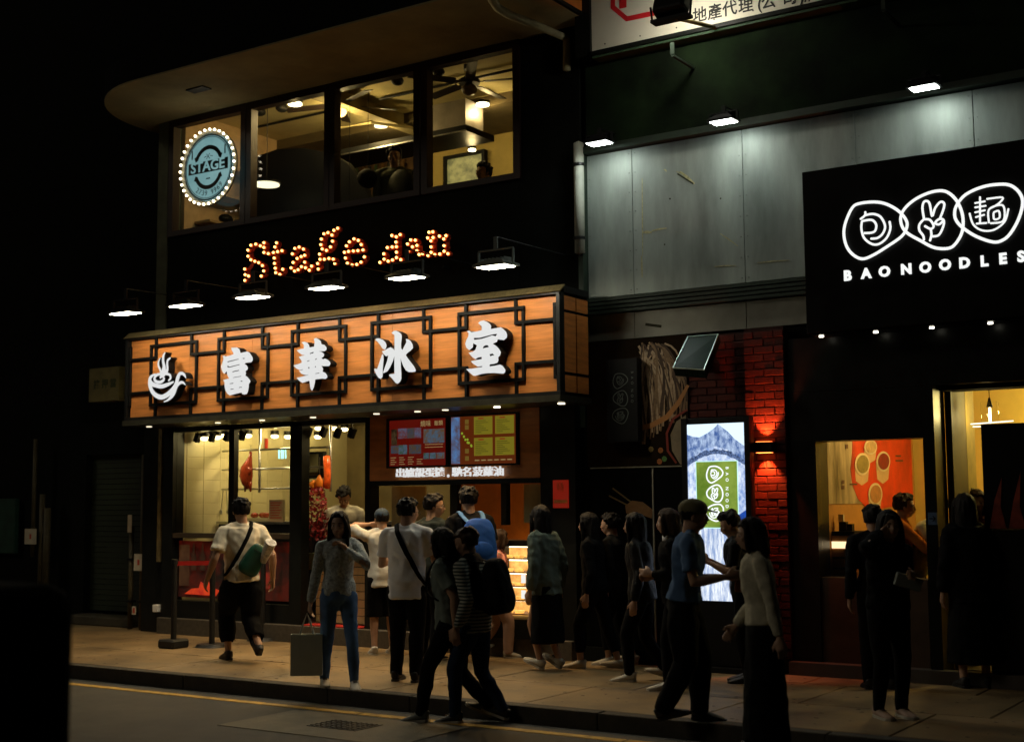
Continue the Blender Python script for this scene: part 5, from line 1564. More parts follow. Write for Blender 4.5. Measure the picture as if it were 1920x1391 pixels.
# lower poster pair below
lp = thing('chopsticks_poster', 'dark lower wall poster with a hand holding chopsticks', 'poster', (-6.6, 12.1, 0.5))
part('sheet', mat('poster_black', (0.003, 0.003, 0.003), 0.8, spec=0.05), -7.04, -6.285, 12.1, 12.13, 0.15, pz0 - 0.02, lp)
q = B()
q.ribbon([(NP(u, v).x, NP(u, v).z) for u, v in ((1141, 929), (1188, 953))], 12.097, 0.016, 0.001)
q.ribbon([(NP(u, v).x, NP(u, v).z) for u, v in ((1148, 915), (1195, 950))], 12.0955, 0.016, 0.001)
obj('chopstick_print', q, mat('chopstick_ochre', (0.22, 0.15, 0.05), 0.6), lp)
q = B(); q.prism([(NP(u, v).x, NP(u, v).z) for u, v in ((1172, 948), (1185, 938), (1205, 941), (1223, 955), (1222, 972), (1195, 962), (1174, 962))], 12.092, 12.094)
obj('hand_print', q, mat('hand_ochre', (0.24, 0.12, 0.04), 0.6, var=0.3), lp)
lp2 = tag(part('side_poster', mat('poster_black2', (0.004, 0.004, 0.004), 0.8, spec=0.05), -6.27, -5.875, 12.1, 12.13, 0.15, pz0 - 0.02, None) if False else obj('side_poster', B().box(-6.265, -5.875, 12.1, 12.13, 0.15, pz0 - 0.02), mat('poster_black2', (0.004, 0.004, 0.004), 0.8, spec=0.05)), 'plain black lower wall panel left of the glowing display', 'panel')
tag(obj('panel_joint', B().box(-6.282, -6.268, 12.085, 12.13, 0.15, pz0 - 0.02), mat('edge_white', (0.3, 0.29, 0.22), 0.6)), 'thin pale vertical strip between the two black lower wall panels', 'strip')
tag(obj('wall_skirting', B().box(-7.1, -4.84, 12.0, 12.05, 0.0, 0.145).box(-7.1, -5.88, 12.132, 12.3, 0.0, 3.3), DARKWALL), 'dark skirting under the black wall panels and brick column', 'skirting')
# the unlit square lamp above the kiosk
bl = at(1262, 690, Y=11.62); br = at(1320, 694, Y=11.62)
tl = at(1290, 632, X=bl.x)
tr2 = tl + (br - bl); tr2.z = tl.z
sl_ = thing('square_floodlight', 'unlit square lamp with a bright metal rim above the glowing display', 'floodlight', bl)
nrm = (br - bl).cross(tl - bl).normalized()
if nrm.y > 0: nrm = -nrm
q = B()
v = [q.bm.verts.new(p) for p in (bl, br, tr2, tl)] + [q.bm.verts.new(p - nrm * 0.10) for p in (bl, br, tr2, tl)]
for f in ((0, 1, 2, 3), (7, 6, 5, 4), (0, 4, 5, 1), (1, 5, 6, 2), (2, 6, 7, 3), (3, 7, 4, 0)): q.bm.faces.new([v[i] for i in f])
obj('glass_box', q, mat('dark_green_glass', (0.004, 0.018, 0.010), 0.35, spec=0.12), sl_)
q = B()
cr = [bl, br, tr2, tl, bl]
for a, b_ in zip(cr, cr[1:]): q.loft([a + nrm * 0.004, b_ + nrm * 0.004], 0.007, n=6)
obj('rim', q, mat('rim_silver', (0.5, 0.6, 0.52), 0.3, metal=0.8), sl_)
q = B(); q.box(bl.x + 0.2, bl.x + 0.26, 11.8, 12.12, bl.z - 0.02, bl.z + 0.08)
obj('bracket', q, BLACK, sl_)
# kiosk
KY = 11.86
kx0, kx1 = at(1288, 795, Y=KY).x, at(1395, 793, Y=KY).x
kz1, kz0 = at(1340, 794, Y=KY).z, 0.86
ks = thing('display_kiosk', 'tall glowing advertising display with mountain picture and green logo panel', 'display kiosk', ((kx0 + kx1) / 2, KY, 0))
part('case', BLACK, kx0 - 0.06, kx1 + 0.06, KY + 0.004, KY + 0.09, 0.05, kz1 + 0.06, ks, r=0.008)
for x0_, x1_ in ((kx0 - 0.06, kx0 - 0.003), (kx1 + 0.003, kx1 + 0.06)): part('bezel', BLACK, x0_, x1_, KY - 0.015, KY + 0.003, 0.05, kz1 + 0.06, ks)
part('base', BLACK, kx0 - 0.08, kx1 + 0.08, KY - 0.1, KY + 0.18, 0, 0.049, ks)
part('sky_image', emis('scr_sky', (0.70, 0.86, 0.98), 1.25), kx0, kx1, KY, KY + 0.003, kz0, kz1, ks)
KX = lambda t: kx0 + (kx1 - kx0) * t
KZ = lambda t: kz1 - (kz1 - at(1340, 1090, Y=KY).z) * t
MTN = emis('scr_mountain', (0.05, 0.12, 0.36), 1.0, col2=(0.50, 0.64, 0.88), scale=26, stretch=(1, 1, 0.5))
MTN2 = emis('scr_mountain_pale', (0.20, 0.33, 0.66), 1.1, col2=(0.78, 0.86, 0.98), scale=18, stretch=(1, 1, 0.6))
FORE = emis('scr_forest', (0.004, 0.012, 0.045), 1.0, col2=(0.16, 0.25, 0.50), scale=60)


def kp(name, pts, y, m):
    q = B(); q.prism([(KX(a), KZ(b_)) for a, b_ in pts], y, y + 0.0012)
    return obj(name, q, m, ks)


kp('mountain_image', [(0, .065), (.12, .08), (.22, .085), (.36, .06), (.48, .03), (.55, .003), (.62, .025), (.72, .055), (.84, .105), (1, .15), (1, .62), (0, .62)], KY - 0.002, MTN)
kp('snow_image', [(0, .26), (.15, .20), (.3, .16), (.5, .145), (.7, .17), (.85, .205), (1, .25), (1, .62), (0, .62)], KY - 0.0035, MTN2)
kr = random.Random(4)
ft = []
for k in range(41):
    t = k / 40
    ft.append((t, 0.24 - 0.075 * math.sin(PI * t) ** 0.8 + kr.uniform(-0.008, 0.006)))
kp('forest_image', ft + [(1 - t_ / 20, 0.265 - 0.075 * math.sin(PI * (1 - t_ / 20)) + kr.uniform(0, .008)) for t_ in range(21)], KY - 0.005, FORE)
kp('water_image', [(0, .6), (1, .6), (1, 1.12), (0, 1.12)], KY - 0.0058, emis('scr_ice', (0.25, 0.36, 0.62), 1.1, col2=(0.90, 0.95, 1.0), scale=16, stretch=(2.4, 1, 0.4)))
kp('dark_rock_image', [(.8, .6), (1, .55), (1, .68), (.9, .72), (.82, .66)], KY - 0.0072, emis('scr_rock', (0.01, 0.05, 0.3), 1, col2=(0.02, 0.10, 0.5), scale=30))
kp('panel_border', [(.145, .238), (.88, .238), (.88, .665), (.145, .665)], KY - 0.0088, emis('scr_border', (0.55, 0.9, 0.85), 1.2))
kp('green_panel', [(.158, .243), (.867, .243), (.867, .66), (.158, .66)], KY - 0.0103, emis('scr_green', (0.12, 0.22, 0.02), 0.9, col2=(0.28, 0.40, 0.06), scale=3))
mini_logo(ks, 1340, 889, 0.072, 0.082, KY - 0.012, emis('scr_white', (0.9, 0.95, 1), 1.2), 0.014)
for k, ch in enumerate('BAONOODLES'):
    c = at(1364, 877 + k * 11.2 + (5 if k > 2 else 0), Y=KY)
    if c.z > 1.25: text_obj(ch, 0.042, (c.x, KY - 0.012, c.z), emis('scr_white', (0.9, 0.95, 1), 1.2), ks, ext=0.0005, rot=-PI / 2, off=0.001)

# ================================================================== DARK ALLEY ON THE LEFT
al = thing('left_building', 'unlit neighbouring building with a rolled shutter left of the cafe', 'building', (-17, 12.6, 0))
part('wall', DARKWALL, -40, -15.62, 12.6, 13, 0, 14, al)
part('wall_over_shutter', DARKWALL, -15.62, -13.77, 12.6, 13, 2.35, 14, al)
part('wall_jamb', DARKWALL, -14.22, -13.77, 12.4, 12.6, 0, 2.35, al)
SHUT = mat('green_roller_shutter', (0.022, 0.032, 0.015), 0.6, var=0.5, scale=1.2)
for k in range(30): part('shutter_slat', SHUT, -15.6, -14.23, 12.7 + 0.004 * (k % 2), 12.72 + 0.004 * (k % 2), 0.16 + k * 0.074, 0.228 + k * 0.074, al)
part('doorstep', mat('step_stone', (0.06, 0.05, 0.03), 0.7, var=0.3), -15.6, -14.2, 12.25, 12.69, 0, 0.12, al, r=0.01)
bx = thing('hanging_sign', 'dim yellowish hanging sign box with dark characters left of the cafe sign', 'sign', (-14.5, 12.0, 3.2))
a0, a1 = at(170, 692, Y=12.2), at(224, 750, Y=12.2)
part('sign_face', mat('dim_cream_sign', (0.16, 0.13, 0.04), 0.6, var=0.25), a0.x, a1.x, 12.18, 12.35, a1.z, a0.z, bx)
for k, ch in enumerate('按押當'):
    text_obj(ch, 0.13, (a0.x + 0.16 + 0.17 * k, 12.177, (a0.z + a1.z) / 2), mat('dim_green_ink', (0.03, 0.045, 0.01), 0.6), bx, ext=0.001, off=0.003)
PIPE2 = mat('olive_pipe', (0.08, 0.065, 0.03), 0.6, var=0.3, scale=8)
PG = 'pipes beside the dark shutter'
for i, (u, zt_) in enumerate(((244, 1.35), (265, 1.25))):
    x_ = at(u, 1190, Z=0.0).x
    x_ = at(u, 1150, Y=12.15).x
    q = B(); q.cyl((x_, 12.15, 0), 0.035, 2.3 if i else 1.35, n=10)
    t = tag(obj('wall_pipe', q, PIPE2, smooth=True), ['left of two olive pipes beside the dark shutter, with a red tag at its foot', 'right of two olive pipes beside the dark shutter, behind the red stamped notice'][i], 'pipe')
    for z in (0.35, 0.9):
        q = B(); q.box(x_ - .045, x_ + .045, 12.11, 12.2, z, z + .03)
        obj('clamp', q, BLACKM, t)
for i, (u0, v0, u1, v1, redm) in enumerate(((240, 965, 247, 998, 0), (252, 1038, 268, 1070, 1), (248, 1136, 255, 1152, 1), (47, 991, 68, 1020, 1))):
    y_ = 12.1 if i < 3 else 12.3
    p0, p1 = at(u0, v0, Y=y_), at(u1, v1, Y=y_)
    t = thing('paper_notice', ['narrow white notice high on the left shutter pipe', 'white notice with a red stamp on the right shutter pipe', 'tiny red and white tag low on the left shutter pipe', 'white notice with a red stamp on the pole at the far left'][i], 'notice', (p0.x, y_, p1.z))
    part('sheet', mat('notice_paper', (0.62, 0.56, 0.42), 0.8), p0.x, p1.x, y_ - .004, y_, p1.z, p0.z, t)
    if redm:
        m_ = (p0 + p1) / 2
        q = B(); q.box(m_.x - .02, m_.x + .02, y_ - .006, y_ - .0045, m_.z - .035, m_.z + .035)
        obj('red_stamp', q, mat('stamp_red', (0.6, 0.08, 0.04), 0.7), t)
p0, p1 = at(288, 1133, Y=11.95), at(297, 1147, Y=11.95)
tag(obj('socket_plate', B().bev(p0.x, p1.x, 11.93, 12.0, p1.z, p0.z, 0.004), WHITE), 'small white socket plate low on the black left jamb of the cafe', 'socket')
part('cafe_left_wall', FRAME, -13.75, -13.33, 12.02, 12.4, 0, 2.69)
for i, u in enumerate((62, 78, 88)):
    x_ = at(u, 1000, Y=12.4).x
    q = B(); q.cyl((x_, 12.4, 0.3 if i else 0.9), 0.03 + 0.01 * i, 1.7 - 0.2 * i, n=8)
    tag(obj('wall_pipe', q, PIPE2, smooth=True), ['thin pole carrying the red stamped notice at the far left', 'middle of three dim pipes at the far left', 'thickest of three dim pipes at the far left'][i], 'pipe')
p0, p1 = at(0, 935, Y=12.5), at(26, 1038, Y=12.5)
tag(obj('green_tarpaulin', B().bev(p0.x - 1, p1.x, 12.5, 12.58, p1.z, p0.z, 0.01), mat('green_tarp', (0.01, 0.05, 0.03), 0.6, var=0.4)), 'dim green tarpaulin at the left edge of the picture', 'tarpaulin')
# queue barrier
QM = mat('matt_black_post', (0.014, 0.014, 0.013), 0.5, var=0.2)
QG = 'queue barrier posts outside the cafe'
qp = []
for i, (u, v) in enumerate(((325, 1214), (397, 1212), (492, 1200))):
    c = at(u, v, Z=0)
    t = thing('queue_post', ['black queue post with a square foot at the left end of the red belt', 'black queue post with a round foot and a red cap', 'black queue post half hidden behind the man with the green bag'][i], 'queue post', (c.x, c.y, 0), group=QG)
    q = B(); q.cyl((0, 0, 0.03), 0.033, 0.92, n=14)
    obj('post', q, QM, t, local=True)
    q = B()
    if i == 0: q.bev(-0.13, 0.13, -0.13, 0.13, 0, 0.1, 0.02)
    else: q.cyl((0, 0, 0), 0.19, 0.035, n=28, r2=0.165)
    obj('foot', q, QM, t, local=True)
    q = B(); q.cyl((0, 0, 0.95), 0.038, 0.05, n=14)
    obj('cap', q, mat('red_cap', (0.55, 0.02, 0.01), 0.5) if i == 1 else QM, t, local=True)
    qp.append(c)
q = B()
a_, b_ = qp[0], qp[1]
v = [q.bm.verts.new(p) for p in ((a_.x, a_.y, .93), (b_.x, b_.y, .93), (b_.x, b_.y, .98), (a_.x, a_.y, .98))]
v += [q.bm.verts.new(p.co + Vector((0, 0.004, 0))) for p in v]
for f in ((0, 1, 2, 3), (7, 6, 5, 4), (0, 4, 5, 1), (1, 5, 6, 2), (2, 6, 7, 3), (3, 7, 4, 0)): q.bm.faces.new([v[i] for i in f])
tag(obj('queue_belt', q, mat('red_belt', (0.5, 0.015, 0.01), 0.6)), 'red belt stretched between the two left queue posts', 'belt')
# out of focus cabinet near the camera
nb_ = tag(obj('roadside_cabinet', B().bev(-5.4, -3.58, 2.2, 2.9, -0.13, 1.36, 0.10, 4), mat('near_black', (0.002, 0.002, 0.002), 0.9, spec=0.05), smooth=False), 'black out of focus roadside cabinet cut off by the bottom left corner', 'cabinet')
# ================================================================== PEOPLE
def remesh(B_, vox, smooth=2):
    me = bpy.data.meshes.new('tmp')
    bmesh.ops.recalc_face_normals(B_.bm, faces=B_.bm.faces)
    B_.bm.to_mesh(me)
    B_.bm.free()
    o = bpy.data.objects.new('tmp', me)
    COL.objects.link(o)
    md = o.modifiers.new('r', 'REMESH')
    md.mode = 'VOXEL'
    md.voxel_size = vox
    if smooth:
        ms = o.modifiers.new('s', 'SMOOTH')
        ms.iterations = smooth
        ms.factor = 0.5
    bpy.context.view_layer.update()
    r = bpy.data.meshes.new_from_object(o.evaluated_get(bpy.context.evaluated_depsgraph_get()))
    bpy.data.objects.remove(o)
    bpy.data.meshes.remove(me)
    for p in r.polygons: p.use_smooth = True
    return r


def displace(me, fn):
    ns_ = [v.normal.copy() for v in me.vertices]
    for v, n in zip(me.vertices, ns_): v.co += n * fn(v.co)


def folds(amp, seed, sc=7.0, vz=2.2):
    o = Vector((seed * 3.1, seed * 1.7, 0))
    def f(c):
        p = Vector((c.x * sc, c.y * sc, c.z * vz)) + o
        a = 1 - abs(noise.noise(p)) * 2.2
        b_ = noise.noise(Vector((c.x * 14 + c.z * 9, c.y * 14, c.z * 16)) + o)
        return amp * (a * 0.7 - 0.5 + b_ * 0.5)
    return f


def ik(a, t, l1, l2, pole):
    a, t, pole = Vector(a), Vector(t), Vector(pole)
    d = t - a
    L = min(d.length, (l1 + l2) * 0.999)
    u = d.normalized()
    t = a + u * L
    x = (l1 * l1 - l2 * l2 + L * L) / (2 * L)
    h = math.sqrt(max(0, l1 * l1 - x * x))
    pn = (pole - u * pole.dot(u)).normalized()
    return a + u * x + pn * h, t


HAIRC = {'black': mat('black_hair', (0.007, 0.005, 0.004), 0.6, var=0.4, scale=60, stretch=(1, 1, 0.2), bump=0.6, bscale=160, spec=0.15),
         'brown': mat('brown_hair', (0.05, 0.026, 0.012), 0.6, var=0.4, scale=60, stretch=(1, 1, 0.2), bump=0.6, bscale=160, spec=0.2)}
EYEW = mat('eye_white', (0.6, 0.58, 0.55), 0.3)
LIP = mat('lips', (0.36, 0.10, 0.08), 0.5)


def cloth(name, col, **k):
    return mat(name, col, k.pop('rough', 0.85), var=k.pop('var', 0.12), scale=k.pop('scale', 9), bump=k.pop('bump', 0.25), bscale=k.pop('bscale', 220), spec=0.1, **k)


def person(label, px, py, head_py=None, H=None, face=123, z0=0.0, Y=None, legs='trousers', leg_mat=None, leg_hem=None, leg_w=1.0,
           top_mat=None, sleeve='short', hem=0.46, loose=1.0, hair='short', hair_c='black', shoe_mat=None, sole_mat=None, sex='m',
           footL=(-0.06, 0.0, 0.0, 0), footR=(0.06, 0.0, 0.0, 0), handL=None, handR=None, poleL=(-0.3, -1, -0.2), poleR=(0.3, -1, -0.2),
           lean=4, hyaw=0, hpitch=0, curl=0.5, skin=None, vox=0.011, glasses=False, hair_top=0.42, strap=False, group=None, feet_pt=None, sway=0.0):
    """One standing or walking figure. Local frame: x to its right, y forward, z up. Feet and hands in body heights."""
    skin = skin or SKIN
    base = at(px, py, Z=z0) if Y is None else at(px, py, Y=Y)
    if Y is not None: base.z = z0
    if H is None:
        H = at(px, head_py, Y=base.y).z - z0
    rz = math.radians(face - 90)
    root = thing('person', label, 'person', base, rz, group)
    U = H
    fem = sex == 'f'
    dmax = max(math.hypot(footL[0] + 0.052, footL[1]), math.hypot(footR[0] - 0.052, footR[1]))
    dmin_l = [math.hypot(f[1], f[0] - s * 0.052) for f, s in ((footL, -1), (footR, 1))]
    legL_ = 0.453
    hipz = 0.045 + math.sqrt(max(0.05, legL_ ** 2 - dmax ** 2)) * 0.998
    hipz = min(hipz, 0.496)
    P = Vector((sway, 0, hipz + 0.006))
    l = math.radians(lean)
    sp = Vector((0, math.sin(l), math.cos(l)))
    bk = Vector((0, math.cos(l), -math.sin(l)))
    X = Vector((1, 0, 0))
    N = P + sp * 0.325
    sw = 0.098 if fem else 0.112
    k_ = 1.0 if not fem else 0.92
    b = B()
    S = U                                    # all joints below are scaled by the height

    def T(v): return Vector(v) * S
    tors = [(-0.02, .085, .060), (0.02, .094 if fem else .090, .066), (0.06, .083, .060), (0.11, .070 if fem else .078, .052), (0.17, .078 * k_, .060), (0.22, .088 * k_, .064), (0.265, .096 * k_, .058), (0.295, .080 * k_, .048), (0.315, .045, .038), (0.33, .032, .034)]
    b.loft([T(P + sp * a) for a, _, _ in tors], [(r1 * S * (0.84 if a < 0.3 else 0.9), r2 * S * (0.82 if a < 0.3 else 0.9)) for a, r1, r2 in tors], side=X, n=16)
    # neck and head
    hy, hp = math.radians(hyaw), math.radians(hpitch)
    HM = Matrix.Rotation(-hy, 4, 'Z') @ Matrix.Rotation(-hp - l * 0.3, 4, 'X')
    hs = 0.133 * S / 0.227                    # head unit: crown to chin = 0.227 m at scale 1
    hu = 0.133 * S / 0.227
    npt = N + Vector((0, 0.012, 0.035))
    HC = T(N) + Vector((0, 0.012 * S, 0.072 * S)) + (HM @ Vector((0, 0.012, 0.0))) * hu
    b.loft([T(N - sp * 0.02), HC + (HM @ Vector((0, -0.02, -0.05))) * hu], [(0.036 * S * k_, 0.038 * S * k_), (0.032 * S * k_, 0.036 * S * k_)], side=X, n=12)
    MH = Matrix.Translation(HC) @ HM @ Matrix.Scale(hu, 4)
    b.ell((0, -0.008, 0.022), (0.076, 0.096, 0.090), MH, 20)
    b.ell((0, 0.018, -0.045), (0.060, 0.070, 0.066), MH, 16)
    b.ell((0, 0.052, -0.082), (0.026, 0.024, 0.020), MH, 10)      # chin
    b.loft([MH @ Vector(p) for p in ((0, 0.084, 0.012), (0, 0.097, -0.012), (0, 0.103, -0.026), (0, 0.088, -0.034))], [0.009 * hu, 0.011 * hu, 0.015 * hu, 0.011 * hu], n=8)
    b.ell((0, 0.085, -0.055), (0.024, 0.010, 0.010), MH, 8)
    for s in (-1, 1):
        b.ell((s * 0.03, 0.078, 0.016), (0.024, 0.012, 0.008), MH, 8)   # brow
        b.ell((s * 0.042, 0.062, -0.022), (0.022, 0.024, 0.020), MH, 8)  # cheek
        b.ell((s * 0.078, -0.006, -0.012), (0.010, 0.020, 0.032), MH, 8)  # ear
    # arms
    la, lf = 0.172 * S, 0.150 * S
    arms = {}
    for s, hd, pole in ((-1, handL, poleL), (1, handR, poleR)):
        Sh = T(P + sp * 0.282 + X * s * sw)
        if hd is None: hd = (s * 0.142, 0.01, (P + sp * 0.282).z - 0.312)
        tgt = Vector(hd) * S
        E_, Wr = ik(Sh, tgt, la, lf, pole)
        d = (Wr - E_).normalized()
        arms[s] = (Sh, E_, Wr, d)
        kk = k_ * 0.95
        ku = kk * (0.8 if sleeve == 'long' else 0.86)
        kf = kk * (0.84 if sleeve == 'long' else 1)
        b.loft([Sh - (E_ - Sh).normalized() * 0.01 * S, Sh.lerp(E_, 0.35), Sh.lerp(E_, 0.8), E_, E_.lerp(Wr, 0.25), E_.lerp(Wr, 0.7), Wr],
               [0.028 * S * ku, 0.028 * S * ku, 0.024 * S * kf, 0.024 * S * kf, 0.0255 * S * kf, 0.019 * S * kf, (0.017 * S * kk, 0.013 * S * kk)], n=12)
        b.ell(Sh, (0.028 * S * kk,) * 3, n=10)
        # hand: palm, four fingers, thumb
        inn = Vector((-s, 0, 0))
        pn = (inn - d * inn.dot(d))
        pn = pn.normalized() if pn.length > 0.2 else (bk - d * bk.dot(d)).normalized()
        ac = d.cross(pn) * s
        if ac.y < 0 and abs(d.z) > 0.6: ac = -ac
        hl = 0.100 * S
        pc = Wr + d * hl * 0.24
        b.loft([Wr - d * 0.005 * S, Wr + d * hl * 0.15, Wr + d * hl * 0.38, Wr + d * hl * 0.5], [(0.016 * S, 0.011 * S), (0.021 * S, 0.012 * S), (0.025 * S, 0.011 * S), (0.023 * S, 0.009 * S)], side=ac, n=10)
        for f_ in range(4):
            off = (f_ - 1.5) * 0.0125 * S
            ln = hl * (0.46, 0.52, 0.48, 0.38)[f_]
            p0 = Wr + d * hl * 0.45 - ac * off
            c1 = curl * (0.7 + 0.1 * f_)
            d1 = (d * math.cos(c1) + pn * math.sin(c1))
            d2 = (d * math.cos(c1 * 2.1) + pn * math.sin(c1 * 2.1))
            p1 = p0 + d1 * ln * 0.5
            p2 = p1 + d2 * ln * 0.5
            b.loft([p0 - d * 0.012 * S, p0, p1, p2], [0.0062 * S, 0.006 * S, 0.0056 * S, 0.0046 * S], n=6)
        t0 = Wr + d * hl * 0.12 + ac * 0.018 * S
        t1 = t0 + (d * 0.7 + ac * 0.6 + pn * 0.3).normalized() * hl * 0.28
        t2 = t1 + (d * 0.85 + pn * 0.5).normalized() * hl * 0.24
        b.loft([t0, t1, t2], [0.0085 * S, 0.0068 * S, 0.005 * S], n=6)
    # legs
    lt, ls = 0.237 * S, 0.222 * S
    legp = {}
    for s, ft_ in ((-1, footL), (1, footR)):
        hip = T(P + X * s * 0.050 - sp * 0.005)
        pit = math.radians(ft_[3])
        ft0 = T((ft_[0], ft_[1], ft_[2]))
        ank = ft0 + Vector((0, -0.012 * S, 0.042 * S))
        K, A_ = ik(hip, ank, lt, ls, (s * 0.05, 1, 0))
        legp[s] = (hip, K, A_, pit)
        b.loft([hip, hip.lerp(K, 0.3), hip.lerp(K, 0.75), K, K.lerp(A_, 0.3), K.lerp(A_, 0.7), A_],
               [0.042 * S, 0.040 * S, 0.032 * S, 0.030 * S, (0.030 if legs == 'shorts' else 0.027) * S, 0.022 * S, 0.020 * S], n=12)
        b.ell(A_, (0.02 * S,) * 3, n=8)
        fr = Matrix.Translation(A_) @ Matrix.Rotation(-pit, 4, 'X')
        b.loft([fr @ T((0, -0.02, -0.02)), fr @ T((0, 0.03, -0.024)), fr @ T((0, 0.085, -0.032)), fr @ T((0, 0.11, -0.034))], [(0.018 * S, 0.018 * S), (0.024 * S, 0.016 * S), (0.026 * S, 0.009 * S), (0.016 * S, 0.006 * S)], side=X, n=10)
    me = remesh(b, vox, 2)
    me.name = 'body'
    me.materials.append(skin)
    link('body', me, root, local=True)
    # eyes, brows, mouth
    if abs((face + -hyaw) % 360 - 123) > 55:
        for s in (-1, 1):
            q = B(); q.ell((s * 0.031, 0.0795, -0.002), (0.0135, 0.007, 0.0065), MH, 8)
            eo = obj('eye', q, EYEW, root, local=True, smooth=True)
            q = B(); q.ell((s * 0.031, 0.0845, -0.002), (0.0062, 0.004, 0.0062), MH, 8)
            obj('iris', q, BLACK, eo, local=True)
            q = B(); q.loft([MH @ Vector(p) for p in ((s * 0.016, 0.091, 0.020), (s * 0.032, 0.089, 0.025), (s * 0.05, 0.078, 0.020))], [0.0025 * hu, 0.0035 * hu, 0.002 * hu], n=6)
            obj('eyebrow', q, HAIRC['black'], root, local=True)
        q = B(); q.loft([MH @ Vector(p) for p in ((-0.024, 0.086, -0.056), (0, 0.0955, -0.055), (0.024, 0.086, -0.056))], [0.002 * hu, (0.006 * hu, 0.0035 * hu), 0.002 * hu], n=8)
        obj('mouth', q, LIP, root, local=True, smooth=True)
    if glasses:
        q = B()
        for s in (-1, 1):
            q.loft([MH @ Vector((s * 0.034 + 0.024 * math.cos(a * PI / 6), 0.098, -0.002 + 0.018 * math.sin(a * PI / 6))) for a in range(13)], 0.0018 * hu, n=5, cap=None)
            q.loft([MH @ Vector((s * 0.058, 0.096, 0.004)), MH @ Vector((s * 0.08, 0.0, 0.004))], 0.0018 * hu, n=5)
        obj('glasses', q, BLACKM, root, local=True)
    # hair
    hm = HAIRC[hair_c]
    def shell(k=1.0, low=-0.55, facey=0.30, top=0.45):
        t = bmesh.new()
        bmesh.ops.create_uvsphere(t, u_segments=28, v_segments=20, radius=1)
        q = B(); mp2 = {}
        for v in t.verts:
            d = v.co.normalized()
            isface = d.y > facey and d.z < top - 0.12 * (1 - abs(d.x))
            under = d.z < low + 0.5 * max(0, d.y)
            r = Vector((d.x * 0.085 * k, d.y * 0.106 * k, d.z * 0.103 * k)) + Vector((0, -0.012, 0.026))
            if isface or under: r = Vector((d.x * 0.055, d.y * 0.065, d.z * 0.065)) + Vector((0, -0.012, 0.02))
            mp2[v] = q.bm.verts.new(MH @ r)
        for f in t.faces: q.bm.faces.new([mp2[v] for v in f.verts])
        t.free()
        return q
    if hair in ('short', 'fringe', 'curly', 'crop'):
        q = shell(1.06 if hair != 'crop' else 1.0, low=-0.62)
        rs = random.Random(px)
        if hair != 'crop':
            for _ in range(26):
                a, e = rs.uniform(0, 2 * PI), rs.uniform(0.1, 1.2)
                d = Vector((math.cos(a) * math.cos(e), math.sin(a) * math.cos(e), math.sin(e)))
                if d.y > 0.5 and d.z < 0.5: continue
                c = Vector((d.x * 0.088, d.y * 0.107, d.z * 0.108)) + Vector((0, -0.012, 0.028))
                q.ell(c, (0.02, 0.026, 0.016) if hair != 'curly' else (0.026, 0.026, 0.026), MH, 8)
        hmsh = remesh(q, 0.0085, 1)
        displace(hmsh, lambda c: 0.007 * noise.noise(Vector((c.x * 45, c.y * 45, c.z * 18))) + 0.003 * noise.noise(c * 110))
    else:
        q = shell(1.08, low=-0.75, facey=0.42 if hair_top < 0.5 else 0.3, top=hair_top)
        Ls = {'long': 0.34, 'bob': 0.155, 'mid': 0.24}[hair]
        hp_ = [(0, -0.03, 0.05), (0, -0.045, -0.03), (0, -0.055, -0.03 - Ls * 0.35), (0, -0.07, -0.03 - Ls * 0.7), (0, -0.078, -0.03 - Ls)]
        ra = [(0.088, 0.075), (0.100, 0.078), (0.106, 0.064), (0.105, 0.05), (0.075, 0.03)]
        if hair == 'bob': ra = [(0.092, 0.08), (0.108, 0.088), (0.112, 0.082), (0.106, 0.072), (0.085, 0.05)]
        q.loft([MH @ Vector(p) for p in hp_], [(a * hu, c * hu) for a, c in ra], side=HM @ X, n=16)
        for s in (-1, 1):
            q.loft([MH @ Vector(p) for p in ((s * 0.05, 0.05, 0.085), (s * 0.078, 0.045, 0.03), (s * 0.086, 0.035, -0.04), (s * 0.088, 0.03, -0.04 - Ls * 0.4), (s * 0.082, 0.03, -0.04 - Ls * (0.9 if hair != 'bob' else 0.6)))],
                   [0.018 * hu, 0.02 * hu, 0.022 * hu, 0.024 * hu, 0.012 * hu], n=8)
        hmsh = remesh(q, 0.0095, 2)
        displace(hmsh, lambda c: 0.009 * noise.noise(Vector((c.x * 40, c.y * 40, c.z * 5))) + 0.004 * noise.noise(Vector((c.x * 90, c.y * 90, c.z * 12))))
    hmsh.name = 'hair'
    hmsh.materials.clear(); hmsh.materials.append(hm)
    link('hair', hmsh, root, local=True)
    # top
    cb = B()
    hemz = hem
    t0 = (hemz - P.z) / math.cos(l)
    lo = 0.010 * loose + 0.004
    tt = [(t0, .094 * loose, .070 * loose)] + [(a, r1 * (1.04) + lo * 0.6, r2 * 1.04 + lo * 0.8) for a, r1, r2 in tors if a > t0 + 0.02 and a < 0.30] + [(0.307, .060, .048), (0.322, 0.045, 0.043)]
    if t0 < 0.0: tt = [(t0, .099 * (1 + 0.05 * loose), .076 * loose)] + [(a, max(r1 * 1.05 + lo * 0.7, 0.086 * loose), r2 * 1.05 + lo) for a, r1, r2 in tors if a > t0 + 0.02 and a < 0.30] + [(0.307, .060, .048), (0.322, 0.045, 0.043)]
    cb.loft([T(P + sp * a) for a, _, _ in tt], [(r1 * S, r2 * S) for _, r1, r2 in tt], side=X, n=20, cap=0.05)
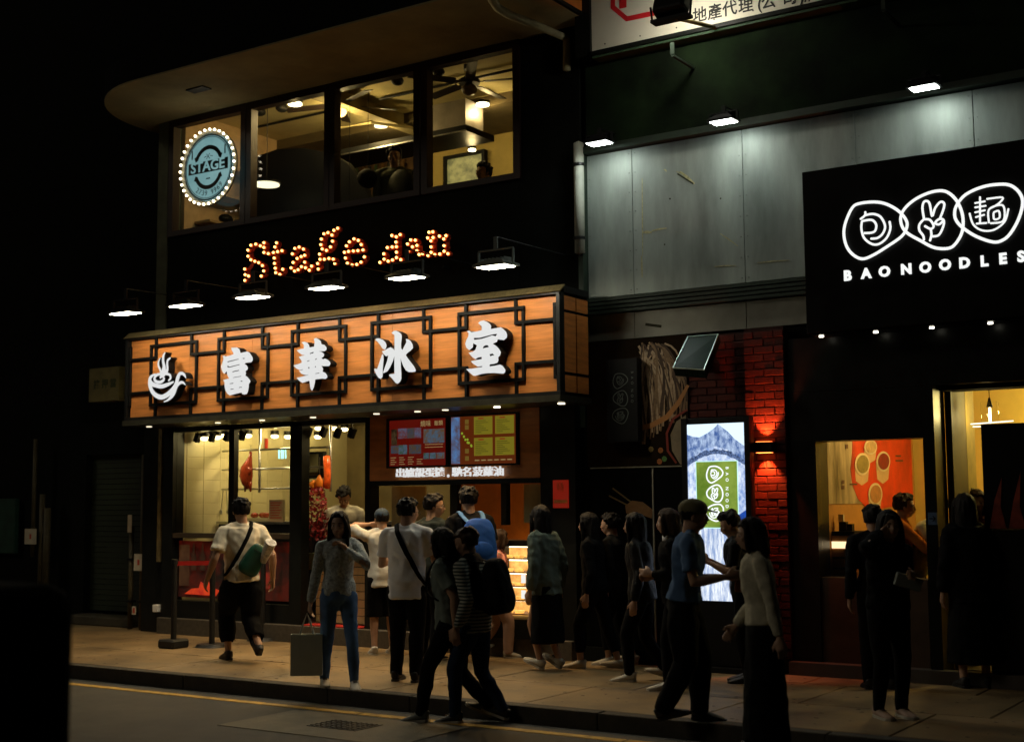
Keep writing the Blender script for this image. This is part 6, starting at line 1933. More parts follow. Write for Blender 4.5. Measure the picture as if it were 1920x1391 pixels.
    for s in (-1, 1):
        Sh, E_, Wr, d = arms[s]
        up = (E_ - Sh).normalized()
        cb.loft([T(N - sp * 0.018 + X * s * 0.012), (T(N - sp * 0.03) + Sh) * 0.5 + Vector((0, 0, 0.012 * S)), Sh], [(0.030 * S, 0.036 * S), (0.030 * S * k_, 0.034 * S), 0.034 * S * k_], side=(0, 1, 0), n=10)
        cb.ell(Sh - Vector((0, 0, 0.004 * S)), (0.038 * S * k_,) * 3, n=10)
        if sleeve == 'short':
            cb.loft([Sh - X * s * 0.03 * S, Sh + up * 0.02 * S, Sh + up * 0.075 * S, Sh + up * 0.125 * S], [0.036 * S * k_, 0.038 * S * k_, 0.036 * S * (0.6 + 0.4 * loose) * k_, 0.038 * S * (0.6 + 0.4 * loose) * k_], n=12, cap=0.05)
        elif sleeve == 'long':
            cb.loft([Sh - X * s * 0.03 * S, Sh + up * 0.02 * S, Sh.lerp(E_, 0.6), E_, E_.lerp(Wr, 0.4), E_.lerp(Wr, 0.85), Wr - d * 0.004 * S], [0.038 * S * k_, 0.040 * S * k_, 0.036 * S * loose * k_, 0.034 * S * loose * k_, 0.033 * S * loose * k_, 0.027 * S * loose * k_, 0.023 * S * k_], n=12, cap=0.05)
    tm_ = remesh(cb, 0.0115, 3)
    displace(tm_, folds(0.013 if loose < 1.15 else 0.019, px % 17))
    tm_.name = 'top'
    tm_.materials.clear(); tm_.materials.append(top_mat)
    link('top', tm_, root, local=True)
    # legs clothing
    lb = B()
    if legs == 'skirt':
        hz = leg_hem if leg_hem is not None else 0.2
        rr_ = 0.11 * leg_w
        cf_ = (Vector(footL[:2]) + Vector(footR[:2])) / 2
        lb.loft([T(P + sp * 0.07), T(P + sp * 0.0), T((cf_.x * 0.4, cf_.y * 0.4, (P.z + hz) / 2)), T((cf_.x * 0.8, cf_.y * 0.8, hz))], [(0.085 * S, 0.062 * S), (0.103 * S, 0.078 * S), (rr_ * S, rr_ * 0.85 * S), (rr_ * 1.1 * S, rr_ * 0.95 * S)], side=X, n=20, cap=0.05)
    else:
        end = {'trousers': 0.97, 'shorts': 0.0}[legs]
        lb.loft([T(P + sp * 0.075), T(P + sp * 0.03), T(P - sp * 0.015), T(P - sp * 0.045)], [(0.086 * S, 0.060 * S), (0.097 * S, 0.070 * S), (0.099 * S, 0.072 * S), (0.07 * S, 0.05 * S)], side=X, n=18)
        for s in (-1, 1):
            hip, K, A_, pit = legp[s]
            w_ = leg_w
            if legs == 'trousers':
                e2 = A_ + (A_ - K).normalized() * 0.012 * S if leg_hem is None else K.lerp(A_, leg_hem)
                lb.loft([hip + Vector((0, 0, 0.01 * S)), hip.lerp(K, 0.3), hip.lerp(K, 0.75), K, K.lerp(A_, 0.35), K.lerp(A_, 0.75), e2],
                        [0.057 * S, 0.055 * S * w_, 0.045 * S * w_, 0.040 * S * w_, 0.039 * S * w_, 0.033 * S * w_, 0.030 * S * w_], n=14, cap=0.05)
            else:
                e2 = K + (A_ - K).normalized() * 0.015 * S
                lb.loft([hip + Vector((0, 0, 0.01 * S)), hip.lerp(K, 0.4), hip.lerp(K, 0.8), e2], [0.058 * S, 0.058 * S * w_, 0.056 * S * w_, 0.056 * S * w_], n=14, cap=0.05)
    lm = remesh(lb, 0.0125, 3)
    displace(lm, folds(0.009, px % 13 + 3, 9, 4))
    lm.name = 'bottoms'
    lm.materials.clear(); lm.materials.append(leg_mat)
    lname = {'trousers': 'trousers', 'shorts': 'shorts', 'skirt': 'skirt'}[legs]
    link(lname, lm, root, local=True)
    # shoes
    for s in (-1, 1):
        hip, K, A_, pit = legp[s]
        fr = Matrix.Translation(A_) @ Matrix.Rotation(-pit, 4, 'X')
        q = B()
        q.loft([fr @ T(p) for p in ((0, -0.030, 0.010), (0, -0.022, -0.012), (0, 0.015, -0.016), (0, 0.055, -0.024), (0, 0.092, -0.030), (0, 0.112, -0.032))],
               [(0.018 * S, 0.012 * S), (0.023 * S, 0.024 * S), (0.026 * S, 0.023 * S), (0.029 * S, 0.017 * S), (0.028 * S, 0.012 * S), (0.018 * S, 0.007 * S)], side=X, n=12)
        q.loft([fr @ T((0, -0.004, 0.008)), fr @ T((0, -0.006, -0.02))], [(0.023 * S, 0.027 * S), (0.026 * S, 0.03 * S)], side=X, n=12)
        sm = remesh(q, 0.008, 2)
        sm.name = 'shoe'
        sm.materials.clear(); sm.materials.append(shoe_mat)
        so_ = link('shoe', sm, root, local=True)
        q = B()
        ol = [(-0.022, -0.022), (-0.014, -0.035), (0.014, -0.035), (0.022, -0.022), (0.023, 0.02), (0.031, 0.07), (0.026, 0.105), (0.008, 0.121), (-0.008, 0.121), (-0.026, 0.105), (-0.031, 0.07), (-0.023, 0.02)]
        va = [q.bm.verts.new(fr @ T((x_, y_, -0.0425))) for x_, y_ in ol]
        vb = [q.bm.verts.new(fr @ T((x_, y_, -0.030))) for x_, y_ in ol]
        q.bm.faces.new(va); q.bm.faces.new(vb[::-1])
        for i in range(len(ol)):
            j = (i + 1) % len(ol)
            q.bm.faces.new((va[i], vb[i], vb[j], va[j]))
        obj('sole', q, sole_mat or shoe_mat, so_, local=True)
        if sole_mat:
            q = B()
            for k in range(3):
                q.loft([fr @ T((-0.012, 0.022 + k * 0.013, 0.004 - k * 0.004)), fr @ T((0, 0.024 + k * 0.013, 0.0075 - k * 0.004)), fr @ T((0.012, 0.022 + k * 0.013, 0.004 - k * 0.004))], 0.0022 * S, n=5)
            obj('laces', q, mat('grey_lace', (0.10, 0.09, 0.08), 0.8), so_, local=True)
    MW = Matrix.Translation(base) @ Matrix.Rotation(rz, 4, 'Z')
    return dict(root=root, P=P * S, sp=sp, bk=bk, S=S, arms=arms, MW=MW, MH=MH, base=base, N=T(N), X=X, top=tm_, hand=lambda s: MW @ (arms[s][2] + arms[s][3] * 0.06 * S))


def backpack(p, label, m, w_=0.17, h_=0.25, d_=0.11, cat='backpack', strap_m=None, drop=0.0, longs=False):
    S, sp, bk = p['S'], p['sp'], p['bk']
    c = p['P'] + sp * (0.19 - drop) * S - bk * (0.075 + d_ * 0.5) * S
    F = Matrix((( 1, 0, 0, c.x), (0, bk.y, sp.y, c.y), (0, bk.z, sp.z, c.z), (0, 0, 0, 1)))
    q = B()
    t = bmesh.new()
    bmesh.ops.create_uvsphere(t, u_segments=20, v_segments=16, radius=1)
    mp2 = {}
    for v in t.verts:
        a = [math.copysign(abs(x) ** 0.55, x) for x in v.co]
        a = Vector((a[0] * w_ / 2 * (1 - 0.12 * a[2]), a[1] * d_ / 2 * (1 - 0.25 * a[2]), a[2] * h_ / 2)) * S
        mp2[v] = q.bm.verts.new(F @ a)
    for f in t.faces: q.bm.faces.new([mp2[v] for v in f.verts])
    t.free()
    me = remesh(q, 0.012, 2)
    displace(me, folds(0.008, 5, 9, 6))
    me.transform(p['MW'])
    w0 = p['MW'] @ (c - sp * h_ / 2 * S)
    t_ = thing('backpack', label, cat, w0)
    me.materials.clear(); me.materials.append(m)
    link('pack_body', me, t_)
    q = B()
    Mi = p['MW'] @ F
    a = (w_ * 0.36 * S, -d_ * 0.46 * S)
    q.ell((0, -d_ * 0.42 * S, -h_ * 0.18 * S), (w_ * 0.36 * S, 0.022 * S, h_ * 0.22 * S), Mi, 14)
    obj('front_pocket', q, m, t_, smooth=True)
    for s in (-1, 1):
        q = B()
        sh = p['P'] + sp * 0.305 * S + Vector((s * 0.062 * S, 0, 0))
        pts = [c + sp * h_ * 0.42 * S + Vector((s * 0.045 * S, d_ * 0.3 * S, 0)), sh - bk * 0.045 * S + sp * 0.002 * S, sh + sp * 0.026 * S, sh + bk * 0.052 * S - sp * 0.01 * S, sh + bk * 0.088 * S - sp * 0.08 * S, sh + bk * 0.07 * S - sp * 0.16 * S + Vector((s * 0.02 * S, 0, 0)), c - sp * h_ * 0.4 * S + Vector((s * 0.08 * S, d_ * 0.4 * S, 0))]
        pts = [Vector(x) for x in smooth_pts([tuple(x) for x in pts], 4)]
        q.loft([p['MW'] @ x for x in pts], [(0.0145 * S, 0.0045 * S)] * len(pts), side=p['MW'].to_3x3() @ Vector((1, 0, 0)), n=8)
        obj('shoulder_strap', q, strap_m or m, t_, smooth=True)
    return t_


def strap_round(p, m, parent, s=1, w_=0.012, top=0.30, low=0.03):
    """band from one shoulder across back and chest to the other hip, laid on the garment"""
    from mathutils.bvhtree import BVHTree
    S, sp, bk = p['S'], p['sp'], p['bk']
    tr = BVHTree.FromPolygons([v.co.copy() for v in p['top'].vertices], [tuple(f.vertices) for f in p['top'].polygons])
    A = p['P'] + sp * 0.33 * S + Vector((s * 0.055 * S, 0, 0))      # over the shoulder
    D = p['P'] + sp * low * S - Vector((s * 0.10 * S, 0, 0))       # opposite hip
    ax = (A - D).normalized()
    pts = []
    for k in range(41):
        a = k / 40 * 2 * PI
        c = (A + D) / 2
        dirv = (ax * math.cos(a) + bk * math.sin(a))
        o = c + (ax * math.cos(a) * (A - D).length * 0.75 + bk * math.sin(a) * 0.35)
        t = c + ax * math.cos(a) * (A - D).length * 0.42
        h, n, _, _ = tr.ray_cast(o, (t - o).normalized())
        if h is None: continue
        pts.append(p['MW'] @ (h + (o - t).normalized() * 0.006))
    q = B(); q.loft(pts, [(w_ * S, 0.003 * S)] * len(pts), side=p['MW'].to_3x3() @ ax.cross(bk), n=8, cap=None)
    return obj('strap', q, m, parent, smooth=True)


BLK = cloth('black_cloth', (0.0035, 0.0035, 0.004))
BLK2 = cloth('soft_black_cloth', (0.006, 0.006, 0.006))
NAVY = cloth('navy_cloth', (0.015, 0.02, 0.04))
JEANS = cloth('blue_denim', (0.10, 0.18, 0.34), var=0.4, scale=5)
CREAMT = cloth('cream_tee', (0.74, 0.66, 0.50), var=0.06)
WHITET = cloth('white_tee', (0.80, 0.80, 0.82), var=0.05)
LACE = cloth('grey_lace_sweater', (0.50, 0.54, 0.53), var=0.5, scale=45, bump=0.9, bscale=90)
GREYT = cloth('grey_green_tee', (0.20, 0.24, 0.21), var=0.1)
BLUES = cloth('blue_shirt', (0.09, 0.16, 0.30), var=0.15)
BEIGE = cloth('beige_knit', (0.55, 0.51, 0.38), var=0.15, scale=30, bump=0.6)
PINK = cloth('pink_shirt', (0.50, 0.20, 0.18))
TRAINW = mat('white_trainer', (0.52, 0.48, 0.40), 0.6, var=0.12, scale=14)
TRAING = mat('grey_trainer', (0.40, 0.36, 0.28), 0.6, var=0.15, scale=14)
BSHOE = mat('black_shoe', (0.012, 0.012, 0.012), 0.5)
SOLEW = mat('white_sole', (0.45, 0.42, 0.35), 0.6)
# striped top
m_ = bpy.data.materials.new('striped_cloth'); m_.use_nodes = True
n_t = m_.node_tree; bs_n = n_t.nodes['Principled BSDF']; bs_n.inputs['Roughness'].default_value = 0.9
tc = n_t.nodes.new('ShaderNodeTexCoord'); wv = n_t.nodes.new('ShaderNodeTexWave'); wv.bands_direction = 'Z'; wv.inputs['Scale'].default_value = 11.5; wv.inputs['Distortion'].default_value = 0.8; wv.inputs['Detail'].default_value = 1
rp_ = n_t.nodes.new('ShaderNodeValToRGB'); rp_.color_ramp.elements[0].position = 0.45; rp_.color_ramp.elements[1].position = 0.55
rp_.color_ramp.elements[0].color = (0.03, 0.05, 0.045, 1); rp_.color_ramp.elements[1].color = (0.42, 0.42, 0.36, 1)
n_t.links.new(tc.outputs['Object'], wv.inputs[0]); n_t.links.new(wv.outputs[0], rp_.inputs[0]); n_t.links.new(rp_.outputs[0], bs_n.inputs['Base Color'])
STRIPE = m_

# --- 1 man with the green sling bag, walking left
p = person('man seen from behind in a cream T-shirt walking past the kitchen window', 452, 1238, 915, face=152, leg_mat=BLK, legs='trousers', leg_hem=0.45, leg_w=1.35,
           top_mat=CREAMT, hem=0.455, loose=1.25, shoe_mat=BSHOE, sole_mat=BSHOE, footL=(-0.05, 0.10, 0, 0), footR=(0.05, -0.17, 0.055, -38),
           handL=(-0.19, 0.06, 0.47), handR=(0.18, -0.02, 0.465), lean=3, hyaw=8, vox=0.010)
sb = thing('sling_bag', 'dark green leather sling bag across the back of the man in the cream T-shirt', 'sling bag', p['MW'] @ (p['P'] + Vector((0.03, -0.16, 0.05))))
S_ = p['S']
cbag = p['P'] + p['sp'] * 0.11 * S_ - p['bk'] * 0.105 * S_ + Vector((0.035 * S_, 0, 0))
q = B()
Mb = p['MW'] @ Matrix.Translation(cbag) @ Matrix.Rotation(math.radians(28), 4, 'Y')
t = bmesh.new(); bmesh.ops.create_uvsphere(t, u_segments=20, v_segments=14, radius=1)
mp2 = {}
for v in t.verts:
    a = [math.copysign(abs(x) ** 0.6, x) for x in v.co]
    mp2[v] = q.bm.verts.new(Mb @ Vector((a[0] * 0.105 * (1 - 0.25 * a[2]), a[1] * 0.045, a[2] * 0.175)))
for f in t.faces: q.bm.faces.new([mp2[v] for v in f.verts])
t.free()
obj('bag_body', q, mat('green_leather', (0.012, 0.07, 0.04), 0.35, var=0.3), sb, smooth=True)
strap_round(p, BLK, sb, s=1, w_=0.012)
q = B(); q.loft([Mb @ Vector((-0.06, -0.047, 0.09)), Mb @ Vector((0.06, -0.047, 0.09))], 0.003, n=6)
obj('zip', q, BLACKM, sb)
pn_ = at(493, 1052, Y=p['base'].y + 0.05)
pn2 = at(508, 1016, Y=p['base'].y + 0.0)
ns2 = tag(obj('rolled_newspaper', B().loft([pn_, pn2], [0.038, 0.062], n=10, cap=0.0), mat('newsprint', (0.62, 0.60, 0.55), 0.8, var=0.5, scale=25)), 'rolled white newspaper tucked under the arm of the man in the cream T-shirt', 'newspaper')

# --- 2 woman with the shopping bag
p = person('young woman with long black hair in a grey lace sweater and blue jeans', 634, 1287, 948, face=316, leg_mat=JEANS, legs='trousers', leg_w=0.92,
           top_mat=LACE, sleeve='long', hem=0.50, loose=1.02, hair='long', sex='f', shoe_mat=TRAINW, sole_mat=SOLEW, skin=SKIN2, footL=(-0.085, 0.07, 0, 6), footR=(0.07, -0.07, 0.0, 0),
           handR=(0.155, -0.02, 0.455), handL=(-0.03, 0.10, 0.765), poleL=(-1, 0.1, -0.7), lean=2, hyaw=20, hpitch=2, curl=0.75, vox=0.0095, hair_top=0.66)
hb = p['hand'](1)
sbg = thing('shopping_bag', 'pale grey paper shopping bag hanging from the hand of the woman in jeans', 'shopping bag', (hb.x, hb.y, hb.z - 0.54))
PAP = mat('grey_paper_bag', (0.62, 0.66, 0.60), 0.8, var=0.08)
Mg = Matrix.Translation((hb.x - 0.02, hb.y, 0)) @ Matrix.Rotation(math.radians(38), 4, 'Z')
zb_ = hb.z - 0.54
q = B()
for a_ in (-0.055, 0.052): q.box(-0.14, 0.14, a_, a_ + 0.003, zb_, zb_ + 0.36, M=Mg)
for a_ in (-0.14, 0.137): q.box(a_, a_ + 0.003, -0.0515, 0.0515, zb_, zb_ + 0.36, M=Mg)
q.box(-0.1365, 0.1365, -0.0515, 0.0515, zb_ + 0.001, zb_ + 0.005, M=Mg)
obj('bag_body', q, PAP, sbg)
for a_ in (-0.055, 0.055):
    q = B(); q.loft([Mg @ Vector((-0.06, a_, zb_ + 0.36)), Mg @ Vector((-0.03, a_ * 0.5, zb_ + 0.46)), Mg @ Vector((0.0, 0, zb_ + 0.545)), Mg @ Vector((0.03, a_ * 0.5, zb_ + 0.46)), Mg @ Vector((0.06, a_, zb_ + 0.36))], 0.006, n=6)
    obj('handle', q, mat('rope_white', (0.55, 0.58, 0.55), 0.7), sbg)

# --- 3 cook
p = person('cook in a white short sleeved uniform looking down behind the red plant', 648, 1180, Y=12.85, H=1.70, z0=0.2, face=300, leg_mat=BLK, top_mat=cloth('cook_white', (0.60, 0.56, 0.45)), hpitch=38,
           shoe_mat=BSHOE, handL=(-0.10, 0.18, 0.60), handR=(0.10, 0.18, 0.60), lean=12, curl=0.8)

# --- 4 person in cap, white and green top, bare legs
p = person('person in a navy cap and white top with a green shoulder and bare legs', 718, 1226, H=1.62, face=140, legs='shorts', leg_mat=BLK, top_mat=cloth('white_top', (0.58, 0.56, 0.50)),
           hair='crop', shoe_mat=TRAINW, sole_mat=SOLEW, handL=(-0.06, 0.14, 0.86), poleL=(-1, 0.2, 0), lean=6, loose=1.1, hem=0.44)
q = B(); q.ell((0, -0.01, 0.045), (0.086, 0.108, 0.083), p['MW'] @ p['MH'], 18)
cp = tag(obj('baseball_cap', q, mat('navy_cap', (0.02, 0.04, 0.07), 0.8), smooth=True), 'navy blue cap on the person waiting left of the man in the white T-shirt', 'cap')
q = B(); q.loft([p['MW'] @ p['MH'] @ Vector((0, 0.07, 0.055)), p['MW'] @ p['MH'] @ Vector((0, 0.155, 0.035))], [(0.07, 0.006), (0.05, 0.004)], side=p['MW'].to_3x3() @ Vector((1, 0, 0)), n=12)
obj('brim', q, mat('navy_cap', (0.02, 0.04, 0.07), 0.8), cp, smooth=True)
q = B()
Sh, E_, Wr, d = p['arms'][1]
q.loft([Sh + Vector((-.02, 0, 0.035)), Sh, Sh.lerp(E_, 0.5)], [0.06, 0.071, 0.072], n=14)
obj('green_sleeve', q, cloth('teal_cloth', (0.02, 0.16, 0.12)), p['root'], local=True, smooth=True)

# --- 5 man in white tee with crossbody strap
p = person('man seen from behind in a white T-shirt with a black strap across his back', 762, 1276, 925, face=112, leg_mat=BLK, legs='trousers', leg_w=1.12, top_mat=WHITET, loose=1.2, hem=0.435,
           shoe_mat=BSHOE, sole_mat=mat('dark_sole', (0.08, 0.07, 0.06), 0.6), footL=(-0.06, 0.02, 0, 0), footR=(0.06, -0.02, 0, 0), handL=(-0.10, 0.15, 0.67), handR=(0.10, 0.17, 0.70), lean=2, hyaw=35, hpitch=4, curl=0.9, vox=0.010, glasses=True)
cbx = thing('crossbody_bag', 'small black crossbody bag worn by the man in the white T-shirt', 'crossbody bag', p['MW'] @ (p['P'] + Vector((0.17, 0.04, 0))))
strap_round(p, BLK, cbx, s=-1, w_=0.014, low=0.02)
q = B(); q.bev(-0.025, 0.025, -0.08, 0.08, -0.07, 0.07, 0.015, 2, M=p['MW'] @ Matrix.Translation(p['P'] + Vector((0.215, 0.05, 0.02))))
obj('bag_body', q, BLK, cbx)

# --- 6 man with glasses
p = person('man in a dark grey T-shirt and glasses turning his face to the right', 806, 1236, 917, face=85, leg_mat=BLK, top_mat=cloth('charcoal_tee', (0.03, 0.035, 0.028)), loose=1.2, hem=0.44, shoe_mat=BSHOE, sole_mat=SOLEW,
           glasses=True, hyaw=50, handR=(0.06, 0.16, 0.74), handL=(-0.10, 0.15, 0.7), curl=0.9, footL=(-0.07, 0.02, 0, 0), footR=(0.07, -0.03, 0, 0))
# --- 7 tall man with blue backpack
p = person('tall man in a black T-shirt wearing a bright blue backpack', 884, 1240, 903, face=146, leg_mat=BLK, top_mat=BLK2, loose=1.15, shoe_mat=BSHOE, sole_mat=SOLEW, handR=(0.10, 0.15, 0.66), handL=(-0.1, 0.14, 0.64), hyaw=8)
backpack(p, 'bright blue backpack on the tall man at the counter', cloth('blue_nylon', (0.015, 0.075, 0.34), rough=0.6), w_=0.19, h_=0.27, d_=0.12, drop=0.04, strap_m=cloth('light_blue_strap', (0.12, 0.25, 0.50)))
# --- 8 small person in pink
p = person('small person in a pink top and beige trousers half hidden behind the blue backpack', 930, 1232, 982, face=40, leg_mat=cloth('beige_trousers', (0.42, 0.27, 0.20)), leg_w=1.2, top_mat=PINK, sleeve='long', hair='bob', hair_c='brown', sex='f',
           shoe_mat=TRAING, sole_mat=SOLEW, footL=(-0.05, -0.12, 0.03, -25), footR=(0.05, 0.1, 0, 0))
# --- 9 person with black bob and grey tee, stepping off the kerb
p = person('person with a big black bob in a grey green T-shirt stepping off the kerb', 850, 1352, 968, z0=-0.13, face=196, leg_mat=BLK, top_mat=GREYT, loose=1.2, hem=0.45, hair='bob', shoe_mat=mat('dim_shoe', (0.12, 0.13, 0.12), 0.6), sole_mat=SOLEW,
           footL=(-0.05, 0.16, 0, 5), footR=(0.05, -0.16, 0.03, -22), handR=(0.13, 0.05, 0.45), handL=(-0.13, -0.06, 0.46), lean=7, hpitch=8, sex='m')
backpack(p, 'black backpack worn by the person with the black bob', BLK, w_=0.19, h_=0.29, d_=0.12)
# --- 10 person in striped top with backpack
p = person('short haired person in a striped top wearing a black backpack at the kerb', 892, 1354, 974, z0=-0.13, face=190, leg_mat=cloth('dark_jeans', (0.015, 0.025, 0.05)), top_mat=STRIPE, sleeve='long', loose=1.05, hem=0.44, hair='curly', hair_c='brown',
           shoe_mat=BSHOE, sole_mat=SOLEW, footL=(-0.05, 0.10, 0, 4), footR=(0.05, -0.12, 0.02, -18), handR=(0.12, 0.12, 0.55), handL=(-0.13, 0.04, 0.47), lean=6, hpitch=12, hyaw=-15)
backpack(p, 'dark backpack on the back of the person in the striped top', BLK2, w_=0.19, h_=0.28, d_=0.13, drop=0.02)
# --- 11 woman with long hair and grey jacket
p = person('woman with very long black hair in a grey green jacket and long black skirt', 1026, 1256, 938, face=172, legs='skirt', leg_mat=BLK, leg_hem=0.16, leg_w=0.95, top_mat=cloth('grey_green_jacket', (0.10, 0.13, 0.11)), sleeve='long', loose=1.25, hem=0.44, hair='long', sex='f',
           shoe_mat=TRAING, sole_mat=SOLEW, footL=(-0.04, 0.03, 0.015, -20), footR=(0.04, -0.05, 0.02, -30), hyaw=20)
# --- 12 dim face behind
p = person('person in deep shadow by the black jamb with only the face catching light', 1052, 1232, 952, face=268, leg_mat=BLK, top_mat=BLK, hair='mid', sex='f', shoe_mat=BSHOE, skin=SKIN)
# --- 13 dark walker with bare ankles
p = person('person in black with bare ankles and white trainers in front of the dark posters', 1118, 1252, 948, face=192, leg_mat=BLK, legs='trousers', leg_hem=0.72, top_mat=BLK, sleeve='long', hair='mid', sex='f', shoe_mat=TRAINW, sole_mat=SOLEW,
           footL=(-0.045, 0.10, 0, 0), footR=(0.045, -0.12, 0.0, -8))
p = person('shadowy person in black with a white trainer behind the two women walking left', 1158, 1246, 952, face=186, leg_mat=BLK, legs='trousers', leg_hem=0.7, top_mat=BLK2, sleeve='long', hair='short', shoe_mat=TRAING, sole_mat=SOLEW, footL=(-0.05, 0.05, 0, 0), footR=(0.05, -0.08, 0.01, -12))
# --- 14 long hair, sparkle top
SPARK = cloth('sequin_black', (0.010, 0.010, 0.011), var=0.9, scale=90, bump=0.9, rough=0.4)
p = person('long haired woman in a black speckled top and white trainers walking left', 1207, 1276, 948, face=194, leg_mat=BLK, top_mat=SPARK, sleeve='long', hair='long', sex='f', shoe_mat=TRAINW, sole_mat=SOLEW,
           footL=(-0.05, 0.08, 0, 3), footR=(0.05, -0.11, 0.02, -16), loose=1.1)
# --- 15 woman profile
p = person('brown haired woman in black with a pale collar, left of the capped man', 1272, 1292, 943, face=205, leg_mat=BLK, top_mat=BLK2, sleeve='long', hair='bob', hair_c='brown', sex='f', shoe_mat=TRAINW, skin=SKIN2, footL=(-0.05, 0.06, 0, 0), footR=(0.05, -0.06, 0, 0), handL=(-0.03, 0.13, 0.62), handR=(0.03, 0.13, 0.60))
q = B(); q.loft([p['N'] + Vector((0, 0.0, -0.03)), p['N'] + Vector((0, 0.01, 0.015))], [(0.085, 0.08), (0.07, 0.07)], n=16)
obj('pale_collar', q, WHITET, p['root'], local=True, smooth=True)
# --- 16 man with cap and blue shirt
p = person('man in an olive cap and blue short sleeved shirt beside the glowing display', 1285, 1352, 920, face=22, leg_mat=BLK, leg_w=1.35, top_mat=BLUES, loose=1.2, hem=0.52, hair='crop', shoe_mat=BSHOE, skin=SKIN,
           footL=(-0.06, 0.07, 0, 3), footR=(0.06, -0.08, 0.015, -14), handR=(0.10, 0.20, 0.63), handL=(-0.08, 0.19, 0.62), lean=7, vox=0.010)
HATM = mat('olive_cap_cloth', (0.16, 0.14, 0.07), 0.85)
q = B(); q.ell((0, -0.012, 0.052), (0.090, 0.113, 0.078), p['MW'] @ p['MH'], 18)
cp = tag(obj('cap', q, HATM, smooth=True), 'olive cap on the man in the blue shirt, in front of the display', 'cap')
q = B(); q.loft([p['MW'] @ p['MH'] @ Vector((0, 0.075, 0.05)), p['MW'] @ p['MH'] @ Vector((0, 0.17, 0.03))], [(0.075, 0.008), (0.05, 0.005)], side=p['MW'].to_3x3() @ Vector((1, 0, 0)), n=12)
obj('brim', q, HATM, cp, smooth=True)
hh = p['hand'](-1)
q = B(); q.bev(-0.10, 0.10, -0.02, 0.02, -0.08, 0.08, 0.01, 2, M=Matrix.Translation(hh + Vector((0.06, 0.02, -0.04))) @ Matrix.Rotation(0.5, 4, 'Z'))
tag(obj('paper_pouch', q, mat('orange_pouch', (0.5, 0.17, 0.04), 0.7)), 'orange brown paper pouch held by the man in the blue shirt', 'pouch')
# --- 17 dark curly head before the display
p = person('person with dark curly hair silhouetted against the glowing display, looking down', 1400, 1278, 948, face=205, leg_mat=BLK, top_mat=SPARK, hair='curly', shoe_mat=BSHOE, hpitch=18, handR=(0.03, 0.22, 0.70), handL=(-0.05, 0.20, 0.68), lean=10, curl=0.9, sleeve='short')
hh = p['hand'](1)
q = B(); q.bev(-0.035, 0.035, -0.005, 0.005, -0.07, 0.07, 0.003, M=Matrix.Translation(hh + Vector((-0.04, -0.01, 0.05))) @ Matrix.Rotation(0.9, 4, 'X'))
tag(obj('mobile_phone', q, BLACK), 'black mobile phone held by the curly haired person before the display', 'phone')
q = B(); q.loft([hh + Vector((-0.3, 0.02, 0.15)), hh + Vector((0.0, 0, 0.02)), hh + Vector((0.06, 0, -0.02))], [0.006, 0.012, 0.025], n=8)
tag(obj('folded_umbrella', q, BLACK), 'thin black folded umbrella pointing left in front of the display', 'umbrella')
# --- 18 woman in beige knit, nearest
p = person('woman in a beige knitted top and long black skirt nearest to the kerb', 1438, 1402, 958, face=212, legs='skirt', leg_mat=BLK, leg_hem=0.03, leg_w=0.98, top_mat=BEIGE, sleeve='long', loose=1.12, hem=0.52, hair='bob', sex='f', shoe_mat=BSHOE,
           handL=(-0.16, -0.05, 0.43), handR=(0.13, 0.10, 0.50), lean=5, skin=SKIN2, vox=0.010)
# --- 19 woman on the phone
p = person('woman in black holding a phone to her cheek in front of the noodle shop window', 1672, 1344, 945, face=318, leg_mat=BLK, top_mat=BLK, sleeve='long', loose=1.25, hem=0.50, hair='long', sex='f', shoe_mat=cloth('dusty_pink_trainer', (0.42, 0.30, 0.24)), sole_mat=SOLEW, skin=SKIN2,
           handR=(0.075, 0.085, 0.865), poleR=(1, 0.3, -0.8), handL=(-0.03, 0.17, 0.66), curl=1.0, vox=0.0095, hyaw=12)
hh = p['hand'](1)
q = B(); q.bev(-0.036, 0.036, -0.005, 0.005, -0.075, 0.075, 0.003, M=Matrix.Translation(hh + Vector((0.03, -0.02, 0.03))) @ Matrix.Rotation(0.3, 4, 'Y') @ Matrix.Rotation(0.6, 4, 'Z'))
tag(obj('mobile_phone', q, mat('phone_grey', (0.12, 0.12, 0.12), 0.3)), 'mobile phone held to the cheek of the woman by the noodle shop window', 'phone')
c = p['MW'] @ (p['P'] + Vector((0.0, 0.19, 0.14)) * p['S'])
q = B(); q.bev(-0.10, 0.10, -0.02, 0.02, -0.05, 0.05, 0.01, 2, M=Matrix.Translation(c) @ Matrix.Rotation(0.6, 4, 'Z') @ Matrix.Rotation(0.3, 4, 'Y'))
tag(obj('clutch_bag', q, mat('grey_clutch', (0.20, 0.22, 0.2), 0.35)), 'pale grey clutch bag held against the black jacket of the woman on the phone', 'bag')
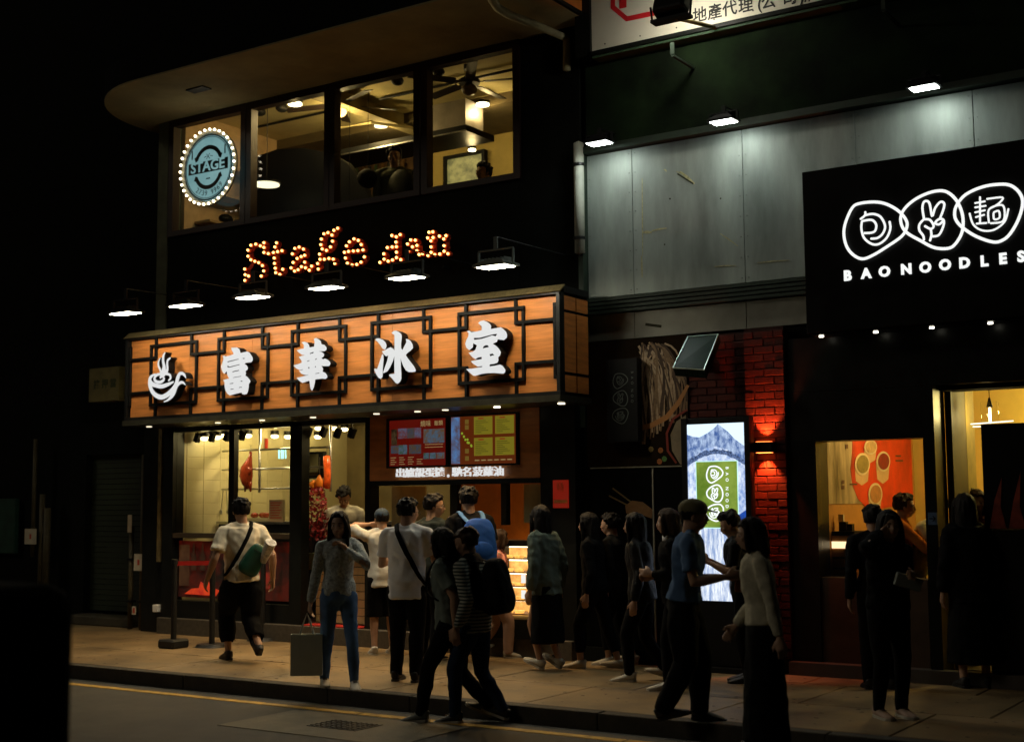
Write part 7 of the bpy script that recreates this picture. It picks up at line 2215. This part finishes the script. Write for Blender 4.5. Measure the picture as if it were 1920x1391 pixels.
# --- 20
p = person('person with a round dark head just behind the woman on the phone', 1650, 1290, 937, face=120, leg_mat=BLK, top_mat=BLK, sleeve='long', hair='short', shoe_mat=BSHOE)
# --- 21 inside: grey apron staff, orange sleeve
p = person('staff member in a pale shirt bending over a table inside the noodle shop', 1712, 1130, Y=12.95, H=1.66, z0=0.1, face=350, leg_mat=BLK, top_mat=cloth('pale_green_shirt', (0.42, 0.42, 0.26)), sleeve='long', hair='short', lean=28, hpitch=25, shoe_mat=BSHOE,
           handR=(0.10, 0.35, 0.55), handL=(-0.1, 0.35, 0.55), loose=1.2)
p = person('person in an orange sweater inside the noodle shop behind the woman on the phone', 1682, 1130, Y=12.7, H=1.62, z0=0.1, face=20, leg_mat=BLK, top_mat=cloth('orange_sweater', (0.62, 0.20, 0.03)), sleeve='long', hair='short', sex='f', shoe_mat=BSHOE, handR=(0.13, 0.28, 0.56), lean=8)
# --- 22 big dark woman
p = person('woman with long dark hair and a long black coat before the lit entrance', 1828, 1288, 915, face=128, legs='skirt', leg_hem=0.12, leg_w=1.1, leg_mat=BLK, top_mat=BLK, sleeve='long', loose=1.35, hem=0.42, hair='long', sex='f', shoe_mat=BSHOE)
# --- 23 face inside entrance
p = person('woman with brown hair facing out from inside the lit entrance', 1838, 1130, Y=13.0, H=1.65, z0=0.1, face=290, leg_mat=BLK, top_mat=cloth('dark_red_top', (0.16, 0.03, 0.02)), hair='mid', hair_c='brown', sex='f', shoe_mat=BSHOE)
# --- 24, 25 upstairs
fl = 4.2
for (u, v, Yq, lab, fc, tm2, hr, sx2) in ((741, 272, 13.1, 'dark haired person in a grey green shirt in the third upstairs window', 300, cloth('dull_green_shirt', (0.16, 0.17, 0.10)), 'curly', 'm'),
                                      (915, 300, 13.6, 'dark haired person in black upstairs beside the framed picture', 250, BLK, 'short', 'm')):
    topz = at(u, v, Y=Yq).z
    H_ = min(1.78, topz - fl)
    person(lab, u, v, Y=Yq, H=H_, z0=topz - H_, face=fc, leg_mat=BLK, top_mat=tm2, hair=hr, shoe_mat=BSHOE, sleeve='long', sex=sx2)
